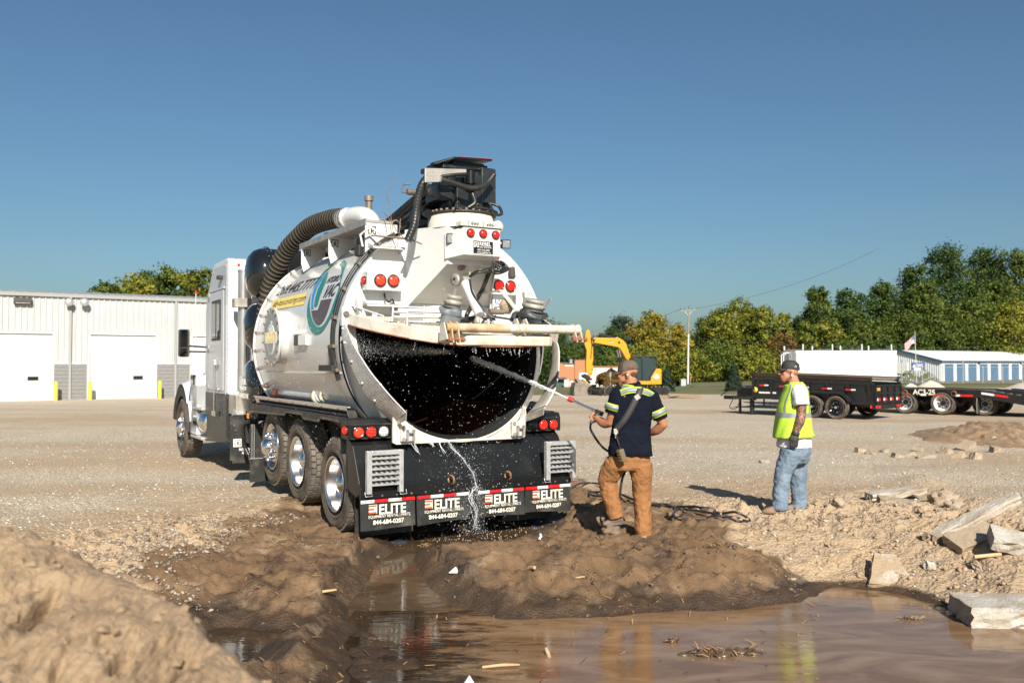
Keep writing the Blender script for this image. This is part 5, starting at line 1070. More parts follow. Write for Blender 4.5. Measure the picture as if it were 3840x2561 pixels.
for x in (wsx(262), wsx(657), wsx(262)-(wsx(657)-wsx(262)), 2*wsx(657)-wsx(262)):
    b = MB(); b.bb(x-.06, x+.06, -.15, -.045, .12, HE); b.bb(x-.055, x+.055, -.3, -.06, .04, .14); b.build('downspout', TRIMG, W, .01)
b = MB(); xm = wsx(81.5); z0, z1 = wz(81, 1139.5), wz(81, 1117); b.prism([(xm-.42, -.04, z0), (xm-.42, -.30, z0), (xm-.42, -.34, z0+.12), (xm-.42, -.22, z1), (xm-.42, -.04, z1)], (.84, 0, 0)); o = b.build('wall_light', pm('bronze', (.06, .05, .04), rough=.5), W, .01); q = MB(); q.bb(xm-.34, xm+.34, -.315, -.305, z0+.02, z0+.12); q.build('lamp_lens', CLEAR_L, o)
for x_, y_ in ((254, 1135), (311, 1135.5)):
    xm, z = wsx(x_), wz(x_, y_); b = MB(); b.cyl((xm, -.04, z), (xm, -.42, z), .13, n=16); b.lathe([(.2, .02), (.22, -.04), (.2, -.12), (.12, -.17), (.001, -.19)], (xm, -.38, z), (0, 1, 0), 22); b.build('vent_cap', GALV, W)
YB = pm('bollard_yellow', (.72, .55, .06), (.62, .47, .05), 5, .5)
for x_, lb_ in ((211.6, 'yellow bollard leaning on the grey block wall left of the downspout'), (340, 'yellow bollard at the left jamb of the middle overhead door'), (601, 'yellow bollard beside the grey block wall nearest the truck cab')):
    s_ = wsx(x_, .7); p = (A0.x+s_*wc+.7*ws_, A0.y+s_*ws_-.7*wc); b = MB(); b.lathe([(.1, 0), (.1, 1.02), (.085, 1.08), (.05, 1.11), (.001, 1.12)], (0, 0, 0), (0, 0, 1), 18)
    o = b.build('bollard', YB, None, 0, (p[0], p[1], WZ-.02)); tag(o, lb_.replace('leaning on', 'standing before'), 'bollard', 'yellow bollards before the warehouse doors')
def gz(x, y): return float(ground(np.array([x]), np.array([y]))[0])
# ------------------------------------------------------------------ trees
def leafmat(name, cols, trans=.25):
    m = bpy.data.materials.new(name); m.use_nodes = True; n = m.node_tree; L = n.links; b = n.nodes['Principled BSDF']
    a = n.nodes.new('ShaderNodeAttribute'); a.attribute_name = 'tint'; r = n.nodes.new('ShaderNodeValToRGB')
    while len(r.color_ramp.elements) < len(cols): r.color_ramp.elements.new(.5)
    for i, c in enumerate(cols): r.color_ramp.elements[i].position = i/(len(cols)-1); r.color_ramp.elements[i].color = (*c, 1)
    L.new(a.outputs['Fac'], r.inputs[0]); L.new(r.outputs[0], b.inputs['Base Color']); b.inputs['Roughness'].default_value = .6; b.inputs['Specular IOR Level'].default_value = .25
    t = n.nodes.new('ShaderNodeBsdfTranslucent'); L.new(r.outputs[0], t.inputs[0]); x = n.nodes.new('ShaderNodeMixShader'); x.inputs[0].default_value = trans
    L.new(b.outputs[0], x.inputs[1]); L.new(t.outputs[0], x.inputs[2]); L.new(x.outputs[0], n.nodes['Material Output'].inputs[0]); return m
LM = dict(dark=leafmat('leaf_dark', [(.016, .036, .008), (.045, .082, .015), (.10, .135, .024)]), green=leafmat('leaf_green', [(.024, .05, .008), (.075, .115, .016), (.17, .18, .03)]),
          lime=leafmat('leaf_lime', [(.05, .075, .010), (.16, .18, .022), (.33, .29, .035)]), yellow=leafmat('leaf_yellow', [(.09, .10, .012), (.24, .20, .022), (.40, .27, .03)]),
          rust=leafmat('leaf_rust', [(.05, .055, .014), (.15, .09, .022), (.24, .13, .035)]), grey=leafmat('leaf_grey', [(.03, .045, .028), (.05, .07, .045), (.08, .10, .06)]), spruce=leafmat('leaf_spruce', [(.010, .022, .012), (.022, .042, .022), (.04, .065, .034)]))
BARK = pm('bark', (.09, .07, .055), (.05, .04, .032), 6, .9)
def leaves_mesh(name, cen, nrm, size, tint, m):
    n = len(cen); a = rng.normal(size=(n, 3)); u_ = np.cross(nrm, a); u_ /= np.linalg.norm(u_, axis=1)[:, None]+1e-9; v_ = np.cross(nrm, u_); s_ = size[:, None]
    k = rng.uniform(.6, 1.0, (n, 1)); co = np.stack([cen-u_*s_*.5, cen+v_*s_*.35*k, cen+u_*s_*.55, cen-v_*s_*.35*k], 1).reshape(-1, 3)
    me = bpy.data.meshes.new(name); me.vertices.add(4*n); me.vertices.foreach_set('co', co.astype(np.float32).ravel()); me.loops.add(4*n); me.loops.foreach_set('vertex_index', np.arange(4*n)); me.polygons.add(n); me.polygons.foreach_set('loop_start', np.arange(0, 4*n, 4)); 
    me.update(calc_edges=True); at = me.attributes.new('tint', 'FLOAT', 'FACE'); at.data.foreach_set('value', tint.astype(np.float32)); me.materials.append(m); return me
def tree(label, cx, cy, H, Wd, kind, group=None, low=.08, dens=1., leaf=.5, name='deciduous_tree', n_blob=16, gap=.0, accent=None):
    z0 = gz(cx, cy)-.1; t = thing(name, label, 'tree', (cx, cy, z0), rnd.uniform(0, 6), group); R = Wd/2
    cen = []; nr = []; blobs = []
    for i in range(n_blob):
        f = (i+.5)/n_blob; zz = H*(low+.05+(1-low-.12)*f**.85); prof = math.sin(PI*min(1, .18+.82*(zz/H-low)/(1-low)))**.7 if zz/H > low else .7
        rr = R*prof*rnd.uniform(.25, .8); a = i*2.4+rnd.uniform(-.6, .6); br = R*rnd.uniform(.24, .50)*(1-.35*f)
        blobs.append((np.array([rr*math.cos(a), rr*math.sin(a), zz]), br))
    blobs.append((np.array([0, 0, H*.90]), R*.30)); blobs.append((np.array([0, 0, H*.6]), R*.55))
    N = int(4200*dens*(H*Wd/80)**.6); tot = sum(b_[1]**2 for b_ in blobs); tint = []
    for c, br in blobs:
        k = int(N*br*br/tot); d = rng.normal(size=(k, 3)); d /= np.linalg.norm(d, axis=1)[:, None]
        # sub-clumps on the surface of each bough
        ncl = max(6, int(br*9)); cd = rng.normal(size=(ncl, 3)); cd /= np.linalg.norm(cd, axis=1)[:, None]; w_ = rng.integers(0, ncl, k)
        d2 = cd[w_]+rng.normal(size=(k, 3))*.28; rad = br*(.68+.46*rng.random((ncl, 1)))[w_]; p = c+d2*rad*np.array([1, 1, .8]); cen.append(p); nn = d2+rng.normal(size=(k, 3))*.7; nr.append(nn/np.linalg.norm(nn, axis=1)[:, None])
        tint.append(np.clip(.5+.36*(rng.random(ncl)[w_]-.5)*2+.16*rnd.uniform(-1, 1)+rng.normal(size=k)*.18, 0, 1))
    cen = np.concatenate(cen); nr = np.concatenate(nr); tint = np.concatenate(tint); ok = cen[:, 2] > .15; cen, nr, tint = cen[ok], nr[ok], tint[ok]
    cr = link('crown', leaves_mesh('crown', cen, nr, leaf*rng.uniform(.6, 1.3, len(cen)), tint, LM[kind]), t)
    b = MB(); b.tube([(0, 0, -.2), (.1, 0, H*.25), (-.1, .1, H*.5), (.1, -.1, H*.85)], [.035*H**.5*.9+.09, .05], 8, sub=3)
    for c, br in blobs[::2]: b.tube([(0, 0, max(.5, c[2]*.55)), tuple(c*np.array([.5, .5, .8])), tuple(c)], [.09, .03], 5, sub=2)
    b.build('trunk', BARK, t); return t
def tpx(label, cx, top, wd, d, kind, **k):
    p = px(cx*D2S, 1400, d); zt = px(cx*D2S, top*D2S, d).z; z0 = gz(p.x, p.y); return tree(label, p.x, p.y, zt-z0+.1, wd*1.18*D2S/3300*d, kind, **k)
G1 = 'trees behind the warehouse'
for q in ((305, 622, 140, 84, 'lime', 'broad green tree with yellowish tips above the middle of the warehouse roof'), (245, 640, 110, 80, 'green', 'low thin tree peeking over the left part of the warehouse roof'), (372, 612, 140, 88, 'green', 'tallest green tree above the warehouse roof, left of the cab'), (450, 612, 120, 82, 'lime', 'dense bright green tree directly left of the white cab'), (335, 632, 100, 80, 'lime', 'sparse yellowish tree in front of the tallest one behind the warehouse')):
    tpx(q[5], *q[:4], q[4], group=G1, leaf=.30, low=.2, dens=3.0, n_blob=20)
G2 = 'trees of the wood behind the lawn'
TL = [(1262, 740, 130, 235, 'dark', 'dark tree seen just over the right end of the tank door'), (1345, 782, 120, 232, 'dark', 'dark tree behind the excavator stick'), (1405, 760, 110, 236, 'dark', 'dark green tree behind the excavator boom'), (1432, 730, 110, 240, 'grey', 'grey green tree with a soft crown behind the excavator boom'),
 (1497, 716, 120, 142, 'yellow', 'golden yellow tree right behind the excavator cab'), (1556, 742, 80, 140, 'yellow', 'orange yellow tree between the excavator and the utility pole'), (1480, 800, 110, 135, 'lime', 'low lime green tree at the foot of the golden one'), (1620, 730, 90, 160, 'green', 'green tree just left behind the utility pole'),
 (1655, 705, 110, 152, 'lime', 'rounded green tree right of the utility pole top'), (1703, 688, 110, 155, 'lime', 'tall green tree between the utility pole and the dip in the wood'), (1752, 702, 95, 150, 'lime', 'yellow green tree with a flat top left of the dip in the wood'), (1797, 712, 70, 158, 'lime', 'yellowish thinly leaved tree at the dip in the tree line'), (1838, 728, 80, 165, 'dark', 'dark tree in the dip left of the high wood'),
 (1800, 770, 90, 138, 'rust', 'brownish orange tree with a visible trunk left of the enclosed trailer'), (1650, 790, 120, 136, 'green', 'wide green tree at the edge of the lawn behind the utility box'), (1585, 805, 100, 134, 'lime', 'low yellow green tree behind the small round spruce'), (1735, 800, 110, 133, 'lime', 'low sunlit lime tree behind the small spruce'),
 (1883, 652, 95, 142, 'green', 'narrow high tree forming the left edge of the high wood'), (1955, 662, 120, 146, 'dark', 'dark round tree second in the high wood'), (2030, 640, 110, 150, 'dark', 'dark tree climbing towards the top of the wood'), (2098, 600, 120, 152, 'dark', 'dark leaning tree below the highest crowns'), (2172, 560, 150, 155, 'dark', 'highest dark tree of the wood'), (2265, 556, 140, 156, 'dark', 'tall dark tree second from the right edge'), (2345, 566, 140, 154, 'green', 'tall green tree cut by the right edge of the photo'), (2440, 570, 150, 155, 'dark', 'dark tree just outside the right edge'),
 (1905, 745, 110, 133, 'lime', 'yellow green tree above the front of the enclosed trailer'), (1990, 735, 120, 134, 'green', 'green tree above the middle of the enclosed trailer'), (2075, 715, 130, 136, 'green', 'green tree left of the flagpole top'), (2160, 690, 140, 136, 'green', 'green tree with a few reddish leaves above the storage units gable'), (2240, 680, 140, 137, 'green', 'green tree above the storage units roof'), (2330, 690, 150, 135, 'lime', 'light green tree above the right end of the storage roof'), (2130, 640, 100, 146, 'green', 'mid green tree between the two dark ones'), (2300, 640, 120, 144, 'green', 'mid green tree below the tall dark crowns at the right'), (1940, 790, 120, 130, 'dark', 'dark low tree behind the enclosed trailer'), (2040, 790, 120, 130, 'dark', 'dark low tree behind the trailer ladder racks'), (2380, 780, 160, 150, 'dark', 'dark low tree behind the last storage doors'), (2230, 790, 160, 150, 'dark', 'dark low tree behind the storage ridge'), (1870, 800, 90, 136, 'dark', 'dark low tree left of the enclosed trailer nose'), (1700, 830, 90, 150, 'dark', 'dark low tree behind the right small spruce'), (1300, 795, 160, 228, 'dark', 'dark distant tree behind the brick building'), (1420, 815, 120, 228, 'green', 'green distant tree behind the white part of the brick building')]
for q in TL: tpx(q[5], *q[:5], group=G2, leaf=(.46 if q[3] > 140 else .40)*(1.3 if q[3] > 200 else 1), dens=1.9, low=.04, n_blob=30)
# small spruces on the lawn
def spruce(label, x0, base, top, wd, d):
    p = px(x0, 1400, d); z0 = gz(p.x, p.y); H = px(x0, top, d).z-z0; R = wd/3300*d/2; t = thing('spruce_shrub', label, 'shrub', (p.x, p.y, z0), 0, 'small spruces on the lawn')
    n = 2600; h = rng.random(n)**1.3; a = rng.random(n)*2*PI; rr = R*(1-h)**.7*(.75+.3*rng.random(n))*(1+.12*np.sin(a*5+h*30)); cen = np.stack([rr*np.cos(a), rr*np.sin(a), .05+h*H], 1); nn = np.stack([np.cos(a), np.sin(a), .6+0*a], 1)+rng.normal(size=(n, 3))*.5; nn /= np.linalg.norm(nn, axis=1)[:, None]
    link('crown', leaves_mesh('crown', cen, nn, .16*rng.uniform(.6, 1.2, n), rng.random(n), LM['spruce']), t); b = MB(); b.cyl((0, 0, -.1), (0, 0, H*.9), .06, .01, 8); b.build('trunk', BARK, t)
spruce('small round dark spruce on the lawn right of the excavator', 2502, 1460, 1370, 56, 66); spruce('small dark spruce on the lawn beside the dump trailer tongue', 2752, 1468, 1362, 66, 66)
# shrubs
def shrub(label, p, H, Wd, kind, group=None, leaf=.12, n=900):
    t = thing('shrub', label, 'shrub', (p[0], p[1], gz(p[0], p[1])-.02), 0, group); d = rng.normal(size=(n, 3)); d /= np.linalg.norm(d, axis=1)[:, None]; d[:, 2] = abs(d[:, 2]); cl = rng.normal(size=(14, 3)); cl /= np.linalg.norm(cl, axis=1)[:, None]; cl[:, 2] = abs(cl[:, 2]); w_ = rng.integers(0, 14, n); d = cl[w_]*.8+d*.35
    cen = d*np.array([Wd/2, Wd/2, H]); nn = d+rng.normal(size=(n, 3))*.5; nn /= np.linalg.norm(nn, axis=1)[:, None]; link('foliage', leaves_mesh('foliage', cen, nn, leaf*rng.uniform(.6, 1.3, n), np.clip(.5+.2*rng.normal(size=n), 0, 1), LM[kind]), t)
    b = MB(); 
    for k in range(4): b.tube([(0, 0, 0), (.15*math.cos(k*1.6)*Wd, .15*math.sin(k*1.6)*Wd, H*.5)], .02, 5)
    b.build('stems', BARK, t)
q = px(2284, 1440, 150); shrub('round olive shrub before the white wall behind the excavator', q, 3.2, 4.2, 'rust', leaf=.5, n=3500)
for x_, d_, w_, lb_ in ((3415, 103, 2.2, 'wild green shrub at the fence left of the flagpole'), (3470, 102, 2.6, 'tall weedy shrub at the fence right of the flagpole')): q = px(x_, 1430, d_); shrub(lb_, q, 1.3, w_, 'lime', 'shrubs along the chain fence', .16)
# ------------------------------------------------------------------ road, brick building, pole
def gsheet(name, x0, x1, y0, y1, m, dz=.02, n=40, tilt=0.):
    b = MB(); b.sheet(lambda u, v: (x0+(x1-x0)*u, y0+(y1-y0)*v+tilt*(x1-x0)*u, gz(x0+(x1-x0)*u, y0+(y1-y0)*v+tilt*(x1-x0)*u)+dz), n, 2); return tag(b.build(name, m), kind='structure')
gsheet('road', -6, 110, 94, 98.5, pm('asphalt', (.20, .20, .20), (.24, .24, .235), 2, .9), .05, 60)
BRK = pm('brick_wall', (.36, .155, .075), (.42, .20, .10), 8, .9); 
BD = 205.; bk = BD/3300/4.9; bz0 = px(2150, 1449, BD).z; BO = px(2100, 1449, BD)
def bx(X): return (X)*bk
def bzz(Y): return (1220-Y)*bk
B = thing('brick_building', 'low orange brick building with a white painted wing behind the excavator', 'building', (BO.x, BO.y, bz0), 0)
b = MB(); b.prism([(bx(-70), 0, -2), (bx(-70), 0, bzz(790)), (bx(20), 0, bzz(795)), (bx(110), 0, bzz(850)), (bx(270), 0, bzz(850)), (bx(270), 0, -2)], (0, 12, 0)); b.build('brick_wall', BRK, B)
b = MB(); b.bb(bx(270), bx(470), -.3, 12, -2, bzz(735)); b.build('brick_tower', BRK, B); b = MB(); b.bb(bx(268), bx(472), -.4, 12.1, bzz(735), bzz(726)); b.build('coping', pm('coping', (.30, .12, .06), rough=.8), B)
b = MB(); b.bb(bx(460), bx(1100), .6, 12, -2, bzz(872)); b.bb(bx(345), bx(470), -.6, -.35, -2, bzz(970)); b.build('white_wall', pm('white_masonry', (.74, .74, .72), rough=.9, c2=(.68, .68, .66), scale=1), B); b = MB(); b.bb(bx(455), bx(1105), .4, 12.2, bzz(872), bzz(848)); b.build('parapet', pm('coping', (.30, .12, .06)), B)
b = MB(); b.bb(bx(40), bx(275), .5, 9, bzz(850), bzz(806)); b.build('roof_light', pm('white_masonry', (.74, .74, .72)), B); b = MB(); b.prism([(bx(20), .2, bzz(812)), (bx(20), .2, bzz(795)), (bx(20), 9, bzz(780)), (bx(20), 9, bzz(800))], (bx(260), 0, 0)); b.build('roof', pm('roof_dark', (.12, .12, .12), rough=.8), B)
b = MB(); b.cyl((bx(213), 2, bzz(795)), (bx(213), 2, bzz(745)), .4, n=12); b.lathe([(.55, 0), (.3, .3), (.001, .4)], (bx(213), 2, bzz(745)), (0, 0, 1), 12); b.build('roof_vent', GALV, B)
b = MB(); b.bb(bx(685), bx(788), .45, .6, bzz(1175), bzz(1045)); f = b.build('window', pm('window_blue_grey', (.32, .38, .42), rough=.3), B); q = MB()
for i in range(5): q.bb(bx(685+i*25.7)-.05, bx(685+i*25.7)+.05, .38, .46, bzz(1175), bzz(1045))
for i in range(4): q.bb(bx(685), bx(788), .38, .46, bzz(1175-i*43)-.05, bzz(1175-i*43)+.05)
q.build('muntin', LETW, f)
b = MB(); b.bb(bx(-60), bx(65), -.4, 0, bzz(1240), bzz(1080)); b.build('entrance', pm('door_green', (.03, .07, .06), rough=.5), B); b = MB(); b.prism([(bx(-70), 0, bzz(1050)), (bx(-70), -1.6, bzz(1078)), (bx(-70), -1.6, bzz(1085)), (bx(-70), 0, bzz(1075))], (bx(185), 0, 0)); b.build('awning', pm('awning_dark', (.10, .10, .11), rough=.7), B)
PAL = pm('wrapped_goods', (.66, .70, .76), (.5, .58, .70), 1.2, .4)
for x_, w_, h_, lb_ in ((100, 75, 130, 'taller stack of white and blue wrapped goods before the brick wall'), (190, 60, 105, 'shorter stack of white and blue wrapped goods near the bucket')):
    b = MB()
    for k in range(4): b.bb(bx(-w_/2), bx(w_/2), -.5, .5, bk*h_*k/4+.03, bk*h_*(k+1)/4-.03, k % 2)
    tag(b.build('goods_stack', [PAL, pm('goods_white', (.75, .76, .77), rough=.4)], None, 0, (BO.x+bx(x_), BO.y-3, bz0)), lb_, 'goods stack', 'stacked goods by the brick building')
PD = 127.; PB = px(2582, 1437, PD); t = thing('utility_pole', 'wooden utility pole with crossarm and a pale lower guard', 'utility pole', PB, 0); HP = px(2582, 1159, PD).z-PB.z
b = MB(); b.cyl((-.12, 0, -.5), (.10, 0, HP), .17, .11, 10); b.build('pole', pm('pole_wood', (.30, .25, .20), (.22, .18, .14), 5, .9), t); b = MB(); b.cyl((-.13, -.12, -.3), (0.0, -.12, HP*.66), .14, .12, 10); b.build('cable_guard', pm('guard_grey', (.55, .57, .56), rough=.5), t)
b = MB(); b.bar((-1.2, 0, HP-.25), (1.35, 0, HP-.1), .1, .13); b.build('crossarm', pm('pole_wood', (.3, .25, .2)), t); b = MB(); b.bar((-.6, .06, HP-.2), (.05, .06, HP-.9), .04, .05); b.bar((.7, .06, HP-.15), (.1, .06, HP-.9), .04, .05); b.build('brace', GALV, t)
b = MB()
for x in (-1.1, -.5, .55, 1.2): b.cyl((x, 0, HP-.15), (x, 0, HP+.1), .05, n=8)
b.cyl((.1, 0, HP-.1), (.1, 0, HP+.4), .04, n=8); b.build('insulator', LETB, t)
WIRE = pm('wire', (.03, .03, .03), rough=.6)
def wire(a, b_, sag, lb_, n=14):
    a, b_ = Vector(a), Vector(b_); q = MB(); q.tube([a.lerp(b_, i/n)-Vector((0, 0, sag*4*(i/n)*(1-i/n))) for i in range(n+1)], .022, 5); tag(q.build('overhead_wire', WIRE), lb_, 'wire', 'overhead wires at the utility pole')
top = PB+Vector((0, 0, HP)); wire(top+Vector((-1.1, 0, 0)), px(2000, 1300, 165), 1.2, 'upper overhead wire running left from the pole crossarm'); wire(top+Vector((1.2, 0, .1)), px(3300, 930, 140), 1.2, 'overhead wire rising right from the pole crossarm'); wire(PB+Vector((0, -.1, HP*.62)), px(2330, 1330, 80), .6, 'low thick service wire running left from mid pole towards the excavator'); wire(PB+Vector((0, -.1, HP*.62)), px(3900, 1290, 118), 1.0, 'low service wire running right from mid pole before the wood')
def boxthing(name, lb_, cat, x_, y0_, y1_, wd, d, m, depth=.5):
    p = px(x_, y0_, d); H = px(x_, y1_, d).z-p.z; b = MB(); b.bb(-wd/2, wd/2, -depth/2, depth/2, -.1, H*.9); b.bb(-wd/2-.02, wd/2+.02, -depth/2-.02, depth/2+.02, H*.9, H); b.bb(-.01, .01, -depth/2-.015, -depth/2, .1, H*.85); return tag(b.build(name, m, None, .02, p), lb_, cat)
boxthing('utility_cabinet', 'pale green utility cabinet on the lawn at the pole foot', 'utility box', 2562, 1444, 1421, .62, 112, pm('cabinet_green', (.36, .42, .38), rough=.5)); 
p = px(2590, 1443, 110); b = MB(); b.cyl((0, 0, -.1), (0, 0, .75), .03, n=8); b.bb(-.06, .06, -.02, .02, .6, 1.05, 1); tag(b.build('marker_post', [GALV, pm('marker_red', (.6, .05, .03), rough=.5)], None, 0, p), 'thin marker post with a red top right of the utility pole', 'post')
p = px(2289, 1443, 95); b = MB(); b.cyl((0, 0, -.2), (0, 0, 1.3), .035, n=8); b.bb(-.12, .12, -.02, .02, .9, 1.35, 1); tag(b.build('sign_post', [GALV, pm('sign_back', (.16, .18, .19), rough=.5)], None, 0, p), 'grey sign post standing on the lawn behind the excavator', 'sign')
# ------------------------------------------------------------------ storage units, flag, fence, sign
SO = px(3529, 1428, 112); SO.z = -.40; SR = math.radians(35.4); ST = thing('storage_units', 'white metal self storage building with a row of blue roll doors', 'building', SO, SR)
BLU = pm('door_blue', (.075, .16, .27), (.065, .14, .24), 1, .5); NAV = pm('trim_blue', (.02, .075, .14), rough=.45)
gw, eh, rh, Ln = 10.9, 2.62, 4.0, 34.
SIDG = pm('storage_siding', (.62, .64, .65), rough=.5)
def sribs(x0, x1, z0f, z1f, y=0, m=SIDG, nm='wall_panel', axis='y'):
    n = int(abs(x1-x0)/.9)
    for i in range(n):
        a = x0+(x1-x0)*i/n; c = x0+(x1-x0)*(i+1)/n; b = MB(); k = 3
        pr = []
        for j in range(k): u_ = a+(c-a)*j/k; p_ = (c-a)/k; pr += [(u_, 0), (u_+p_*.4, 0), (u_+p_*.5, -.05), (u_+p_*.7, -.05), (u_+p_*.8, 0)]
        pr.append((c-(c-a)*.01, 0)); mm = len(pr); v = []
        for top_ in (0, 1):
            for u_, o_ in pr: v.append((o_, u_, z1f(u_) if top_ else z0f(u_)))
        b.add(v, [(q_, q_+1, q_+1+mm, q_+mm) for q_ in range(mm-1)]); b.build(nm, m, ST)
sribs(0, gw, lambda u_: 0, lambda u_: eh+(rh-eh)*(1-abs(u_-gw/2)/(gw/2)))
b = MB(); b.bb(.05, Ln, .1, gw-.1, -.5, eh-.05); b.build('building_core', pm('storage_white', (.72, .73, .73), rough=.6), ST)
b = MB(); b.prism([(-.25, -.25, eh), (-.25, gw/2, rh+.05), (-.25, gw+.25, eh), (-.25, gw+.25, eh-.1), (-.25, gw/2, rh-.05), (-.25, -.25, eh-.1)], (Ln, 0, 0)); b.build('roof', pm('roof_white', (.70, .71, .71), (.64, .65, .66), .5, .4), ST)
b = MB(); b.bar((-.28, -.28, eh-.06), (-.28, gw/2, rh), .05, .22); b.bar((-.28, gw+.28, eh-.06), (-.28, gw/2, rh), .05, .22); b.bar((-.25, -.28, eh-.08), (Ln, -.28, eh-.08), .06, .16); b.build('eave_trim', NAV, ST)
for i in range(11):
    x = .15+i*2.93; b = MB(); b.bb(x, x+.62, -.05, .1, 0, eh-.1); b.build('pilaster', pm('storage_white', (.72, .73, .73)), ST)
    b = MB(); b.bb(x+.62, x+2.93, -.04, .1, eh-.42, eh-.1); b.build('lintel', pm('storage_white', (.72, .73, .73)), ST)
    b = MB(); n = 8
    for k in range(n): b.bb(x+.64, x+2.91, .03, .07, k*(eh-.42)/n+.012, (k+1)*(eh-.42)/n-.012)
    b.bb(x+.62, x+2.93, .06, .1, 0, eh-.42); b.build('roll_door', BLU, ST)
    if i in (3, 7): b = MB(); b.bb(x+.2, x+.5, -.2, -.05, eh-.45, eh-.2); b.build('wall_light', LETB, ST)
b = MB(); b.bb(-.08, -.02, 8.6, 9.6, 0, 2.05); dr = b.build('side_door', pm('storage_white', (.72, .73, .73)), ST); q = MB(); q.bb(-.10, -.085, 8.85, 9.35, .9, 1.7); q.build('pane', GLASS, dr)
b = MB(); b.bb(-.28, -.05, 8.3, 8.8, 3.0, 3.25); b.build('wall_light', LETB, ST)
b = MB(); b.bb(-.14, -.06, 4.4, 7.3, .95, 2.35); b.build('blank_sign', LETW, ST)
p = px(3442, 1425, 108); Hs = 2.6; sb = thing('notice_sign', 'blue notice board with a white triangle before the storage gable', 'sign', p, math.radians(-10)); b = MB(); b.bb(-.78, .78, -.03, .03, 1.15, 2.15); b.build('board', pm('sign_navy', (.03, .06, .19), rough=.5), sb); q = MB(); q.prism([(-.62, -.034, 1.55), (-.22, -.034, 1.55), (-.42, -.034, 1.95)], (0, -.004, 0)); q.bb(-.1, .6, -.038, -.033, 1.86, 1.94); q.bb(-.1, .62, -.038, -.033, 1.68, 1.74); q.bb(-.45, .35, -.038, -.033, 1.2, 1.5); q.build('print', LETW, sb); b = MB(); b.bb(-.7, -.64, .03, .09, -.3, 2.1); b.bb(.64, .7, .03, .09, -.3, 2.1); b.build('post', GALV, sb)
p = px(3437, 1432, 100); HF = px(3432, 1246, 100).z-p.z; fp_ = thing('flagpole', 'tall thin silver flagpole before the storage gable', 'flagpole', p, 0); b = MB(); b.cyl((0, 0, -.2), (-.12, 0, HF), .055, .035, 10); b.build('pole', pm('pole_silver', (.7, .7, .7), rough=.35, metal=.5), fp_); b = MB(); b.sph((-.12, 0, HF+.06), .08, 10, 8); b.build('finial', pm('gold', (.5, .28, .06), rough=.4, metal=.6), fp_)
FR, FWt, FB = pm('flag_red', (.50, .06, .07), rough=.8), pm('flag_white', (.72, .7, .7), rough=.8), pm('flag_blue', (.05, .07, .2), rough=.8)
b = MB(); fl_p0 = np.array([-.15, 0, HF-.35])
def flg(u, v): return tuple(fl_p0+np.array([-1.1*u, .12*math.sin(6*u+2*v), -.95*(1-v)-.62*u*u-.35*u+.06*math.sin(7*u)]))
for k in range(13):
    for i in range(10):
        u0, u1, v0, v1 = i/10, (i+1)/10, k/13, (k+1)/13; can = i < 4 and k >= 6
        b.add([flg(u0, v0), flg(u1, v0), flg(u1, v1), flg(u0, v1)], [(0, 1, 2, 3)], 2 if can else (0 if k % 2 == 0 else 1), True)
for i in range(5):
    for k in range(4): 
        c = flg(.04+i*.08, .52+k*.125); b.box((c[0], c[1]-.012, c[2]), (.03, .006, .03), None, 1)
tag(b.build('flag', [FR, FWt, FB], None, 0, p), 'red and white striped flag with a starred blue canton hanging from the flagpole', 'flag')
fn_ = thing('chain_fence', 'grey chain link fence with posts along the storage yard', 'fence', px(3400, 1436, 98), math.radians(12)); b0 = fn_.location
for i in range(9):
    b = MB(); b.cyl((i*2.6-.6, 0, -.4), (i*2.6-.6, 0, 1.9 if i % 3 else 2.6), .045, n=8); b.build('fence_post', GALV, fn_)
b = MB(); b.cyl((-.6, 0, 1.78), (21, 0, 1.78), .03, n=6); b.cyl((-.6, 0, .1), (21, 0, .1), .015, n=6); b.bar((1.9, 0, .2), (4.5, 0, 1.2), .04, .04); b.build('rail', GALV, fn_)
b = MB()
for i in range(120): x = -.6+i*.18; b.bar((x, 0, .1), (x+.9, 0, 1.75), .006, .006); b.bar((x+.9, .01, .1), (x, .01, 1.75), .006, .006)
tag(b.build('wire_mesh', GALV, fn_), kind='stuff')
def pile(label, x0, x1, top, d, asym=.5, yb=1450):
    a, c = px(x0, yb, d), px(x1, yb, d); R = (c.x-a.x)/2; cx = (a.x+c.x)/2; z0 = gz(cx, d)-.1; H = px((x0+x1)/2, top, d).z-z0
    b = MB()
    def f(u, v):
        an = 2*PI*u; rr = v; h = H*max(0, (1-rr**1.25))*(1+.25*math.sin(2*an+1)*rr)
        x_, y_ = R*rr*math.cos(an), R*.8*rr*math.sin(an); return (x_, y_, h+.05*H*(noise.noise((x_*1.3, y_*1.3, 3.)))+.02*noise.noise((x_*6, y_*6, 1.)))
    b.sheet(f, 48, 18); return tag(b.build('gravel_pile', pm('pile_gravel', (.38, .33, .26), (.50, .45, .38), 14, .95, bump=.9, bscale=16), None, 0, (cx, d, z0)), label, 'gravel pile', 'gravel piles beyond the trailers')
pile('low gravel pile behind the flatbed trailer deck', 3370, 3610, 1427, 47); pile('wide gravel pile at the right edge behind the ramps', 3660, 4150, 1420, 50); pile('small gravel pile between trailer gate and flatbed', 3330, 3500, 1437, 45)
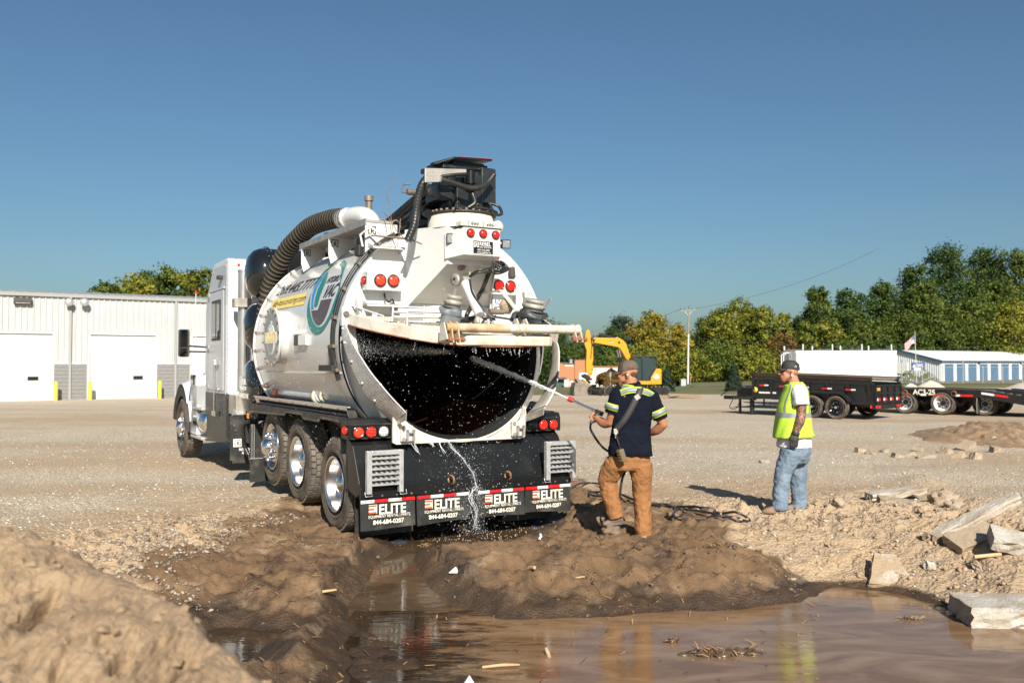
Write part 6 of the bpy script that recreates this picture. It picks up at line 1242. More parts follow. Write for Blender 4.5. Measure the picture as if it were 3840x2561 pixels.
# ------------------------------------------------------------------ excavator
EX = px(2405, 1470, 56.); EX.z = gz(EX.x, EX.y)-.02; EY = math.radians(10); E_ = thing('excavator', 'yellow tracked mini excavator with black cab and raised boom', 'excavator', EX, EY)
ek = 56/3300/4.9/math.cos(EY); X0 = (2405-2100)*4.9
def e(X, Y, y=0.): return ((X-X0)*ek, y, (1372-Y)*ek*math.cos(EY))
CY = pm('machine_yellow', (.60, .285, .010), (.54, .25, .010), 2, .35, dirt=(.3, .2, .09), dscale=2, damt=.15); CK = pm('machine_black', (.015, .015, .016), rough=.35); MUDST = pm('muddy_steel', (.17, .135, .105), (.24, .20, .16), 3, .7, dirt=(.1, .07, .05), dscale=4, damt=.5); SH = pm('track_mud', (.10, .085, .07), (.2, .17, .13), 6, .85)
def eprism(name, pts, y0, y1, m, bev=.02, par=None):
    b = MB(); b.prism([e(X, Y, y0) for X, Y in pts], (0, y1-y0, 0)); return b.build(name, m, par or E_, bev)
for y0, y1 in ((-.95, -.5), (.55, 1.0)):
    t0, t1 = e(800, 1270)[0], e(1860, 1270)[0]; zc = .27; b = MB(); n = 44; L_ = t1-t0
    path = [(t0+L_*i/14, zc*2) for i in range(15)]+[(t1+.27*math.sin(a), zc+.27*math.cos(a)) for a in np.linspace(.3, PI-.3, 6)]+[(t1-L_*i/14, 0.01) for i in range(15)]+[(t0-.27*math.sin(a), zc-.27*math.cos(a)) for a in np.linspace(.3, PI-.3, 6)]
    m_ = len(path); b.add([(x, y, z) for x, z in path for y in (y0, y1)], [(2*i, 2*i+1, (2*i+3) % (2*m_), (2*i+2) % (2*m_)) for i in range(m_)], 0); b.prism([(t0, y0+.04, .08), (t1, y0+.04, .08), (t1, y0+.04, .48), (t0, y0+.04, .48)], (0, y1-y0-.08, 0), 1)
    for i in range(m_):
        (xa, za), (xb, zb) = path[i], path[(i+1) % m_]; b.bar(((xa+xb)/2, y0, (za+zb)/2), ((xa+xb)/2, y1, (za+zb)/2), .09, .05)
    for i in range(5): b.cyl((t0+.2+(L_-.4)*i/4, y0-.01, .17), (t0+.2+(L_-.4)*i/4, y0+.05, .17), .12, n=14, m=1)
    for x in (t0, t1): b.cyl((x, y0-.01, zc), (x, y0+.05, zc), .22, n=18, m=1)
    b.build('track', [SH, CK], E_)
b = MB(); b.bb(e(1050, 0)[0], e(1700, 0)[0], -.5, .55, .25, .55); b.cyl((e(1400, 0)[0], 0, .5), (e(1400, 0)[0], 0, .72), .5, n=24); b.build('undercarriage', CK, E_)
b = MB(); xb = e(680, 0)[0]; b.sheet(lambda u, v: (xb+.10*math.sin(v*PI)*-1+.05, -1.15+2.3*u, .02+.48*v), 8, 8); b.bb(xb-.02, xb+.05, -1.15, 1.15, .0, .06); b.bb(xb-.02, xb+.04, -1.15, 1.15, .46, .5); o = b.build('dozer_blade', MUDST, E_); q = MB(); q.bar((xb, -.45, .25), (e(1050, 0)[0], -.45, .32), .1, .12); q.bar((xb, .45, .25), (e(1050, 0)[0], .45, .32), .1, .12); q.build('blade_arm', CY, o)
eprism('house_frame', [(985, 1105), (985, 1150), (1420, 1172), (1775, 1172), (1775, 1110)], -.95, .95, CY)
eprism('counterweight', [(1575, 1112), (1585, 1045), (1640, 960), (1685, 895), (1765, 885), (1782, 900), (1784, 1170), (1575, 1165)], -.97, .97, CY, .04)
eprism('engine_hood', [(1300, 1110), (1330, 850), (1600, 830), (1690, 895), (1690, 1110)], .05, .93, CY, .05)
cb = [(1240, 1105), (1245, 800), (1262, 700), (1290, 672), (1660, 668), (1690, 690), (1690, 850), (1640, 900), (1575, 1040), (1570, 1105)]
b = MB(); b.prism([e(X, Y, -.90) for X, Y in [(1265, 1100), (1262, 800), (1285, 700), (1650, 695), (1672, 850), (1560, 1035), (1555, 1100)]], (0, .86, 0)); cabx = b.build('cab', pm('cab_glass', (.03, .05, .05), rough=.06, coat=.4), E_)
b = MB()
for i in range(len(cb)): b.bar(e(*cb[i], -.915), e(*cb[(i+1) % len(cb)], -.915), .06, .09); b.bar(e(*cb[i], -.03), e(*cb[(i+1) % len(cb)], -.03), .06, .09)
for X, Y in cb: b.bar(e(X, Y, -.93), e(X, Y, -.02), .08, .08)
b.bar(e(1420, 690, -.92), e(1430, 1100, -.92), .05, .09); b.bb(e(1280, 0)[0], e(1680, 0)[0], -.95, 0, e(0, 680)[2], e(0, 662)[2]); b.build('cab_frame', CK, cabx, .015)
b = MB(); b.bb(e(1450, 0)[0], e(1580, 0)[0], -.7, -.3, e(0, 1090)[2], e(0, 1000)[2]); b.bb(e(1550, 0)[0], e(1590, 0)[0], -.7, -.3, e(0, 1000)[2], e(0, 820)[2]); b.build('seat', CK, cabx)
b = MB(); b.lathe([(.19, 0), (.19, .012), (.001, .012)], e(1680, 1040, -.985), (0, -1, 0), 24); o = b.build('round_badge', pm('badge_gold', (.6, .5, .22), rough=.5), E_); q = MB(); q.lathe([(.15, .012), (.19, .012), (.19, .016), (.15, .016)], e(1680, 1040, -.985), (0, -1, 0), 24); q.bb(e(1625, 0)[0], e(1735, 0)[0], -1.004, -.998, e(0, 1060)[2], e(0, 1035)[2]); q.build('badge_ring', pm('badge_grey', (.45, .47, .5), rough=.5), o)
bm_ = eprism('boom', [(1235, 775), (1130, 590), (1095, 530), (1040, 492), (610, 415), (580, 375), (590, 322), (1000, 330), (1040, 312), (1150, 372), (1200, 435), (1282, 680), (1275, 770)], -.17, .17, CY, .02)
b = MB(); b.bb(e(880, 0)[0], e(935, 0)[0], -.178, -.171, e(0, 432)[2], e(0, 382)[2]); o = b.build('logo_plate', LETB, bm_, .004); text('CAT', .135, 'lettering', LETW, o, (e(884, 0)[0], -.181, e(0, 424)[2]), (1, 0, 0), (0, 0, 1), depth=.001, bold=.004, sx=.72)
for X, Y in ((1065, 410), (600, 370)): b = MB(); b.cyl(e(X, Y, -.2), e(X, Y, .2), .075, n=14); b.build('pivot_pin', CK, bm_)
sk = eprism('stick', [(430, 445), (450, 225), (488, 178), (520, 190), (545, 300), (585, 400), (590, 880), (575, 990), (462, 960), (455, 830), (470, 560)], -.14, .14, CY, .015)
b = MB(); b.cyl(e(525, 203), e(720, 255), .03, n=10, m=1); b.cyl(e(705, 252), e(1010, 335), .065, n=14); b.build('stick_cylinder', [CK, CHROME], E_)
b = MB(); b.cyl(e(445, 470), e(475, 760), .06, n=14); b.cyl(e(475, 750), e(468, 880), .035, n=10, m=1); b.build('bucket_cylinder', [CK, CHROME], E_)
for y in (-.24, .24): b = MB(); b.cyl(e(1060, 540, y), e(1095, 690, y), .04, n=10, m=1); b.cyl(e(1090, 680, y), e(1150, 900, y), .065, n=12); b.build('boom_cylinder', [CK, CHROME], E_)
b = MB(); b.tube([e(545, 320, -.2), e(560, 420, -.22), e(620, 560, -.22), e(600, 690, -.2), e(570, 820, -.2)], .025, 6, sub=6); b.tube([e(600, 320, -.18), e(560, 350, -.2), e(560, 480, -.2), e(540, 700, -.2)], .022, 6, sub=6); b.build('hydraulic_hose', HOSE, E_); b = MB(); b.tube([e(560, 880, -.2), e(630, 980, -.25), (e(620, 1060, -.25)), e(580, 1080, -.2), e(480, 980, -.2)], .018, 6, sub=6); b.build('hose_loop', CY, E_)
b = MB(); b.bar(e(470, 860), e(560, 1010), .1, .1); b.bar(e(575, 960), e(500, 1010), .2, .08); b.build('linkage', CY, E_)
b = MB(); b.box(e(470, 1040), (.42, .40, .26), Matrix.Rotation(.5, 3, 'Y')); b.cyl(e(420, 1020, -.3), e(420, 1020, .3), .09, n=12); b.cyl(e(540, 1080, -.25), e(540, 1080, .25), .07, n=12); b.box(e(505, 1120), (.3, .36, .12), Matrix.Rotation(.6, 3, 'Y')); b.build('quick_hitch', CK, E_, .02); b = MB(); b.box(e(430, 1110), (.30, .42, .10), Matrix.Rotation(.55, 3, 'Y')); b.build('hitch_frame', CY, E_, .01)
bp_ = [(235, 1140), (212, 1220), (205, 1330), (222, 1395), (500, 1418)]; b = MB()
for i in range(4): b.prism([e(*bp_[i], -.55), e(*bp_[i+1], -.55), tuple(np.array(e(*bp_[i+1], -.55))+[.03, 0, .01]), tuple(np.array(e(*bp_[i], -.55))+[.03, 0, .01])], (0, 1.1, 0))
for y in (-.56, .53): b.prism([e(X, Y, y) for X, Y in bp_+[(455, 1330), (440, 1270), (470, 1215), (540, 1180), (470, 1150)]], (0, .03, 0))
b.prism([e(235, 1140, -.55), e(480, 1148, -.55), e(480, 1160, -.55), e(235, 1152, -.55)], (0, 1.1, 0)); b.prism([e(215, 1400, -.58), e(505, 1424, -.58), e(505, 1405, -.58)], (0, 1.16, 0)); b.prism([e(262, 1075, -.3), e(330, 1075, -.3), e(440, 1150, -.3), e(300, 1148, -.3)], (0, .6, 0)); b.build('bucket', MUDST, E_, .008)
p = px(2221, 1466, 57); p.z = gz(p.x, p.y); b = MB(); b.lathe([(.30, -.35), (.34, -.30), (.34, .30), (.30, .35)], (0, 0, .33), (1, .2, 0), 20, ang=(0, 4.4)); b.bb(-.35, .3, -.35, -.31, .02, .5); b.bb(-.35, .3, .31, .35, .02, .5); tag(b.build('spare_bucket', CK, None, 0, p), 'black narrow spare bucket lying between the grey bucket and the blade', 'bucket')
# planks
PLK = pm('plank_wood', (.24, .13, .065), (.30, .20, .12), 4, .85, stretch=(1, 8, 8))
for i, (x_, y_, L_, rz, lb_) in enumerate(((2470, 1484, 2.2, .10, 'longest brown plank lying flat in front of the excavator tracks'), (2520, 1486, 1.9, -.05, 'brown plank crossing the pile right of the worker'), (2560, 1481, 1.7, .2, 'thin brown plank at the right end of the timber'), (2455, 1478, 1.6, .02, 'grey weathered plank on top of the timber'), (2590, 1487, 1.2, -.15, 'short brown plank lying nearest the lawn'))):
    d_ = 51-i*.25; p = px(x_, y_, d_); p.z = gz(p.x, p.y)+.05+.05*(i % 3); b = MB(); b.bb(-L_/2, L_/2, -.12, .12, -.03, .03); tag(b.build('plank', PLK, None, .005, p, rz), lb_, 'plank', 'planks lying before the excavator')
# ------------------------------------------------------------------ dump trailer
TB = pm('trailer_black', (.012, .012, .013), (.018, .018, .018), 2, .3, dirt=(.06, .05, .04), dscale=2.5, damt=.2); WOODB = pm('board_wood', (.085, .06, .045), (.14, .11, .085), 4, .85, stretch=(1, 9, 9))
DR = math.radians(-47); DT = thing('dump_trailer', 'black tandem axle dump trailer with wooden side boards', 'trailer', (12.1, 29.5, -.10), DR)
def dpart(name, b, m, par=None, bev=0.): return b.build(name, m, par or DT, bev)
Lb, Wb = 4.6, 2.1; tl = lambda x: .03*(-x)
b = MB(); 
for y in (0, Wb): b.prism([(0, y-.02, .60), (-Lb, y-.02, .60+.13), (-Lb, y-.02, 1.22+.13), (0, y-.02, 1.22)], (0, .04, 0))
b.prism([(-Lb, 0, .73), (-Lb, Wb, .73), (-Lb, Wb, 1.35), (-Lb, 0, 1.35)], (.04, 0, 0)); b.prism([(0, 0, .58), (-Lb, 0, .71), (-Lb, 0, .63), (0, 0, .50)], (0, Wb, 0)); dpart('body', b, TB)
for y0 in (0, Wb):
    b = MB(); b.bar((.02, y0, 1.22), (-Lb-.02, y0, 1.35), .09, .09); b.bar((.02, y0, .57), (-Lb-.02, y0, .70), .08, .12); dpart('rail', b, TB)
for i in range(7):
    x = -.12-i*(Lb-.2)/6; b = MB(); b.prism([(x-.05, -.02, .62+tl(x)), (x+.05, -.02, .62+tl(x)), (x+.05, -.10, 1.18+tl(x)), (x-.05, -.10, 1.18+tl(x))], (0, .03, 0)); b.bb(x-.05, x+.05, -.09, -.02, 1.05+tl(x), 1.2+tl(x)); dpart('stake', b, TB)
for y0, s_ in ((0, -1), (Wb, 1)):
    for k in range(2):
        b = MB(); za, zb_ = 1.28+.09*k, 1.365+.09*k; sh = .09*s_
        b.prism([(-.1, y0+sh*k, za), (-Lb, y0+sh*k, za+.13), (-Lb, y0+sh*(k+.9), zb_+.13), (-.1, y0+sh*(k+.9), zb_)], (0, .04, 0)); dpart('side_board', b, WOODB)
    for x in (-.08, -Lb+.06): b = MB(); b.prism([(x, y0, 1.24+tl(x)), (x, y0+s_*.2, 1.46+tl(x)), (x, y0-s_*.04, 1.46+tl(x)), (x, y0-s_*.1, 1.24+tl(x))], (.015, 0, 0)); dpart('board_bracket', b, TB)
for k in range(2):
    y0, y1 = .03+k*1.0, 1.02+k*1.0; b = MB(); b.bb(.02, .05, y0, y1, .56, 1.2); g = dpart('gate_door', b, TB)
    q = MB()
    for y in (y0, (y0+y1)/2-.03, y1-.06): q.bb(.05, .09, y, y+.06, .56, 1.2)
    q.bb(.05, .09, y0, y1, 1.14, 1.2); q.bb(.05, .09, y0, y1, .56, .62); q.bb(.05, .085, y0, y1, .88, .93); q.build('gate_rib', TB, g)
    for j in range(2): q = MB(); y = y0+.12+j*.5; q.bb(.0505, .055, y, y+.1, .66, .75); q.build('white_tape', WHT, g); q = MB(); q.bb(.0505, .055, y+.1, y+.27, .66, .75); q.build('red_tape', REDT, g)
b = MB(); b.bb(.051, .056, .12, .4, 1.0, 1.1); dpart('warning_label', b, pm('label_amber', (.65, .32, .03), rough=.5))
b = MB(); b.bb(-.05, .06, 0, Wb, .38, .54); o = dpart('rear_bumper', b, TB)
for y in (.12, .32, 1.72, 1.92): q = MB(); q.bb(.06, .075, y-.06, y+.06, .42, .50); q.build('tail_light', RED_L, o)
q = MB(); q.bb(-.1, -.04, -.03, -.02, .42, .54); q.build('side_light', RED_L, o)
for x in (-.7, -1.55, -2.4, -3.2, -4.0):
    z = .98+tl(x); q = MB(); q.bb(x-.22, x-.02, -.118, -.1135, z, z+.05); dpart('red_tape', q, REDT); q = MB(); q.bb(x-.02, x+.14, -.118, -.1135, z, z+.05); dpart('white_tape', q, WHT)
bt = tyre_mesh(.41, .26, False); TT = bt.build('tyre', [RUBBER]); COL.objects.unlink(TT)
bt = MB(); bt.lathe([(.30*.9, -.10), (.25, -.09), (.24, 0), (.12, .01), (.10, -.06), (.05, -.09), (.001, -.095)], (0, 0, 0), (1, 0, 0), 28); 
for i in range(8): a = 2*PI*i/8; bt.cyl((-.0, .17*math.cos(a), .17*math.sin(a)), (-.03, .17*math.cos(a), .17*math.sin(a)), .014, n=6, m=1)
bt.cyl((-.09, 0, 0), (-.13, 0, 0), .04, n=10, m=1); TW = bt.build('wheel', [GLOSSB, GALV]); COL.objects.unlink(TW)
for x in (-1.22, -2.12):
    for y, r_ in ((-.12, PI/2), (Wb+.12, -PI/2)):
        w_ = TW.copy(); COL.objects.link(w_); w_.parent = DT; w_.location = (x, y, .41); w_.rotation_euler.z = r_; t_ = TT.copy(); COL.objects.link(t_); t_.parent = w_
b = MB(); fpz = [(-.72, .62), (-.85, .78), (-1.05, .93), (-2.45, .95), (-2.62, .88), (-2.78, .66)]
for (xa, za), (xb2, zb2) in zip(fpz, fpz[1:]): b.prism([(xa, -.27, za), (xb2, -.27, zb2), (xb2, -.27, zb2+.03), (xa, -.27, za+.03)], (0, .27, 0)); b.prism([(xa, -.28, za-.05), (xb2, -.28, zb2-.05), (xb2, -.28, zb2+.035), (xa, -.28, za+.035)], (0, .012, 0))
dpart('fender', b, TB)
b = MB(); b.bar((-Lb, .2, .62), (-Lb-1.5, Wb/2, .60), .12, .14); b.bar((-Lb, Wb-.2, .62), (-Lb-1.5, Wb/2, .60), .12, .14); b.bb(-Lb-1.9, -Lb-1.3, Wb/2-.06, Wb/2+.06, .52, .66); dpart('tongue', b, TB); b = MB(); b.bb(-Lb-.95, -Lb-.1, .45, Wb-.45, .66, 1.0); dpart('pump_box', b, TB, None, .02)
b = MB(); b.cyl((-Lb-.2, .3, .05), (-Lb-.2, .3, .6), .09, n=12); dpart('support_leg', b, TB); b = MB(); b.cyl((-Lb-1.0, Wb/2-.3, .0), (-Lb-1.0, Wb/2-.3, .95), .055, n=12); b.bb(-Lb-1.12, -Lb-.88, Wb/2-.42, Wb/2-.18, -.02, .02); dpart('jack', b, TB); b = MB(); b.tube([(-Lb-1.0, Wb/2-.3, .9), (-Lb-1.3, Wb/2-.35, .92), (-Lb-1.6, Wb/2-.4, .80), (-Lb-1.8, Wb/2-.4, .65)], .02, 6, sub=4); b.tube([(-Lb-1.5, Wb/2, .55), (-Lb-1.6, Wb/2-.1, .2), (-Lb-1.3, Wb/2-.1, .18), (-Lb-1.2, Wb/2, .5)], .015, 6, sub=4); dpart('breakaway_cable', b, TB)
b = MB(); b.lathe([(.10, 0), (.10, .006), (.001, .006)], (-Lb+.15, -.04, .95), (0, -1, 0), 18); dpart('round_label', b, pm('label_yellow', (.72, .55, .04), rough=.5)); b = MB(); b.bb(-Lb+.3, -Lb+1.0, -.03, -.024, .82, .88); dpart('name_strip', b, WHT); b = MB(); b.cyl((-Lb+.2, .2, 1.4), (-Lb+.2, .2, 1.75), .05, n=10); dpart('jack_tube', b, TB)
b = MB(); b.bb(-3.2, -.3, .3, Wb-.3, .42, .60); dpart('chassis', b, TB)
# ------------------------------------------------------------------ flatbed trailer
FRZ = math.radians(-42); FT = thing('flatbed_trailer', 'black low flatbed equipment trailer with sloping tail and folded ramps', 'trailer', (16.1, 33.0, -.10), FRZ)
def fpart(name, b, m, par=None, bev=0.): return b.build(name, m, par or FT, bev)
b = MB(); b.bb(-8, 1.25, 0, 2.5, .86, .92); fpart('deck', b, WOODB)
b = MB(); b.bb(-8, 1.25, -.02, .06, .68, .96); b.bb(-8, 1.25, 2.44, 2.52, .68, .96); b.bb(-8, 1.2, .7, .85, .5, .86); b.bb(-8, 1.2, 1.65, 1.8, .5, .86); fpart('side_rail', b, TB)
b = MB(); b.prism([(1.255, -.02, .96), (4.6, -.02, .50), (4.6, -.02, .22), (3.6, -.02, .30), (1.255, -.02, .68)], (0, .08, 0)); b.prism([(1.255, 2.44, .96), (4.6, 2.44, .50), (4.6, 2.44, .22), (3.6, 2.44, .30), (1.255, 2.44, .68)], (0, .08, 0)); fpart('tail_frame', b, TB); b = MB(); b.prism([(1.255, .06, .90), (4.6, .06, .44), (4.6, .06, .38), (1.255, .06, .84)], (0, 2.38, 0)); fpart('tail_deck', b, TB)
for k in range(12): b = MB(); x = 1.4+k*.27; b.bar((x, .08, .955-.137*(x-1.255)), (x, .5, .955-.137*(x-1.255)), .10, .05); fpart('cleat', b, WOODB)
for y in (.25, 1.6): 
    b = MB(); b.prism([(1.9, y+.3, .98), (5.0, y+.3, .70), (5.0, y+.3, .56), (1.9, y+.3, .86)], (0, .55, 0)); r_ = fpart('ramp', b, TB)
    for k in range(3): q = MB(); x = 2.9+k*.75; z = .87-(x-1.9)*.09+.0; q.prism([(x, y+.295, z), (x+.4, y+.295, z-.036), (x+.4, y+.295, z+.03), (x, y+.295, z+.066)], (0, -.006, 0)); q.build('tape', REDT if k % 2 else WHT, r_)
for x, k in ((-2.6, 1), (-1.95, 0), (-1.6, 1), (-.75, 0), (-.3, 1), (.45, 0), (.62, 1)): b = MB(); b.bb(x, x+(.45 if k else .2), -.027, -.0205, .70, .775); fpart('tape', b, REDT if k else WHT)
for x, z, k in ((1.35, .80, 0), (1.8, .74, 1), (3.0, .52, 0), (3.5, .44, 1)): b = MB(); b.prism([(x, -.0205, z), (x+.42, -.0205, z-.057), (x+.42, -.0205, z+.02), (x, -.0205, z+.077)], (0, -.006, 0)); fpart('tape', b, REDT if k else WHT)
text('AC3-25', .27, 'lettering', LETWD, FT, (-1.02, -.025, .745), (1, 0, 0), (0, 0, 1), depth=.002, bold=.008, sx=.92)
for x in (-1.32, .42): b = MB(); b.lathe([(.085, -.015), (.115, 0), (.085, .015)], (x, -.05, .80), (0, 1, 0), 14); fpart('chain_hook', b, RUST)
bt = tyre_mesh(.43, .25, False); TT2 = bt.build('tyre', [RUBBER]); COL.objects.unlink(TT2)
bt = MB(); bt.lathe([(.30, -.12), (.285, -.13), (.275, -.11), (.25, .02), (.2, .05), (.1, .05)], (0, 0, 0), (1, 0, 0), 28); bt.cyl((.05, 0, 0), (-.06, 0, 0), .10, .08, 14, True, 1)
for i in range(8): a = 2*PI*i/8; bt.cyl((.05, .17*math.cos(a), .17*math.sin(a)), (.02, .17*math.cos(a), .17*math.sin(a)), .03, n=8, m=1)
TW2 = bt.build('wheel', [pm('white_rim', (.6, .58, .54), rough=.4), CK]); COL.objects.unlink(TW2)
for x in (-1.35, 0, 1.35):
    for y, r_ in ((.10, PI/2), (2.4, -PI/2)):
        w_ = TW2.copy(); COL.objects.link(w_); w_.parent = FT; w_.location = (x, y+(.0 if x < 1 else .35), .43); w_.rotation_euler.z = r_; t_ = TT2.copy(); COL.objects.link(t_); t_.parent = w_
        t_ = TT2.copy(); COL.objects.link(t_); t_.parent = w_; t_.location = (.29, 0, 0)
b = MB(); b.bb(1.2, 1.215, .0, .5, .12, .68); f = fpart('mudflap', b, RUBFLAP); q = MB(); q.bb(1.185, 1.198, .0, .1, .1, .66); q.build('flap_edge', pm('cream_plastic', (.6, .5, .4)), f); b = MB(); b.bb(3.6, 3.615, .2, .8, .0, .32); fpart('mudflap', b, RUBFLAP)
# ------------------------------------------------------------------ enclosed trailer
p = px(2960, 1400, 40.); p.z = -.14; CT = thing('enclosed_trailer', 'white enclosed cargo trailer with rounded nose and ladder racks', 'trailer', p, math.radians(-2)); CL = (3357-2960)/3300*40; ch = px(3000, 1316, 40).z-p.z
b = MB(); pts = [(.35-.35*math.cos(a), 1.0-1.0*math.sin(a)) for a in np.linspace(-PI/2, PI/2, 14)]; poly = [(x, y, .5) for x, y in pts]+[(CL, 0, .5), (CL, 2.0, .5)]
b.prism(poly, (0, 0, ch-.5)); o = b.build('body', pm('trailer_white', (.76, .77, .77), rough=.25, coat=.3), CT, .02); b = MB(); b.sheet(lambda u, v: (.33-.36*math.cos(-PI/2+u*PI), 1.0-1.01*math.sin(-PI/2+u*PI), .5+(ch-.5)*v), 14, 2); b.build('nose_panel', pm('nose_alu', (.6, .6, .61), rough=.3, metal=.8), o)
b = MB(); b.bb(.3, CL, -.012, 0, ch-.09, ch+.01); b.bb(.3, CL, 2.0, 2.012, ch-.09, ch+.01); b.build('top_trim', LETW, o)
b = MB(); b.bb(.42, .45, -.02, -.012, ch-.62, ch-.38); b.bb(.42, .54, -.02, -.012, ch-.64, ch-.61); b.build('mark', TRIMG, o)
for i in range(4):
    x = .62+i*(CL-.85)/3; b = MB(); b.bb(x-.03, x+.03, -.03, .04, ch-.05, ch+.30); b.bb(x-.33, x-.27, 1.96, 2.03, ch-.05, ch+.26); b.bar((x, 0, ch+.06), (x-.3, 2.0, ch+.06), .05, .05); b.build('ladder_rack', GALV, CT, .004)
b = MB()
for dx in (-.12, -.02): b.tube([(.05+dx, .3, .6), (-.15+dx, .3, 1.4), (-.15+dx, .3, ch-.2), (.0+dx, .3, ch-.08), (.25+dx, .3, ch-.08)], .022, 6)
b.build('ladder', LETW, CT); b = MB(); b.bb(.6, CL-.1, .2, 1.8, .35, .5); b.build('chassis', TB, CT); b = MB()
for x in (CL*.5, CL*.5+.8):
    for y in (.05, 1.95): w_ = TW.copy(); COL.objects.link(w_); w_.parent = CT; w_.location = (x, y, .36); w_.scale = (.85, .85, .85); w_.rotation_euler.z = PI/2; t_ = TT.copy(); COL.objects.link(t_); t_.parent = w_
b = MB(); b.bar((.3, .6, .45), (-1.2, 1.0, .42), .1, .1); b.bar((.3, 1.4, .45), (-1.2, 1.0, .42), .1, .1); b.cyl((-.9, 1.0, 0), (-.9, 1.0, .8), .04, n=8); b.build('tongue', TB, CT)
p = px(2958, 1385, 38.5); b = MB(); z0 = gz(p.x, p.y)-p.z; b.lathe([(.16, 0), (.15, .04), (.055, .04), (.03, .72), (.001, .73)], (0, 0, 0), (0, 0, 1), 14); q = b.build('traffic_cone', pm('cone_orange', (.7, .17, .02), rough=.5), None, 0, (p.x, p.y, px(2958, 1367, 38.5).z-.72)); tag(q, 'orange traffic cone tip showing behind the worker in the yellow vest', 'cone')
# ------------------------------------------------------------------ people
def skinmat(name, c1, c2, tattoo=None):
    m = pm(name, c1, c2, 14, .5); 
    if tattoo:
        n = m.node_tree; L = n.links; b = n.nodes['Principled BSDF']; tc = n.nodes.new('ShaderNodeTexCoord'); s_ = n.nodes.new('ShaderNodeSeparateXYZ'); L.new(tc.outputs['Object'], s_.inputs[0])
        lt = n.nodes.new('ShaderNodeMath'); lt.operation = 'LESS_THAN'; lt.inputs[1].default_value = tattoo; L.new(s_.outputs[2], lt.inputs[0])
        t = n.nodes.new('ShaderNodeTexNoise'); t.inputs['Scale'].default_value = 16; t.inputs['Detail'].default_value = 4; t.inputs['Distortion'].default_value = 2.5; L.new(tc.outputs['Object'], t.inputs[0])
        r = n.nodes.new('ShaderNodeMapRange'); r.inputs[1].default_value = .42; r.inputs[2].default_value = .52; r.inputs[4].default_value = .85; L.new(t.outputs['Fac'], r.inputs[0])
        k = n.nodes.new('ShaderNodeMath'); k.operation = 'MULTIPLY'; L.new(lt.outputs[0], k.inputs[0]); L.new(r.outputs[0], k.inputs[1])
        x = n.nodes.new('ShaderNodeMix'); x.data_type = 'RGBA'; x.inputs[7].default_value = (.035, .04, .045, 1); old = b.inputs['Base Color'].links[0].from_socket; L.new(old, x.inputs[6]); L.new(k.outputs[0], x.inputs[0]); L.new(x.outputs[2], b.inputs['Base Color'])
    b = m.node_tree.nodes['Principled BSDF']; b.inputs['Subsurface Weight'].default_value = .12; b.inputs['Subsurface Radius'].default_value = (.02, .008, .004); b.inputs['Subsurface Scale'].default_value = .3
    return m
class Body(MB):
    def limb(s, pts, rad, n=14, sq=1., ends=True, sub=4):
        s.tube(pts, rad, n, sub=sub, sq=sq)
        if ends: s.sph(pts[0], rad[0]*.98, 12, 8); s.sph(pts[-1], rad[-1]*.98, 12, 8)
        return s
    def loft(s, secs, n=24, p=2.4, yaw=0.):
        v = []; k = len(secs); cy, sy = math.cos(yaw), math.sin(yaw)
        for x, y, z, rx, ry in secs:
            for i in range(n):
                a = 2*PI*i/n; c, q = math.cos(a), math.sin(a); dx = rx*math.copysign(abs(c)**(2/p), c); dy = ry*math.copysign(abs(q)**(2/p), q)
                v.append((x+dx*cy-dy*sy, y+dx*sy+dy*cy, z))
        s.add(v, [(i*n+j, i*n+(j+1) % n, (i+1)*n+(j+1) % n, (i+1)*n+j) for i in range(k-1) for j in range(n)], 0, True); s.add(v[:n], [tuple(range(n-1, -1, -1))], 0, True); s.add(v[-n:], [tuple(range(n))], 0, True); return s
    def skin(s, name, mats, parent=None, vox=.009, sm=2, loc=None, folds=0., fscale=.12, rotz=0.):
        o = s.build(name, mats, parent, 0, loc, rotz); r = o.modifiers.new('remesh', 'REMESH'); r.mode = 'VOXEL'; r.voxel_size = vox; r.use_smooth_shade = True
        q = o.modifiers.new('smooth', 'SMOOTH'); q.iterations = sm; q.factor = .5
        if folds:
            for sc, st in ((fscale, folds), (fscale*.4, folds*.45)):
                t = bpy.data.textures.new(name+'_folds', 'CLOUDS'); t.noise_scale = sc; t.noise_depth = 2; t.cloud_type = 'GRAYSCALE'; d = o.modifiers.new('folds', 'DISPLACE'); d.texture = t; d.strength = st; d.mid_level = .5; d.texture_coords = 'LOCAL'
        return o
def head(b, c, yaw, pitch=0.):
    R = Matrix.Rotation(yaw, 3, 'Z') @ Matrix.Rotation(pitch, 3, 'Y'); c = Vector(c)     # faces -x before yaw
    f = lambda x, y, z: tuple(c+R @ Vector((x, y, z)))
    def el(p, r, n=14):
        q = MB().sph((0, 0, 0), r, n, 10); b.add([tuple(c+R @ (Vector(p)+Vector(v))) for v in q.v], q.f, 0, True)
    el((.012, 0, .03), (.100, .078, .100), 18); el((-.035, 0, -.045), (.062, .058, .072)); el((-.062, 0, -.095), (.032, .036, .028)); el((-.03, 0, -.075), (.055, .055, .04))
    el((-.092, 0, .018), (.012, .045, .012)); b.tube([f(-.095, 0, .012), f(-.112, 0, -.012), f(-.122, 0, -.030), f(-.105, 0, -.040)], [.008, .012, .016, .010], 8, sub=3)
    el((-.098, 0, -.062), (.010, .026, .007)); el((-.096, 0, -.072), (.010, .022, .007)); el((-.075, .032, -.02), (.022, .022, .02)); el((-.075, -.032, -.02), (.022, .022, .02))
    for s_ in (-1, 1): el((.012, s_*.078, -.015), (.020, .010, .032)); el((.020, s_*.084, -.005), (.018, .008, .024))
    return f
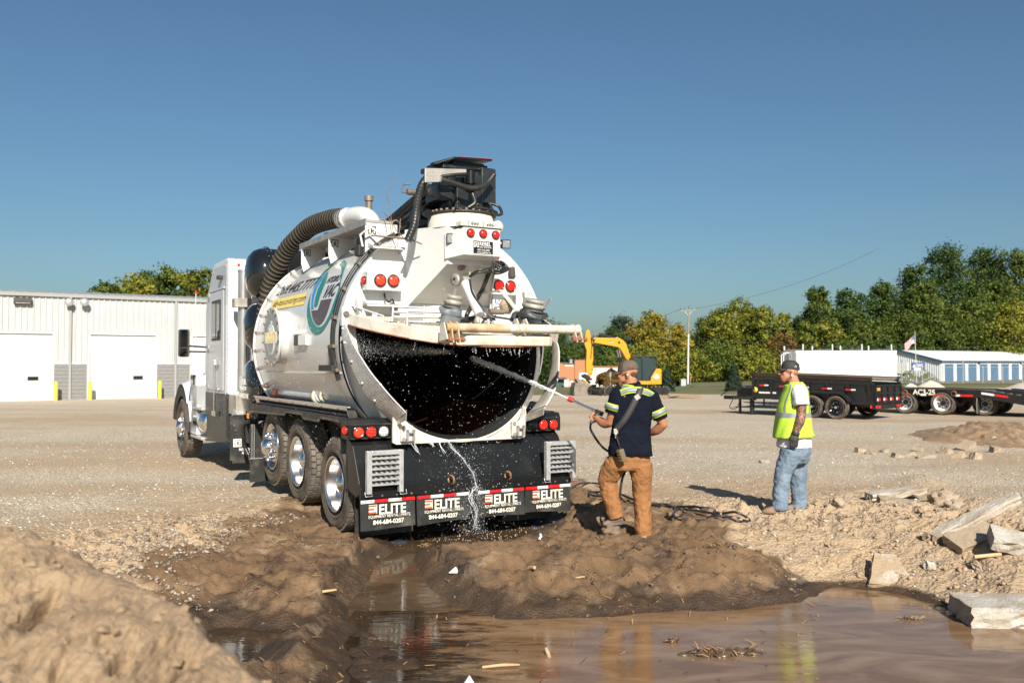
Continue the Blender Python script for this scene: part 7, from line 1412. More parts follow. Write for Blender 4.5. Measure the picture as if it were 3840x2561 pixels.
def hand_fist(b, p, ax, out, s_=1.):
    # fist closed round a bar: ax = bar direction, out = from wrist to knuckles
    p, ax, out = Vector(p), Vector(ax).normalized(), Vector(out).normalized(); nn = ax.cross(out).normalized()
    for i in range(4):
        o = p+ax*(.028-.019*i)*s_; L = (1., 1.06, 1., .82)[i]
        b.tube([o-out*.035+nn*.026, o+out*.02*L+nn*.032, o+out*.036*L+nn*.006, o+out*.026*L-nn*.022, o-out*.004-nn*.024], [.0105, .0105, .010, .009, .008], 8, sub=3)
    b.tube([p-out*.04+ax*.03+nn*.01, p-out*.01+ax*.045-nn*.012, p+out*.012+ax*.03-nn*.028], [.013, .012, .009], 8, sub=3); q = MB().sph((0, 0, 0), (.045, .035, .022), 12, 8)
    R = Matrix((ax, out, nn)).transposed(); b.add([tuple(p-out*.035+nn*.018+R @ Vector(v)) for v in q.v], q.f, 0, True)
def hand_relaxed(b, w_, d, side, s_=1.):
    # hangs along d; side = direction of the thumb
    w_, d, side = Vector(w_), Vector(d).normalized(), Vector(side).normalized(); nn = d.cross(side).normalized()
    q = MB().sph((0, 0, 0), (.040*s_, .048*s_, .018*s_), 12, 8); R = Matrix((side, d, nn)).transposed(); b.add([tuple(w_+d*.05*s_+R @ Vector(v)) for v in q.v], q.f, 0, True)
    for i in range(4):
        o = w_+d*.085*s_+side*(.030-.020*i)*s_; L = (.9, 1., .94, .76)[i]*s_
        b.tube([o-d*.02, o+d*.03*L+nn*.004, o+d*.055*L+nn*.016, o+d*.07*L+nn*.034], [.0105*s_, .010*s_, .0095*s_, .0075*s_], 8, sub=3)
    b.tube([w_+d*.02+side*.022, w_+d*.05+side*.05, w_+d*.085+side*.056+nn*.008], [.015*s_, .013*s_, .009*s_], 8, sub=3)
def ribbon(name, pts, wd, nrm, m, parent, th=.004, sub=8):
    p = catmull(pts, sub); b = MB(); n = len(p); v = []
    for i in range(n):
        t = Vector(p[min(i+1, n-1)]-p[max(i-1, 0)]).normalized(); k = Vector(nrm(p[i]) if callable(nrm) else nrm).normalized(); sd = t.cross(k).normalized()*wd/2; q = Vector(p[i])
        v += [q-sd, q+sd, q+sd+k*th, q-sd+k*th]
    b.add(v, [(4*i+a, 4*i+(a+1) % 4, 4*i+4+(a+1) % 4, 4*i+4+a) for i in range(n-1) for a in range(4)], 0, True); return b.build(name, m, parent)
HIV = pm('hi_vis_lime', (.46, .72, .05), (.40, .64, .045), 5, .75, bump=.15, bscale=90); REFL = pm('reflective_grey', (.22, .23, .235), (.30, .31, .31), 60, .45, metal=.2)
# ---- worker one: navy shirt, seen from behind, spraying
K1 = .001283; base1 = Vector(((2367-1920)/3300*9.0, 9.0, -.012))
def w1(X, Y, y=0.): return ((X-460)*K1, y, (1525-Y)*K1)
SK1 = skinmat('skin_one', (.43, .185, .10), (.36, .15, .08))
b = Body()
b.loft([(*w1(430, 880, .02), .15, .11), (*w1(440, 800, .02), .17, .12), (*w1(455, 600, .0), .16, .11), (*w1(470, 400, .0), .19, .11), (*w1(470, 330, .0), .16, .10), (*w1(460, 280, .0), .07, .07)])
b.limb([w1(462, 300, .0), w1(455, 250, -.0), w1(448, 215, 0)], [.066, .064, .062])
f1 = head(b, w1(428, 190, .02), math.radians(-14), math.radians(-4))
b.limb([w1(350, 350, .0), w1(318, 480, .0), w1(296, 575, .03)], [.062, .055, .047]); b.limb([w1(296, 575, .03), w1(250, 588, .10), w1(200, 553, .2)], [.050, .052, .034])
hand_fist(b, w1(176, 540, .235), (Vector(w1(150, 590, .20))-Vector(w1(225, 505, .245))), Vector(w1(150, 520, .27))-Vector(w1(210, 560, .18)))
b.limb([w1(615, 370, .0), w1(665, 490, -.01), w1(712, 590, .0)], [.062, .056, .047]); b.limb([w1(712, 590, .0), w1(670, 640, .06), w1(620, 672, .14)], [.050, .050, .034]); hand_relaxed(b, w1(620, 672, .14), (-1, .6, -.1), (0, 0, 1))
b.limb([w1(345, 880, .03), w1(280, 1040, .10), w1(345, 1330, .04)], [.085, .055, .04]); b.limb([w1(530, 880, .0), w1(545, 1130, .03), w1(552, 1440, -.02)], [.085, .055, .04])
P1 = b.skin('person', SK1, None, .0075, 2, base1); tag(P1, 'bearded man in navy work shirt and brown trousers spraying water from a wand', 'person')
NAVY = pm('navy_shirt', (.0045, .0065, .013), (.0065, .009, .017), 6, .9, bump=.15, bscale=220, spec=.12)
b = Body(); secs = [(452, 838, 355, .155), (450, 800, 350, .16), (452, 720, 325, .15), (458, 620, 310, .14), (468, 520, 318, .14), (478, 440, 335, .14), (482, 380, 330, .13), (478, 330, 270, .115), (468, 295, 160, .095)]
b.loft([(*w1(X, Y, .01), wd*K1/2, ry) for X, Y, wd, ry in secs], 32, 2.6, -.12)
b.limb([w1(358, 352, .0), w1(330, 440, .0), w1(312, 505, .01)], [.085, .082, .084], ends=False); b.sph(w1(358, 356, 0), .083, 12, 8); b.limb([w1(612, 372, .0), w1(650, 450, -.01), w1(690, 545, 0)], [.085, .08, .076], ends=False); b.sph(w1(612, 376, 0), .083, 12, 8)
b.limb([w1(475, 300, .0), w1(466, 262, 0)], [.088, .08], ends=False)
sh = b.skin('work_shirt', NAVY, P1, .009, 3, None, .022, .10)
BRN = pm('brown_trousers', (.30, .135, .045), (.235, .10, .032), 4, .85, bump=.15, bscale=160, dirt=(.14, .10, .07), dscale=3, damt=.25)
b = Body(); b.loft([(*w1(447, 815, .02), .20, .135), (*w1(440, 870, .02), .215, .145), (*w1(430, 925, .02), .205, .14), (*w1(430, 955, .02), .18, .12)], 28, 2.4)
b.limb([w1(340, 900, .03), w1(302, 980, .07), w1(278, 1045, .10), w1(295, 1150, .08), w1(322, 1270, .05), w1(338, 1340, .04)], [.122, .112, .098, .092, .085, .078], 18, ends=False); b.limb([w1(532, 900, .01), w1(540, 1010, .02), w1(545, 1130, .03), w1(548, 1250, .02), w1(552, 1400, -.01), w1(550, 1488, -.02)], [.122, .112, .092, .088, .085, .08], 18, ends=False)
tr = b.skin('trousers', BRN, P1, .009, 3, None, .030, .085)
BOOT = pm('muddy_boot', (.17, .13, .10), (.25, .2, .16), 7, .8, bump=.3, bscale=30)
b = Body(); b.loft([(*w1(548, 1525, -.01), .05, .11), (*w1(548, 1505, -.01), .052, .115), (*w1(550, 1480, -.03), .05, .08), (*w1(552, 1440, -.03), .045, .055)], 20, 2.6); b.skin('boot', BOOT, P1, .008, 1)
b = Body(); 
b.loft([(*w1(318, 1395, .08), .115, .05), (*w1(320, 1378, .08), .118, .052), (*w1(338, 1352, .06), .08, .05), (*w1(345, 1325, .05), .05, .048)], 20, 2.6, math.radians(18)); b.skin('boot', BOOT, P1, .008, 1)
# cap, hair, beard, glasses
CAPM1 = pm('cap_olive', (.085, .068, .045), (.11, .09, .062), 30, .8, bump=.2, bscale=120); CAPD = pm('cap_camo', (.045, .03, .025), (.085, .06, .045), 22, .8)
b = Body()
def hp(x, y, z): return f1(x, y, z)
v = []; n = 28; rings = 9
for j in range(rings+1):
    t = j/rings*PI/2
    for i in range(n):
        a = 2*PI*i/n; r_ = math.cos(t)**.75; v.append(hp(.014+.108*r_*math.cos(a), .086*r_*math.sin(a), .035+.105*math.sin(t)**.9+.012*math.cos(a)*(1-j/rings)))
m_ = MB(); m_.add(v, [(j*n+i, j*n+(i+1) % n, (j+1)*n+(i+1) % n, (j+1)*n+i) for j in range(rings) for i in range(n)], 0, True)
for f_i, fc in enumerate(m_.f):
    if 9 <= (f_i % n) <= 18: m_.mi[f_i] = 1
m_.sph(hp(.012, 0, .142), .008, 8, 6); cp = m_.build('cap', [CAPM1, CAPD], P1)
def brim(fh, zz, par, m, L=.085):
    q = MB(); q.sheet(lambda u, v_: fh(-.075-(L)*v_*math.cos((u-.5)*2.0)+.03*abs(u-.5)*2, .075*math.sin((u-.5)*2.2), zz-.018*v_-.020*(abs(u-.5)*2)**2), 14, 6); q.sheet(lambda u, v_: fh(-.075-(L)*v_*math.cos((u-.5)*2.0)+.03*abs(u-.5)*2, .075*math.sin((u-.5)*2.2), zz-.006-.018*v_-.020*(abs(u-.5)*2)**2), 14, 6); return q.build('cap_brim', m, par)
brim(hp, .040, cp, CAPD)
q = MB(); q.sheet(lambda u, v_: hp(.03+.055*u, -.089+.004*u+.012*u*u, .048+.02*v_), 4, 2); q.build('cap_patch', pm('patch_red', (.17, .04, .03), rough=.8), cp)
HAIR = pm('hair_brown', (.055, .025, .013), (.09, .042, .02), 60, .7, bump=.6, bscale=120)
b = Body(); 
def hel(b, fh, p, r_, n=12):
    q = MB().sph(p, r_, n, 8); b.add([fh(*v_) for v_ in q.v], q.f, 0, True)
hel(b, hp, (.052, 0, -.012), (.058, .074, .055)); b.skin('hair', HAIR, P1, .006, 1, None, .008, .015)
BEARD1 = pm('beard_brown', (.10, .043, .02), (.15, .07, .032), 50, .75, bump=.6, bscale=140)
b = Body(); hel(b, hp, (-.066, 0, -.105), (.038, .044, .042)); hel(b, hp, (-.022, .0, -.078), (.05, .062, .034)); hel(b, hp, (-.100, 0, -.052), (.012, .03, .008)); hel(b, hp, (.0, .0, -.045), (.022, .072, .035)); b.skin('beard', BEARD1, P1, .006, 1, None, .010, .014)
def glasses(fh, par, m, dark=True):
    q = MB()
    for s_ in (-1, 1): q.tube([fh(-.098, s_*.040, .008), fh(-.05, s_*.080, .008), fh(.01, s_*.088, .002)], .0028, 5)
    q.tube([fh(-.098, -.012, .01), fh(-.100, 0, .012), fh(-.098, .012, .01)], .003, 5); o = q.build('glasses', m, par); q = MB()
    for s_ in (-1, 1):
        q.sheet(lambda u, v_: fh(-.103+.024*u*u, s_*(.010+.052*u), -.012+.034*v_), 4, 3)
    q.build('lens', GLASS, o); return o
glasses(hp, P1, LETB)
b = MB(); b.sph(hp(.014, -.093, -.012), .009, 8, 6); b.build('earbud', LETW, P1)
# reflective trim on the shirt back and sleeves
def bk1(X, Y, lift=.004):
    ys = [838, 720, 620, 520, 440, 380, 330, 295]; hw = [355, 325, 310, 318, 335, 330, 270, 160]; cx = [452, 452, 458, 468, 478, 482, 478, 468]; ry = [.155, .15, .14, .14, .14, .13, .115, .095]
    o = np.argsort(ys); yy = np.array(ys)[o]; w_ = np.interp(Y, yy, np.array(hw)[o])/2; c = np.interp(Y, yy, np.array(cx)[o]); r_ = np.interp(Y, yy, np.array(ry)[o]); t = np.clip(abs((X-c)/w_), 0, .98); d = r_*(1-t**2.6)**(1/2.6)
    x, _, z = w1(X, Y); return (x, .01-d-.014-lift-.12*((X-c)*K1)*-1*.0, z)
for off, wd, m in ((0, .066, HIV), (.003, .040, REFL)):
    ribbon('shoulder_tape', [bk1(365, 340, off), bk1(420, 322, off+.004), bk1(480, 315, off+.006), bk1(540, 325, off+.004), bk1(600, 348, off), bk1(652, 385, off)], wd, (0, -1, .35), m, P1, .003)
    ribbon('collar_tape', [bk1(385, 288, off+.004), bk1(425, 292, off), bk1(466, 300, off)], wd*.75, (-.1, -1, .6), m, P1, .003)
    ribbon('collar_tape', [bk1(568, 316, off), bk1(600, 335, off), bk1(632, 360, off)], wd*.5, (.2, -1, .6), m, P1, .003)
def sleeve_band(c, d, r_, m, wd, lift):
    c, d = Vector(c), Vector(d).normalized(); q = MB(); q.lathe([(r_+lift, -wd/2), (r_+lift+.003, -wd/2), (r_+lift+.003, wd/2), (r_+lift, wd/2)], c, d, 28); q.build('sleeve_tape', m, P1)
for c, d, r_ in ((w1(322, 455, .005), Vector(w1(312, 505, .01))-Vector(w1(345, 380, 0)), .088), (w1(668, 500, -.005), Vector(w1(690, 545, 0))-Vector(w1(630, 410, 0)), .086)):
    sleeve_band(c, d, r_, HIV, .068, .004); sleeve_band(c, d, r_, REFL, .044, .006)
STRAP = pm('webbing_black', (.028, .027, .025), (.045, .042, .037), 30, .6)
ribbon('shoulder_strap', [bk1(528, 285, .010), bk1(505, 340, .018), bk1(470, 405, .016), bk1(425, 490, .016), bk1(380, 560, .016), bk1(330, 625, .012)], .062, (-.1, -1, .1), STRAP, P1, .006)
b = MB(); x, y, z = bk1(490, 372, .026); b.box((x, y, z), (.055, .012, .05), Matrix.Rotation(-.6, 3, 'Y')); b.build('strap_slide', GREYM, P1, .004); b = MB(); x, y, z = bk1(325, 640, .016); b.box((x, y, z), (.045, .012, .05)); b.box((x, y, z-.045), (.02, .014, .05)); b.build('strap_clip', GREYM, P1, .004)
q = MB(); x, y, z = bk1(326, 690, .02); q.tube([(x, y, z+.03), (x+.012, y-.005, z-.02), (x+.03, y-.01, z-.075)], .006, 6); cbx = thing('control_box', 'small grimy remote control box hanging from the shoulder strap of the spraying man', 'remote control', base1, 0); q.build('lanyard', STRAP, cbx)
b = MB(); R = Matrix.Rotation(-.28, 3, 'Y') @ Matrix.Rotation(.5, 3, 'Z'); c = Vector(w1(362, 822, -.19)); b.box(c, (.055, .075, .13), R); o = b.build('case', pm('grimy_case', (.16, .13, .08), (.10, .085, .055), 14, .6), cbx, .012); q = MB()
for i in range(4): q.box(c+R @ Vector((-.029, -.0, -.045+.03*i)), (.006, .05, .018), R)
q.build('button', pm('button_amber', (.35, .22, .04), (.2, .13, .03), 20, .5), o); b = MB(); b.tube([tuple(c+R @ Vector((0, -.03, .065))), tuple(c+R @ Vector((0, 0, .09))), tuple(c+R @ Vector((0, .03, .065)))], .006, 6); b.build('bail', STRAP, cbx)
# ---- spray wand held by worker one
wd_ = thing('spray_wand', 'steel pressure washer wand with a red nozzle held by the man in navy', 'spray wand', base1, 0); nz_, vb = Vector(w1(8, 412, .36)), Vector(w1(205, 502, .245))
b = MB(); b.cyl(vb, nz_, .0125, n=12); b.cyl(vb.lerp(nz_, .0), vb.lerp(nz_, .22), .016, n=12); b.build('lance', CHROME, wd_); b = MB(); b.cyl(nz_-(nz_-vb).normalized()*.01, nz_+(nz_-vb).normalized()*.045, .026, .03, 12); b.build('nozzle', pm('nozzle_red', (.55, .03, .02), rough=.4), wd_)
b = MB(); b.bar(vb+(vb-nz_).normalized()*-.02, vb+(vb-nz_).normalized()*.07, .035, .045); b.tube([w1(238, 500, .24), w1(205, 525, .235), w1(150, 592, .20)], .017, 8); b.tube([w1(215, 540, .25), w1(190, 575, .23), w1(172, 592, .21)], .006, 6); b.build('trigger_grip', pm('grip_black', (.02, .02, .02), rough=.5), wd_, .004)
# hose from the grip down between the legs
b = MB(); b.tube([w1(150, 592, .2), w1(160, 660, .28), w1(260, 800, .32), w1(400, 880, .26), w1(432, 950, .16), w1(400, 1030, .13), w1(383, 1120, .12), w1(378, 1240, .12), w1(388, 1330, .13), w1(420, 1375, .2)], .0125, 8, sub=8)
tag(b.build('feed_hose', HOSE, None, 0, base1), 'black hose hanging down between the brown trouser legs', 'hose')
# ---- worker two: yellow vest, profile to the left
K2 = 10.45/3300/2.45; base2 = Vector(((2955.5-1920)/3300*10.45, 10.45, -.03)); base2.z = max(-.06, min(.06, gz(base2.x-.1, base2.y)+.02))
def w2(X, Y, y=0.): return ((X-430)*K2, y, (1482-Y)*K2)
SK2 = skinmat('skin_two', (.46, .21, .125), (.40, .17, .10), 1.49)
b = Body(); b.loft([(*w2(475, 900, 0), .12, .15), (*w2(470, 780, 0), .13, .16), (*w2(470, 600, 0), .13, .15), (*w2(480, 440, 0), .12, .16), (*w2(490, 370, 0), .10, .15), (*w2(478, 315, 0), .065, .075)])
b.limb([w2(485, 330, 0), w2(470, 280, 0), w2(455, 235, 0)], [.07, .066, .064]); f2 = head(b, w2(438, 205, 0), math.radians(2), math.radians(3))
b.limb([w2(492, 385, -.17), w2(496, 480, -.21), w2(492, 590, -.23)], [.065, .060, .05]); b.limb([w2(492, 590, -.23), w2(470, 660, -.235), w2(432, 755, -.235)], [.053, .054, .036]); hand_relaxed(b, w2(432, 755, -.235), (-.12, 0, -1), (-1, .2, 0))
b.limb([w2(490, 385, .17), w2(480, 480, .21), w2(475, 600, .23)], [.065, .058, .048]); b.limb([w2(475, 600, .23), w2(440, 760, .22)], [.05, .034]); hand_relaxed(b, w2(440, 760, .22), (-.1, 0, -1), (-1, -.2, 0))
b.limb([w2(450, 890, -.08), w2(350, 1120, -.09), w2(325, 1430, -.1)], [.085, .055, .04]); b.limb([w2(530, 890, .08), w2(535, 1150, .09), w2(545, 1440, .1)], [.085, .055, .04])
P2 = b.skin('person', SK2, None, .0078, 2, base2); tag(P2, 'tattooed man in yellow safety vest and pale jeans standing with a black cap', 'person')
TEE = pm('white_tee', (.74, .74, .76), (.68, .68, .71), 4, .85); b = Body()
b.loft([(*w2(480, 895, 0), .195, .185), (*w2(478, 850, 0), .195, .185), (*w2(472, 760, 0), .175, .18), (*w2(472, 600, 0), .155, .17), (*w2(482, 440, 0), .14, .18), (*w2(490, 370, 0), .12, .165), (*w2(482, 320, 0), .085, .10)], 30, 2.4)
for s_ in (-1, 1): b.limb([w2(490, 378, s_*.15), w2(488, 430, s_*.20), w2(490, 505, s_*.225)], [.09, .09, .092], ends=False); b.sph(w2(490, 380, s_*.15), .088, 12, 8)
b.skin('tee_shirt', TEE, P2, .009, 2, None, .022, .08)
b = Body(); secs2 = [(472, 798, .228, .215), (470, 720, .21, .21), (470, 620, .192, .20), (474, 520, .175, .19), (486, 440, .155, .188), (496, 380, .135, .178), (492, 330, .11, .15), (486, 305, .085, .11)]
b.loft([(*w2(X, Y, 0), rx, ry) for X, Y, rx, ry in secs2], 32, 2.3); vo = b.build('safety_vest', HIV, P2)
# cut arm openings by building the vest as a shell with side holes
bpy.data.objects.remove(vo)
def vest_pt(a, Y, off=0.):
    ys = [s_[1] for s_ in secs2][::-1]; X = np.interp(Y, ys, [s_[0] for s_ in secs2][::-1]); rx = np.interp(Y, ys, [s_[2] for s_ in secs2][::-1])+off; ry = np.interp(Y, ys, [s_[3] for s_ in secs2][::-1])+off
    c, q = math.cos(a), math.sin(a); p_ = 2.3; x, _, z = w2(X, Y); fold = .006*math.sin(a*9+Y*.02)*np.clip((Y-450)/300, 0, 1)
    return (x+(rx+fold)*math.copysign(abs(c)**(2/p_), c), (ry+fold)*math.copysign(abs(q)**(2/p_), q), z+(.012*math.cos(a) if Y > 780 else 0))
b = MB(); na, ny = 72, 40; vv = []; YY = np.linspace(300, 800, ny)
for Y in YY:
    for i in range(na): vv.append(vest_pt(2*PI*i/na, Y))
fs = []
for j in range(ny-1):
    for i in range(na):
        a = 2*PI*(i+.5)/na; Y = (YY[j]+YY[j+1])/2; da = min(abs(a-1.5*PI), abs(a-.5*PI)); 
        if ((da/.62)**2+((Y-425)/105)**2 < 1) or (Y < 322 and da > 1.05): continue
        fs.append((j*na+i, j*na+(i+1) % na, (j+1)*na+(i+1) % na, (j+1)*na+i))
b.add(vv, fs, 0, True); vst = b.build('safety_vest', HIV, P2); so = vst.modifiers.new('solid', 'SOLIDIFY'); so.thickness = .006
def vring(Y0, Y1, a0, a1, m, nm, off=.009):
    q = MB(); q.sheet(lambda u, v_: vest_pt(a0+(a1-a0)*u, Y0+(Y1-Y0)*v_, off), 110, 4); q.build(nm, m, vst)
vring(575, 618, math.radians(-68), math.radians(248), REFL, 'reflective_band'); vring(575, 618, math.radians(248), math.radians(292), REFL, 'reflective_band')
for sd in (1.5*PI, .5*PI):
    for dr in (-1, 1):
        q = MB(); q.sheet(lambda u, v_: vest_pt(sd+dr*(.80+.10*math.sin(v_*PI)+.16*(u-.5)), 318+(575-318)*v_, .009), 8, 24); q.build('reflective_stripe', REFL, vst)
vring(790, 801, 0, 2*PI, REFL, 'hem_binding', .003)
DEN = pm('denim_pale', (.175, .23, .29), (.10, .145, .20), 3.2, .85, bump=.15, bscale=180, dirt=(.42, .42, .38), dscale=2.4, damt=.3); b = Body()
b.loft([(*w2(488, 872, 0), .165, .17), (*w2(490, 930, 0), .175, .175), (*w2(480, 1000, 0), .17, .165), (*w2(470, 1040, 0), .15, .14)], 26, 2.3)
b.limb([w2(435, 930, -.085), w2(395, 1020, -.09), w2(355, 1110, -.09), w2(338, 1230, -.095), w2(325, 1360, -.1), w2(322, 1450, -.1)], [.128, .118, .10, .092, .092, .098], 18, ends=False); b.limb([w2(535, 930, .08), w2(535, 1050, .085), w2(535, 1150, .09), w2(540, 1260, .095), w2(545, 1380, .1), w2(545, 1460, .1)], [.125, .115, .10, .092, .092, .10], 18, ends=False); b.skin('jeans', DEN, P2, .009, 3, None, .030, .085)
BT2 = pm('tan_boot', (.20, .12, .07), (.27, .18, .12), 8, .75, bump=.2, bscale=40)
for X0_, y_ in ((270, -.1), (520, .1)): b = Body(); b.loft([(*w2(X0_, 1482, y_), .145, .052), (*w2(X0_, 1462, y_), .148, .055), (*w2(X0_+12, 1440, y_), .125, .05), (*w2(X0_+45, 1415, y_), .07, .048)], 22, 2.6); b.skin('boot', BT2, P2, .008, 1)
gl = Body(); hand_relaxed(gl, w2(432, 755, -.235), (-.12, 0, -1), (-1, .2, 0), 1.18); gl.limb([w2(440, 742, -.235), w2(432, 768, -.235)], [.046, .045], ends=False); gl.skin('glove', pm('glove_black', (.025, .026, .028), (.04, .04, .042), 20, .6), P2, .006, 1)
gl = Body(); hand_relaxed(gl, w2(440, 760, .22), (-.1, 0, -1), (-1, -.2, 0), 1.16); gl.skin('glove', pm('glove_black', (.025, .026, .028)), P2, .007, 1)
def hp2(x, y, z): return f2(x, y, z)
v = []
for j in range(rings+1):
    t = j/rings*PI/2
    for i in range(n):
        a = 2*PI*i/n; r_ = math.cos(t)**.7; v.append(hp2(.014+.110*r_*math.cos(a), .087*r_*math.sin(a), .033+.105*math.sin(t)**.85+.010*math.cos(a)*(1-j/rings)*-1))
m_ = MB(); m_.add(v, [(j*n+i, j*n+(i+1) % n, (j+1)*n+(i+1) % n, (j+1)*n+i) for j in range(rings) for i in range(n)], 0, True); CAPK = pm('cap_black', (.016, .015, .015), (.03, .026, .024), 60, .75); cp2 = m_.build('cap', CAPK, P2); brim(hp2, .048, cp2, CAPK, .10)
q = MB(); q.lathe([(.010, 0), (.014, .001), (.010, .002)], hp2(.045, -.083, .062), (0, -1, .2), 12); q.build('cap_emblem', LETW, cp2)
BEARD2 = pm('beard_ginger', (.32, .105, .03), (.24, .075, .022), 50, .7, bump=.5, bscale=140); b = Body(); hel(b, hp2, (-.066, 0, -.100), (.034, .040, .034)); hel(b, hp2, (-.025, .0, -.076), (.048, .060, .032)); hel(b, hp2, (-.0995, 0, -.053), (.010, .028, .007)); hel(b, hp2, (.004, .0, -.05), (.018, .071, .034)); b.skin('beard', BEARD2, P2, .006, 1, None, .007, .014)
b = Body(); hel(b, hp2, (.052, 0, -.010), (.055, .0755, .045)); b.skin('hair', pm('hair_shaved', (.28, .12, .06), rough=.8), P2, .006, 1)
glasses(hp2, P2, LETB); b = MB(); b.lathe([(.009, -.004), (.015, -.004), (.015, .004), (.009, .004)], hp2(.004, -.094, -.042), (0, 1, 0), 14); b.build('ear_gauge', LETW, P2)
# ------------------------------------------------------------------ dirt heap in front, stones, clods, slabs, litter
t_ = (1+5**.5)/2; ICV = np.array([(-1, t_, 0), (1, t_, 0), (-1, -t_, 0), (1, -t_, 0), (0, -1, t_), (0, 1, t_), (0, -1, -t_), (0, 1, -t_), (t_, 0, -1), (t_, 0, 1), (-t_, 0, -1), (-t_, 0, 1)])/1.9; ICF = np.array([(0, 11, 5), (0, 5, 1), (0, 1, 7), (0, 7, 10), (0, 10, 11), (1, 5, 9), (5, 11, 4), (11, 10, 2), (10, 7, 6), (7, 1, 8), (3, 9, 4), (3, 4, 2), (3, 2, 6), (3, 6, 8), (3, 8, 9), (4, 9, 5), (2, 4, 11), (6, 2, 10), (8, 6, 7), (9, 8, 1)])
HEAP = pm('heap_soil', (.275, .19, .113), (.345, .245, .15), 5, .95, bump=1., bscale=45)
ridge = [(-330, 1175, 3.3), (-120, 1195, 3.15), (0, 1213, 3.0), (60, 1222, 2.95), (115, 1248, 2.9), (165, 1275, 2.85), (225, 1312, 2.8), (300, 1342, 2.72), (365, 1368, 2.65), (425, 1398, 2.58), (445, 1432, 2.52), (480, 1472, 2.46), (530, 1512, 2.40), (600, 1572, 2.3), (680, 1650, 2.2), (800, 1760, 2.1)]
rp = np.array([tuple(px(x*D2S, y*D2S, d)) for x, y, d in ridge]); b = MB(); NU, NV = 260, 200
ts = np.linspace(0, 1, len(rp))
def heap(u, v):
    r_ = np.array([np.interp(u, ts, rp[:, k]) for k in range(3)])
    if v < .3: t = 1-v/.3; p = r_+np.array([-.15*t, 1.1*t, -r_[2]*(t**1.3)*1.05])
    else: t = (v-.3)/.7; p = r_+np.array([-.25*t-.1*t*t, -1.75*t, -r_[2]*(.18*t+.75*t*t)])
    x, y = u*3.6, v*2.7; h = .045*noise.fractal((x*2.2, y*2.2, 1.), 1., 2., 4)+.026*noise.fractal((x*9, y*9, 5.), .8, 2., 5)
    h += .03*max(0, noise.noise((x*7, y*7, 8.))-.1)-.30*max(0, noise.noise((x*5.5+3, y*6, 12.))-.36)
    k = min(1, abs(v-.3)*9+.35); return (p[0]+.3*h*k, p[1]-.35*h, p[2]+h*k)
b.sheet(heap, NU, NV)
for k in range(520):
    u, v = rnd.random(), .22+.75*rnd.random(); c = heap(u, v); s_ = .008+.045*rnd.random()**3; q_ = ICV*(1+.3*rng.normal(size=(12, 1)))*s_*.5*np.array([1, 1, .8])+np.array(c); b.add(q_.tolist(), ICF.tolist())
tag(b.build('dirt_heap', HEAP), 'blurred heap of dry brown soil filling the lower left corner', 'dirt heap')
# stones and clods: one mesh each
def scatter(name, X, Y, size, mat_, flat=.65, sink=.3, z=None, smooth=False):
    n = len(X); h = ground(X, Y) if z is None else z; q = rng.normal(size=(n, 4)); q /= np.linalg.norm(q, axis=1)[:, None]; w_, x, y, zz = q.T
    R = np.stack([1-2*(y*y+zz*zz), 2*(x*y-zz*w_), 2*(x*zz+y*w_), 2*(x*y+zz*w_), 1-2*(x*x+zz*zz), 2*(y*zz-x*w_), 2*(x*zz-y*w_), 2*(y*zz+x*w_), 1-2*(x*x+y*y)], 1).reshape(n, 3, 3)
    v = ICV[None]*(1+.35*rng.normal(size=(n, 12, 1)).clip(-1, 1))*np.stack([np.ones(n), rng.uniform(.6, 1, n), rng.uniform(.4, .8, n)], 1)[:, None, :]; v = np.einsum('nij,nkj->nki', R, v)*size[:, None, None]*.5; v[..., 2] *= flat
    v += np.stack([X, Y, h+size*(.5-sink)*flat*.8], 1)[:, None, :]; co = v.reshape(-1, 3); f = (ICF[None]+12*np.arange(n)[:, None, None]).reshape(-1)
    me = bpy.data.meshes.new(name); me.vertices.add(len(co)); me.vertices.foreach_set('co', co.astype(np.float32).ravel()); me.loops.add(len(f)); me.loops.foreach_set('vertex_index', f); me.polygons.add(len(f)//3); me.polygons.foreach_set('loop_start', np.arange(0, len(f), 3)); me.update(calc_edges=True)
    at = me.attributes.new('tint', 'FLOAT', 'FACE'); at.data.foreach_set('value', np.repeat(rng.random(n), 20).astype(np.float32)); me.materials.append(mat_); return tag(link(name, me), kind='stuff')
def polar(n, r0, r1, a0=-34, a1=34, p=1.): r_ = r0+(r1-r0)*rng.random(n)**p; a = np.radians(rng.uniform(a0, a1, n)); return np.sin(a)*r_, np.cos(a)*r_
X, Y = polar(26000, 6.5, 26, p=1.25); dm = sdist(MUD, X, Y); k = (dm > .15+.3*rng.random(len(X))) & (sdist(POOL, X, Y) > .1) & (fbm(X, Y, .8, 3, 77)+.9*rng.random(len(X)) > .3); X, Y = X[k], Y[k]; s_ = .012+.035*rng.random(len(X))**2.5
scatter('gravel', X, Y, s_, pm('gravel_stone', (.26, .21, .155), (.55, .51, .45), attr='tint', rough=.9))
X, Y = polar(6000, 7.4, 12.5, -2, 36); dp = sdist(POOL, X, Y); k = (dp > .05) & (dp < 2.8) & (sdist(MUD, X, Y) > -.1) & (fbm(X, Y, 1.1, 3, 55)+rng.random(len(X))*.8 > .25); X, Y = X[k], Y[k]; s_ = .015+.075*rng.random(len(X))**3.6
scatter('soil_clods', X, Y, s_, pm('clod', (.30, .21, .13), (.41, .305, .20), attr='tint', rough=.95, bump=.3, bscale=60), .8, .35)
X, Y = polar(5200, 5.6, 10.5, -24, 22); k = (sdist(MUD, X, Y) < .1) & (np.minimum(sdist(POOL, X, Y), sdist(STREAM, X, Y)) > .02) & (sdist(RPUD, X, Y) > .05) & (fbm(X, Y, 1.3, 3, 57)+rng.random(len(X))*.5 > .3); X, Y = X[k], Y[k]; s_ = .012+.055*rng.random(len(X))**3
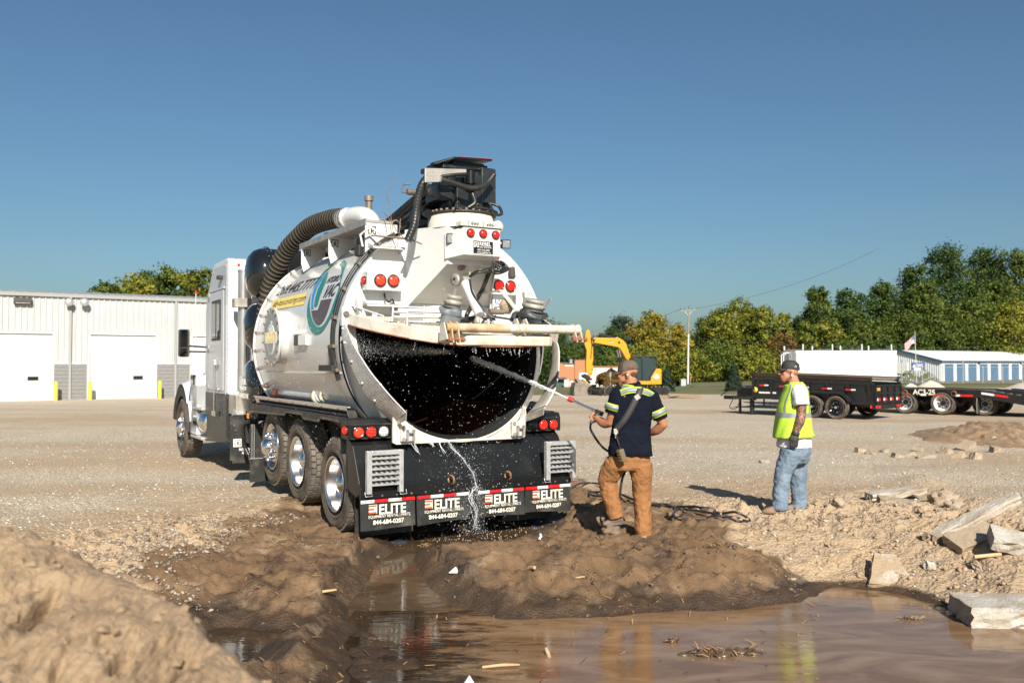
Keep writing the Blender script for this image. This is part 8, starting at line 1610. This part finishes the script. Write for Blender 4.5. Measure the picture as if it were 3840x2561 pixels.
scatter('mud_clods', X, Y, s_, pm('mud_clod', (.05, .033, .02), (.15, .105, .065), attr='tint', rough=.6), .6, .35)
# dark stony strip left of the mud
X, Y = polar(5000, 7.6, 10.6, -28, -9); k = (sdist(MUD, X, Y) > -.3) & (sdist(MUD, X, Y) < .9); X, Y = X[k], Y[k]; s_ = .015+.05*rng.random(len(X))**2.5; scatter('stony_soil', X, Y, s_, pm('stony', (.10, .07, .045), (.40, .34, .27), attr='tint', rough=.9), .7, .3)
# straw and bark bits in the mud
b = MB(); cnt = 0
while cnt < 430:
    r_ = 5.7+4*rnd.random(); a = math.radians(rnd.uniform(-20, 20)); x, y = math.sin(a)*r_, math.cos(a)*r_
    d_ = float(sdist(MUD, np.array([x]), np.array([y]))[0]); dp = float(sdist(POOL, np.array([x]), np.array([y]))[0])
    if d_ > .1 or (dp < .0 and rnd.random() < .72): continue
    z = max(gz(x, y), ZP if dp < 0 else -9)+.008; L = .015+.08*rnd.random()**2.4; t2 = rnd.random()*PI*2; w_ = rnd.uniform(.003, .008); b.bar((x, y, z), (x+L*math.cos(t2), y+L*math.sin(t2), z+rnd.uniform(-.003, .03)), w_, .003, 0 if rnd.random() < .45 else 1); cnt += 1
tag(b.build('straw_bits', [pm('straw', (.26, .15, .065), (.36, .235, .115), 8, .7), pm('dark_bark', (.06, .033, .018), (.12, .06, .03), 8, .6)]), kind='stuff')
CON = pm('concrete', (.50, .475, .43), (.36, .33, .28), 7, .95, bump=.8, bscale=40, dirt=(.33, .25, .17), dscale=5, damt=1.0); COND = pm('concrete_dusty', (.35, .275, .19), (.28, .21, .14), 4, .95, bump=.8, bscale=40, dirt=(.5, .46, .40), dscale=6, damt=.45)
def slab(name, c, L, W_, H, R, m, label, group=None, seed=0, sub=7, rough_=.02, taper=0.):
    rr = random.Random(seed); b = MB(); nx, ny = sub, max(2, int(sub*W_/L)); q = MB(); 
    def pt(u, v, w_): 
        jag = rough_*noise.noise((u*6+seed, v*6, w_*3+seed)); jag2 = rough_*noise.noise((u*5, v*7+seed, w_*4+9))
        return Vector(((u-.5)*L*(1-taper*v)+jag*2, (v-.5)*W_+jag2*2, (w_-.5)*H+jag*.5))
    for f in ((lambda a, d: pt(a, d, 1)), (lambda a, d: pt(a, 1-d, 0)), (lambda a, d: pt(a, 0, d)), (lambda a, d: pt(1-a, 1, d)), (lambda a, d: pt(0, 1-a, d)), (lambda a, d: pt(1, a, d))): b.sheet(f, sub, max(3, sub//2), 0, False)
    R_ = Matrix.Rotation(R[2], 3, 'Z') @ Matrix.Rotation(R[1], 3, 'Y') @ Matrix.Rotation(R[0], 3, 'X'); b.v = [tuple(R_ @ Vector(v)) for v in b.v]
    return tag(b.build(name, m, None, 0, c), label, 'concrete', group)
def dpx(x, y, d): return px(x*D2S, y*D2S, d)
def gdep(x, y):
    ds = np.linspace(5.2, 26, 1600); c, s_ = math.cos(PITCH), math.sin(PITCH); rx, rz = (x*D2S-1920)/3300, -(y*D2S-1280.5)/3300; yy, zz = c-s_*rz, s_+c*rz
    k = np.nonzero(CAM_H+zz*ds/yy <= ground(rx*ds/yy, ds))[0]; return float(ds[k[0]]) if len(k) else 12.
def dps(x, y, yb, up=0.): return dpx(x, y, gdep(x, yb)-up)
G3 = 'broken concrete slabs on the dirt bank'
slab('concrete_slab', dps(2056, 1132, 1148), .74, .20, .085, (.04, -.10, .12), CON, 'white broken concrete slab lying nearly level behind the others at the bank', G3, 1)
slab('concrete_slab', dps(2052, 1153, 1158), .36, .22, .09, (.1, .12, -.2), COND, 'small slab fragment wedged under the level white slab', G3, 2)
slab('concrete_slab', dps(2226, 1194, 1222), 1.16, .13, .10, (.12, -.40, .12), CON, 'longest white concrete slab, leaning up to the right over the rubble', G3, 3, 12)
slab('concrete_slab', dps(2236, 1236, 1248), .50, .26, .10, (.35, -.25, .2), COND, 'grey dusty slab under the long leaning one', G3, 4)
slab('concrete_slab', dps(2335, 1246, 1264), .46, .30, .12, (.3, .22, -.3), CON, 'rough white slab at the right edge below the long one', G3, 5)
slab('concrete_slab', dps(2040, 1312, 1338, -.13), .44, .40, .06, (.62, .10, -.12), pm('concrete_dirtcake', (.36, .265, .17), (.30, .215, .135), 5, .95, bump=1., bscale=34, dirt=(.58, .57, .54), dscale=4.2, damt=.6), 'upright tapering slab half buried in the bank and caked with dirt', G3, 6, 8, .012, .55)
slab('concrete_slab', dpx(2308, 1402, 7.25), .72, .42, .165, (.03, .01, -.06), CON, 'thick concrete block with a dirty top standing in the pool at the right', G3, 7, 8, .018)
slab('concrete_slab', dps(2135, 1300, 1308), .10, .08, .05, (.9, .3, .3), CON, 'small white fragment stuck in the bank right of the upright slab', G3, 8, 5); slab('concrete_slab', dps(2245, 1302, 1308), .14, .12, .05, (.9, .2, .8), COND, 'grey triangular fragment in the bank above the pool block', G3, 9, 5, .01, .6)
slab('concrete_slab', dps(2150, 1235, 1240), .22, .15, .08, (.2, .1, .5), COND, 'dusty brown block left of the foot of the long slab', G3, 10, 5)
b = MB(); b.cyl((-.13, 0, 0), (.13, .02, .02), .018, n=10); tag(b.build('wooden_stake', pm('fresh_wood', (.52, .36, .2), (.42, .27, .14), 12, .7), None, 0, dps(2268, 1278, 1280, .02)), 'pale wooden stake lying in the dirt below the right slabs', 'stake')
G4 = 'paver pieces in the far rubble line'
for i, (x, y, d, L, W_, H, rz, ry, lb_) in enumerate(((1978, 1012, 18, .30, .16, .12, .2, .2, 'leftmost grey brick of the far rubble line'), (2003, 1018, 17.6, .26, .18, .10, -.5, .3, 'tilted grey brick second from the left in the rubble'), (2030, 1008, 18.2, .24, .14, .12, .6, -.2, 'dark edged brick standing near the rubble middle'), (2060, 1022, 17.2, .22, .2, .12, .1, .3, 'brown paver in front of the rubble middle'), (2085, 1020, 17.4, .30, .16, .10, -.2, -.4, 'flat paver leaning in the rubble middle'), (2108, 1004, 18.4, .26, .2, .14, .9, .4, 'upright paver at the back of the rubble'), (2125, 1024, 17, .4, .2, .07, -.1, -.1, 'long flat tile at the front of the rubble'), (2172, 1012, 18, .24, .22, .2, .5, .5, 'tall tan chunk right of the rubble middle'), (2200, 1026, 17, .3, .2, .16, -.3, -.6, 'slanted grey slab piece near the rubble end'), (2218, 1000, 18.6, .42, .3, .24, .4, -.5, 'big pale boulder of concrete behind the rubble'), (2240, 1028, 16.8, .2, .18, .2, .2, .3, 'rounded tan chunk at the right end of the rubble'), (2287, 1008, 18, .26, .2, .18, .1, .1, 'single grey block right of the rubble line'), (2282, 985, 20, .3, .22, .14, .4, .2, 'white stone on the dark soil at the right'), (1755, 1028, 16.2, .20, .12, .07, .2, .05, 'lone white brick on the gravel behind the yellow vest'))):
    p = dpx(x, y, d); p.z = gz(p.x, p.y)+H*.12; slab('paver_piece', p, L*.85, W_*.8, H*.85, (.2*math.sin(i*3), ry, rz), CON if i in (12, 13) else COND, lb_, G4, 20+i, 4, .012)
for i, (x, y, d, s_, lb_) in enumerate(((1925, 1194, 10.6, .17, 'pale rounded clod right of the standing man'), (2165, 1162, 11., .30, 'tan lump right of the level slab'), (2190, 1178, 10.6, .18, 'small block of soil behind the long slab'), (1545, 1195, 10.2, .13, 'earth clod by the coiled hose'), (1352, 1178, 9.9, .30, 'dark muddy clod next to the truck mudflap'), (1405, 1205, 9.0, .2, 'crumbly mud lump under the raised boot'))):
    p = dpx(x, y, d); p.z = gz(p.x, p.y)+s_*.15; b = MB(); b.sph((0, 0, 0), (s_*.5, s_*.42, s_*.36), 30, 20); b.v = [tuple(Vector(v)*(1+.55*noise.fractal((v[0]*14+i*7, v[1]*14, v[2]*14), .7, 2., 5))) for v in b.v]; tag(b.build('earth_clod', pm('clod_wet', (.14, .095, .06), (.2, .14, .09), 6, .8, bump=.6, bscale=30) if i > 2 else COND, None, 0, p), lb_, 'earth clod')
# litter
b = MB(); b.prism([(-.06, 0, 0), (.0, .01, .05), (.07, .02, .02), (.04, -.02, .0)], (.005, .05, -.004)); b.prism([(-.05, -.01, .0), (.02, -.03, .03), (.06, -.02, .0)], (0, .02, -.005)); p = dpx(1045, 1296, 8.0); p.z = gz(p.x, p.y)+.01; tag(b.build('paper_scrap', pm('white_litter', (.75, .75, .76), rough=.6), None, 0, p), 'crumpled white paper scrap on the mud mound below the mudflaps', 'litter')
b = MB(); b.tube([(-.035, 0, .0), (0, .0, .05), (.03, .02, .0)], [.02, .03, .012], 7); p = dpx(1078, 1565, 5.75); p.z = ZP+.01; tag(b.build('plastic_scrap', MATS['white_litter'], None, 0, p), 'white plastic scrap floating at the bottom edge of the photo', 'litter')
b = MB(); b.tube([(-.01, 0, 0), (.01, .01, .03), (.0, .02, .05)], .012, 6); p = dpx(1240, 1216, 8.7); p.z = gz(p.x, p.y)+.01; tag(b.build('paper_scrap', MATS['white_litter'], None, 0, p), 'tiny white scrap on the crest behind the wooden stick', 'litter')
STK = pm('pale_stick', (.50, .35, .19), (.36, .23, .12), 14, .75)
for x, y, d, L, rz, up_, r_, lb_ in ((1218, 1286, 7.9, .16, -1.1, .35, .022, 'short thick pale stick standing out of the mud mound'), (740, 1326, 7.5, .24, .35, .10, .013, 'pale splintered stick on the mud left of the stream'), (1258, 1475, 6.4, .10, 1.9, .7, .016, 'small wood chip standing in the pool'), (1330, 1290, 7.8, .11, .3, .1, .007, 'thin stick on the mound right of the stick stub'), (1150, 1507, 6.15, .26, .1, .03, .012, 'long bark strip floating in the brown water'), (1490, 1297, 7.8, .12, -1.2, .2, .007, 'dark thin twig on the mound below the man')):
    p = dpx(x, y, d); p.z = max(gz(p.x, p.y), ZP)+.012; v = Vector((math.cos(rz), math.sin(rz), up_)).normalized()*L/2; b = MB(); b.tube([-v, v*.1+Vector((0, .005, .004)), v], [r_*.8, r_, r_*.7], 7, sub=3); tag(b.build('stick', STK, None, 0, p), lb_, 'stick')
for x, y, d, s_, lb_ in ((1640, 1474, 6.45, 1., 'island of mud and straw in the muddy pool'), (1545, 1452, 6.7, .25, 'small dark weed tuft in the pool left of the straw island'), (980, 1250, 8.6, .2, 'dead weed tuft at the stream mouth'), (1655, 1300, 8.5, .5, 'torn roots sticking out of the wet bank'), (2090, 1393, 7.3, .28, 'little weed tuft floating below the bank')):
    p = dpx(x, y, d); p.z = max(gz(p.x, p.y), ZP); b = MB(); rr = random.Random(x)
    for i in range(int(46*s_+14)):
        a, r_ = rr.random()*2*PI, rr.random(); c = Vector((math.cos(a)*r_*.32*s_, math.sin(a)*r_*.11*s_, .005)); e2 = c+Vector((rr.uniform(-.1, .1), rr.uniform(-.05, .05), rr.uniform(-.0, .06)))*(.5+.5*s_); b.tube([c, c.lerp(e2, .5)+Vector((0, 0, .008)), e2], [.005, .002], 4, 0 if rr.random() < .5 else 1)
    for i in range(int(16*s_)+2): b.sph((rr.uniform(-.3, .3)*s_, rr.uniform(-.07, .07)*s_, 0), (rr.uniform(.03, .08)*s_, rr.uniform(.02, .05)*s_, rr.uniform(.01, .035)*s_), 8, 5, 2)
    tag(b.build('weed_tuft', [MATS['straw'], MATS['dark_bark'], pm('wet_mud', (.05, .033, .02), (.09, .06, .035), 9, .35)], None, 0, p), lb_, 'weeds')
# ------------------------------------------------------------------ hose on the ground
def gpt(x, y, dz=.02):
    z = 0.
    for _ in range(4): p = pg(x*D2S, y*D2S, z); z = gz(p.x, p.y)
    return (p.x, p.y, z+dz)
HP = [(1300, 1132), (1322, 1120), (1352, 1116), (1385, 1121), (1408, 1136), (1395, 1148), (1362, 1146), (1352, 1138), (1372, 1133), (1410, 1141), (1450, 1153), (1500, 1163), (1552, 1171), (1600, 1174), (1650, 1181), (1690, 1191), (1722, 1195), (1690, 1198), (1640, 1188), (1590, 1178), (1556, 1180), (1548, 1188), (1580, 1194), (1620, 1187), (1642, 1178), (1620, 1170), (1580, 1168)]
b = MB(); b.tube([gpt(x, y, .03+.02*(i % 3 == 0)) for i, (x, y) in enumerate(HP)], .014, 7, sub=6); tag(b.build('ground_hose', HOSE), 'black hose lying in loops on the gravel behind the spraying man', 'hose')
b = MB(); b.tube([gpt(x, y, .02) for x, y in ((1310, 1124), (1360, 1128), (1420, 1144), (1480, 1158), (1530, 1168), (1570, 1180), (1600, 1190), (1650, 1192), (1700, 1196))], .012, 7, sub=6); tag(b.build('ground_hose', HOSE), 'second straighter black hose running beside the loops towards the standing man', 'hose')
# ------------------------------------------------------------------ water: jet, mist, drips
WTR = pm('water_white', (.80, .83, .85), rough=.12, spec=.6); JETM = pm('jet_white', (.82, .85, .88), (.70, .74, .78), 30, .5)
Tm = Matrix.Rotation(TH, 4, 'Z'); Tm.translation = T.location; Tq = lambda x, y, z: Tm @ Vector((x, y, z))
noz = base1+nz_+(nz_-vb).normalized()*.045; tgt = px(1772, 1343, 10.15); 
b = MB(); mid = noz.lerp(tgt, .5)+Vector((0, 0, .015)); core = catmull([noz, mid, tgt], 20)
for k in range(7):
    ph = k*.9; pts = []
    for i, c in enumerate(core):
        t = i/(len(core)-1); a = ph+i*.35; r_ = (.003+.034*t)*(.25+.75*rnd.random()); pts.append((c[0]+r_*math.cos(a), c[1]+r_*math.sin(a*.7), c[2]+r_*math.sin(a)))
    b.tube(pts, [.0045, .006, .007, .0065, .004], 6)
for k in range(1300):
    t = rnd.random()**.55; c = noz.lerp(tgt, t); s_ = (.006+.05*t); b.sph((c[0]+rnd.gauss(0, s_*.34), c[1]+rnd.gauss(0, s_*.34), c[2]+rnd.gauss(0, s_*.38)-.01*t), rnd.uniform(.0012, .0045), 5, 3)
tag(tag(b.build('water_jet', JETM), 'white water jet shooting from the red nozzle into the tank', 'water jet'), kind='stuff')
def drops(name, P_, r_, m=WTR):
    n = len(P_); OV = np.array([(1, 0, 0), (-1, 0, 0), (0, 1, 0), (0, -1, 0), (0, 0, 1), (0, 0, -1)]); OF = np.array([(0, 2, 4), (2, 1, 4), (1, 3, 4), (3, 0, 4), (2, 0, 5), (1, 2, 5), (3, 1, 5), (0, 3, 5)]); co = (OV[None]*r_[:, None, None]*np.stack([np.ones(n), np.ones(n), rng.uniform(1, 1.5, n)], 1)[:, None, :]+P_[:, None, :]).reshape(-1, 3); f = (OF[None]+6*np.arange(n)[:, None, None]).reshape(-1)
    me = bpy.data.meshes.new(name); me.vertices.add(len(co)); me.vertices.foreach_set('co', co.astype(np.float32).ravel()); me.loops.add(len(f)); me.loops.foreach_set('vertex_index', f); me.polygons.add(len(f)//3); me.polygons.foreach_set('loop_start', np.arange(0, len(f), 3)); me.polygons.foreach_set('use_smooth', [True]*(len(f)//3)); me.update(calc_edges=True); me.materials.append(m); return tag(link(name, me), kind='stuff')
def loc2w(A): c, s_ = math.cos(TH), math.sin(TH); return np.stack([T.location.x+A[:, 0]*c-A[:, 1]*s_, T.location.y+A[:, 0]*s_+A[:, 1]*c, A[:, 2]], 1)
n = 8000; t = rng.random(n)**1.6; A = np.stack([-.25-.98*t**.8+rng.normal(size=n)*.04, .15+.30*t+rng.normal(size=n)*.10, 1.93+.06*t+rng.normal(size=n)*(.012+.075*t)], 1); drops('mist', loc2w(A), rng.exponential(.0011, n).clip(.0006, .004))
n = 900; A = np.stack([rng.uniform(-1.1, .6, n), rng.uniform(-.25, .5, n), 1.98-1.0*rng.random(n)**1.5], 1); k = A[:, 0]**2+(A[:, 2]-2.09)**2 < 1.08**2; drops('spray_drops', loc2w(A[k]), rng.exponential(.0011, k.sum()).clip(.0007, .005))
n = 2600; A = np.stack([-1.32-.25*rng.random(n), rng.uniform(.2, 6.5, n), rng.normal(1.55, .42, n)], 1); k = (A[:, 2] > .3) & (A[:, 2] < 2.6); drops('side_spray', loc2w(A[k]), rng.exponential(.0009, k.sum()).clip(.0006, .004))
# drips off the door rim
L_ = []; R_ = []
for k in range(34):
    x = rnd.uniform(-.35, .5) if rnd.random() < .85 else rnd.uniform(-.9, .9); tt = 1.22 if abs(x) < .4 else 1.15; p = D(x, tt-abs(x)*.15, -.09)
    m_ = rnd.randint(2, 9); 
    for j in range(m_): L_.append((p.x+rnd.gauss(0, .002)+.01*j*(k % 3-1)*.3, p.y, p.z-.012*j-rnd.random()*.01)); R_.append(rnd.uniform(.002, .0045))
for k in range(160): L_.append((rnd.uniform(-.6, .8), rnd.uniform(-.75, -.5), 1.95-rnd.random()*1.2)); R_.append(rnd.uniform(.002, .004))
drops('rim_drips', loc2w(np.array(L_)), np.array(R_))
# water running off the latch plate down the apron
b = MB()
def run(pts, r_, n_): 
    for k in range(n_): b.tube([(x+rnd.gauss(0, r_), y+rnd.gauss(0, .01), z+rnd.gauss(0, .01)) for x, y, z in pts], [rnd.uniform(.001, .0035), rnd.uniform(.0015, .0035), .001], 5, sub=4)
run([(-.26, .05, .97), (-.22, .0, .90), (-.14, -.03, .80), (-.07, -.045, .72), (-.02, -.06, .66)], .012, 2); run([(-.02, -.06, .66), (.0, -.07, .58), (.02, -.07, .48)], .025, 2); run([(.0, -.07, .48), (-.05, -.09, .38), (-.02, -.1, .26), (.0, -.1, .06)],  .03, 4); run([(-.36, .06, .97), (-.34, .03, .92), (-.31, .0, .86)], .012, 3); run([(-.45, .08, .97), (-.44, .05, .93)], .02, 4); run([(-.64, .08, .97), (-.62, .05, .92), (-.61, .03, .88)], .012, 3)
o = b.build('water_runoff', JETM, None, 0, T.location, TH); tag(o, kind='stuff')
n = 1500; xx = rng.normal(-.12, .22, n); A = np.stack([xx, rng.uniform(-.3, .0, n), rng.uniform(-.02, .98, n)], 1); n2 = 500; A2 = np.stack([rng.uniform(-1.1, 1.0, n2), rng.uniform(-.3, -.03, n2), rng.uniform(0, 1., n2)], 1); zz = rng.uniform(.45, .97, 700); A3 = np.stack([np.interp(zz, [.48, .66, .8, .97], [.02, -.02, -.14, -.26])+rng.normal(size=700)*.022, np.interp(zz, [.48, .66, .8, .97], [-.08, -.06, -.03, .05])+rng.normal(size=700)*.012, zz], 1); zz = rng.uniform(0, .5, 1400); A3 = np.concatenate([A3, np.stack([rng.normal(0, .06, 1400), -.08+rng.normal(size=1400)*.02, zz], 1)]); A = np.concatenate([A, A2, A3]); drops('falling_drops', loc2w(A), rng.exponential(.0011, len(A)).clip(.0007, .005))
# foam specks on the puddle behind the truck
n = 260; q = np.array([tuple(pg(x*D2S, y*D2S, -.07))[:2] for x, y in zip(rng.uniform(930, 1290, n*3), rng.uniform(1195, 1255, n*3))]); k = sdist(RPUD, q[:, 0], q[:, 1]) < -.05; q = q[k][:n]; P_ = np.c_[q, np.full(len(q), -.0735)]; o = drops('foam', P_, rng.uniform(.002, .006, len(P_)), pm('foam_tan', (.5, .42, .32), rough=.6))

# low bank of dark brown soil at the right, behind the rubble
a_, c_ = dpx(2105, 1000, 21.), dpx(2480, 1000, 21.); R_ = (c_.x-a_.x)/2; cx_ = (a_.x+c_.x)/2; z_ = gz(cx_, 21.)-.06; b = MB()
def bank_(u, v):
    an, r_ = 2*PI*u, v; x_, y_ = R_*r_*math.cos(an), 2.6*r_*math.sin(an); h = -.03+.27*max(0, 1-r_)**.9*(.4+1.2*abs(noise.noise((x_*.9, 3., 1.))))*(1+.7*noise.noise((x_*.8, y_*.8, 2.)))
    return (x_*(1+.12*noise.noise((math.cos(an)*3, math.sin(an)*3, 4.))), y_*(1+.2*noise.noise((math.cos(an)*3, math.sin(an)*3, 9.))), h+(.10*abs(noise.fractal((x_*2.6, y_*2.6, 5.), .8, 2., 5)))*(1-r_**4))
b.sheet(bank_, 150, 44); q_ = np.array(b.v); q_[:, 2] += ground(q_[:, 0]+cx_, q_[:, 1]+21.)-z_; b.v = [tuple(v) for v in q_.tolist()]
tag(b.build('soil_bank', pm('brown_soil', (.19, .118, .065), (.26, .175, .105), 4, .95, bump=1., bscale=22, dirt=(.32, .24, .16), dscale=5, damt=.5), None, 0, (cx_, 21., z_)), 'low bank of dark brown soil at the right behind the rubble', 'soil bank')
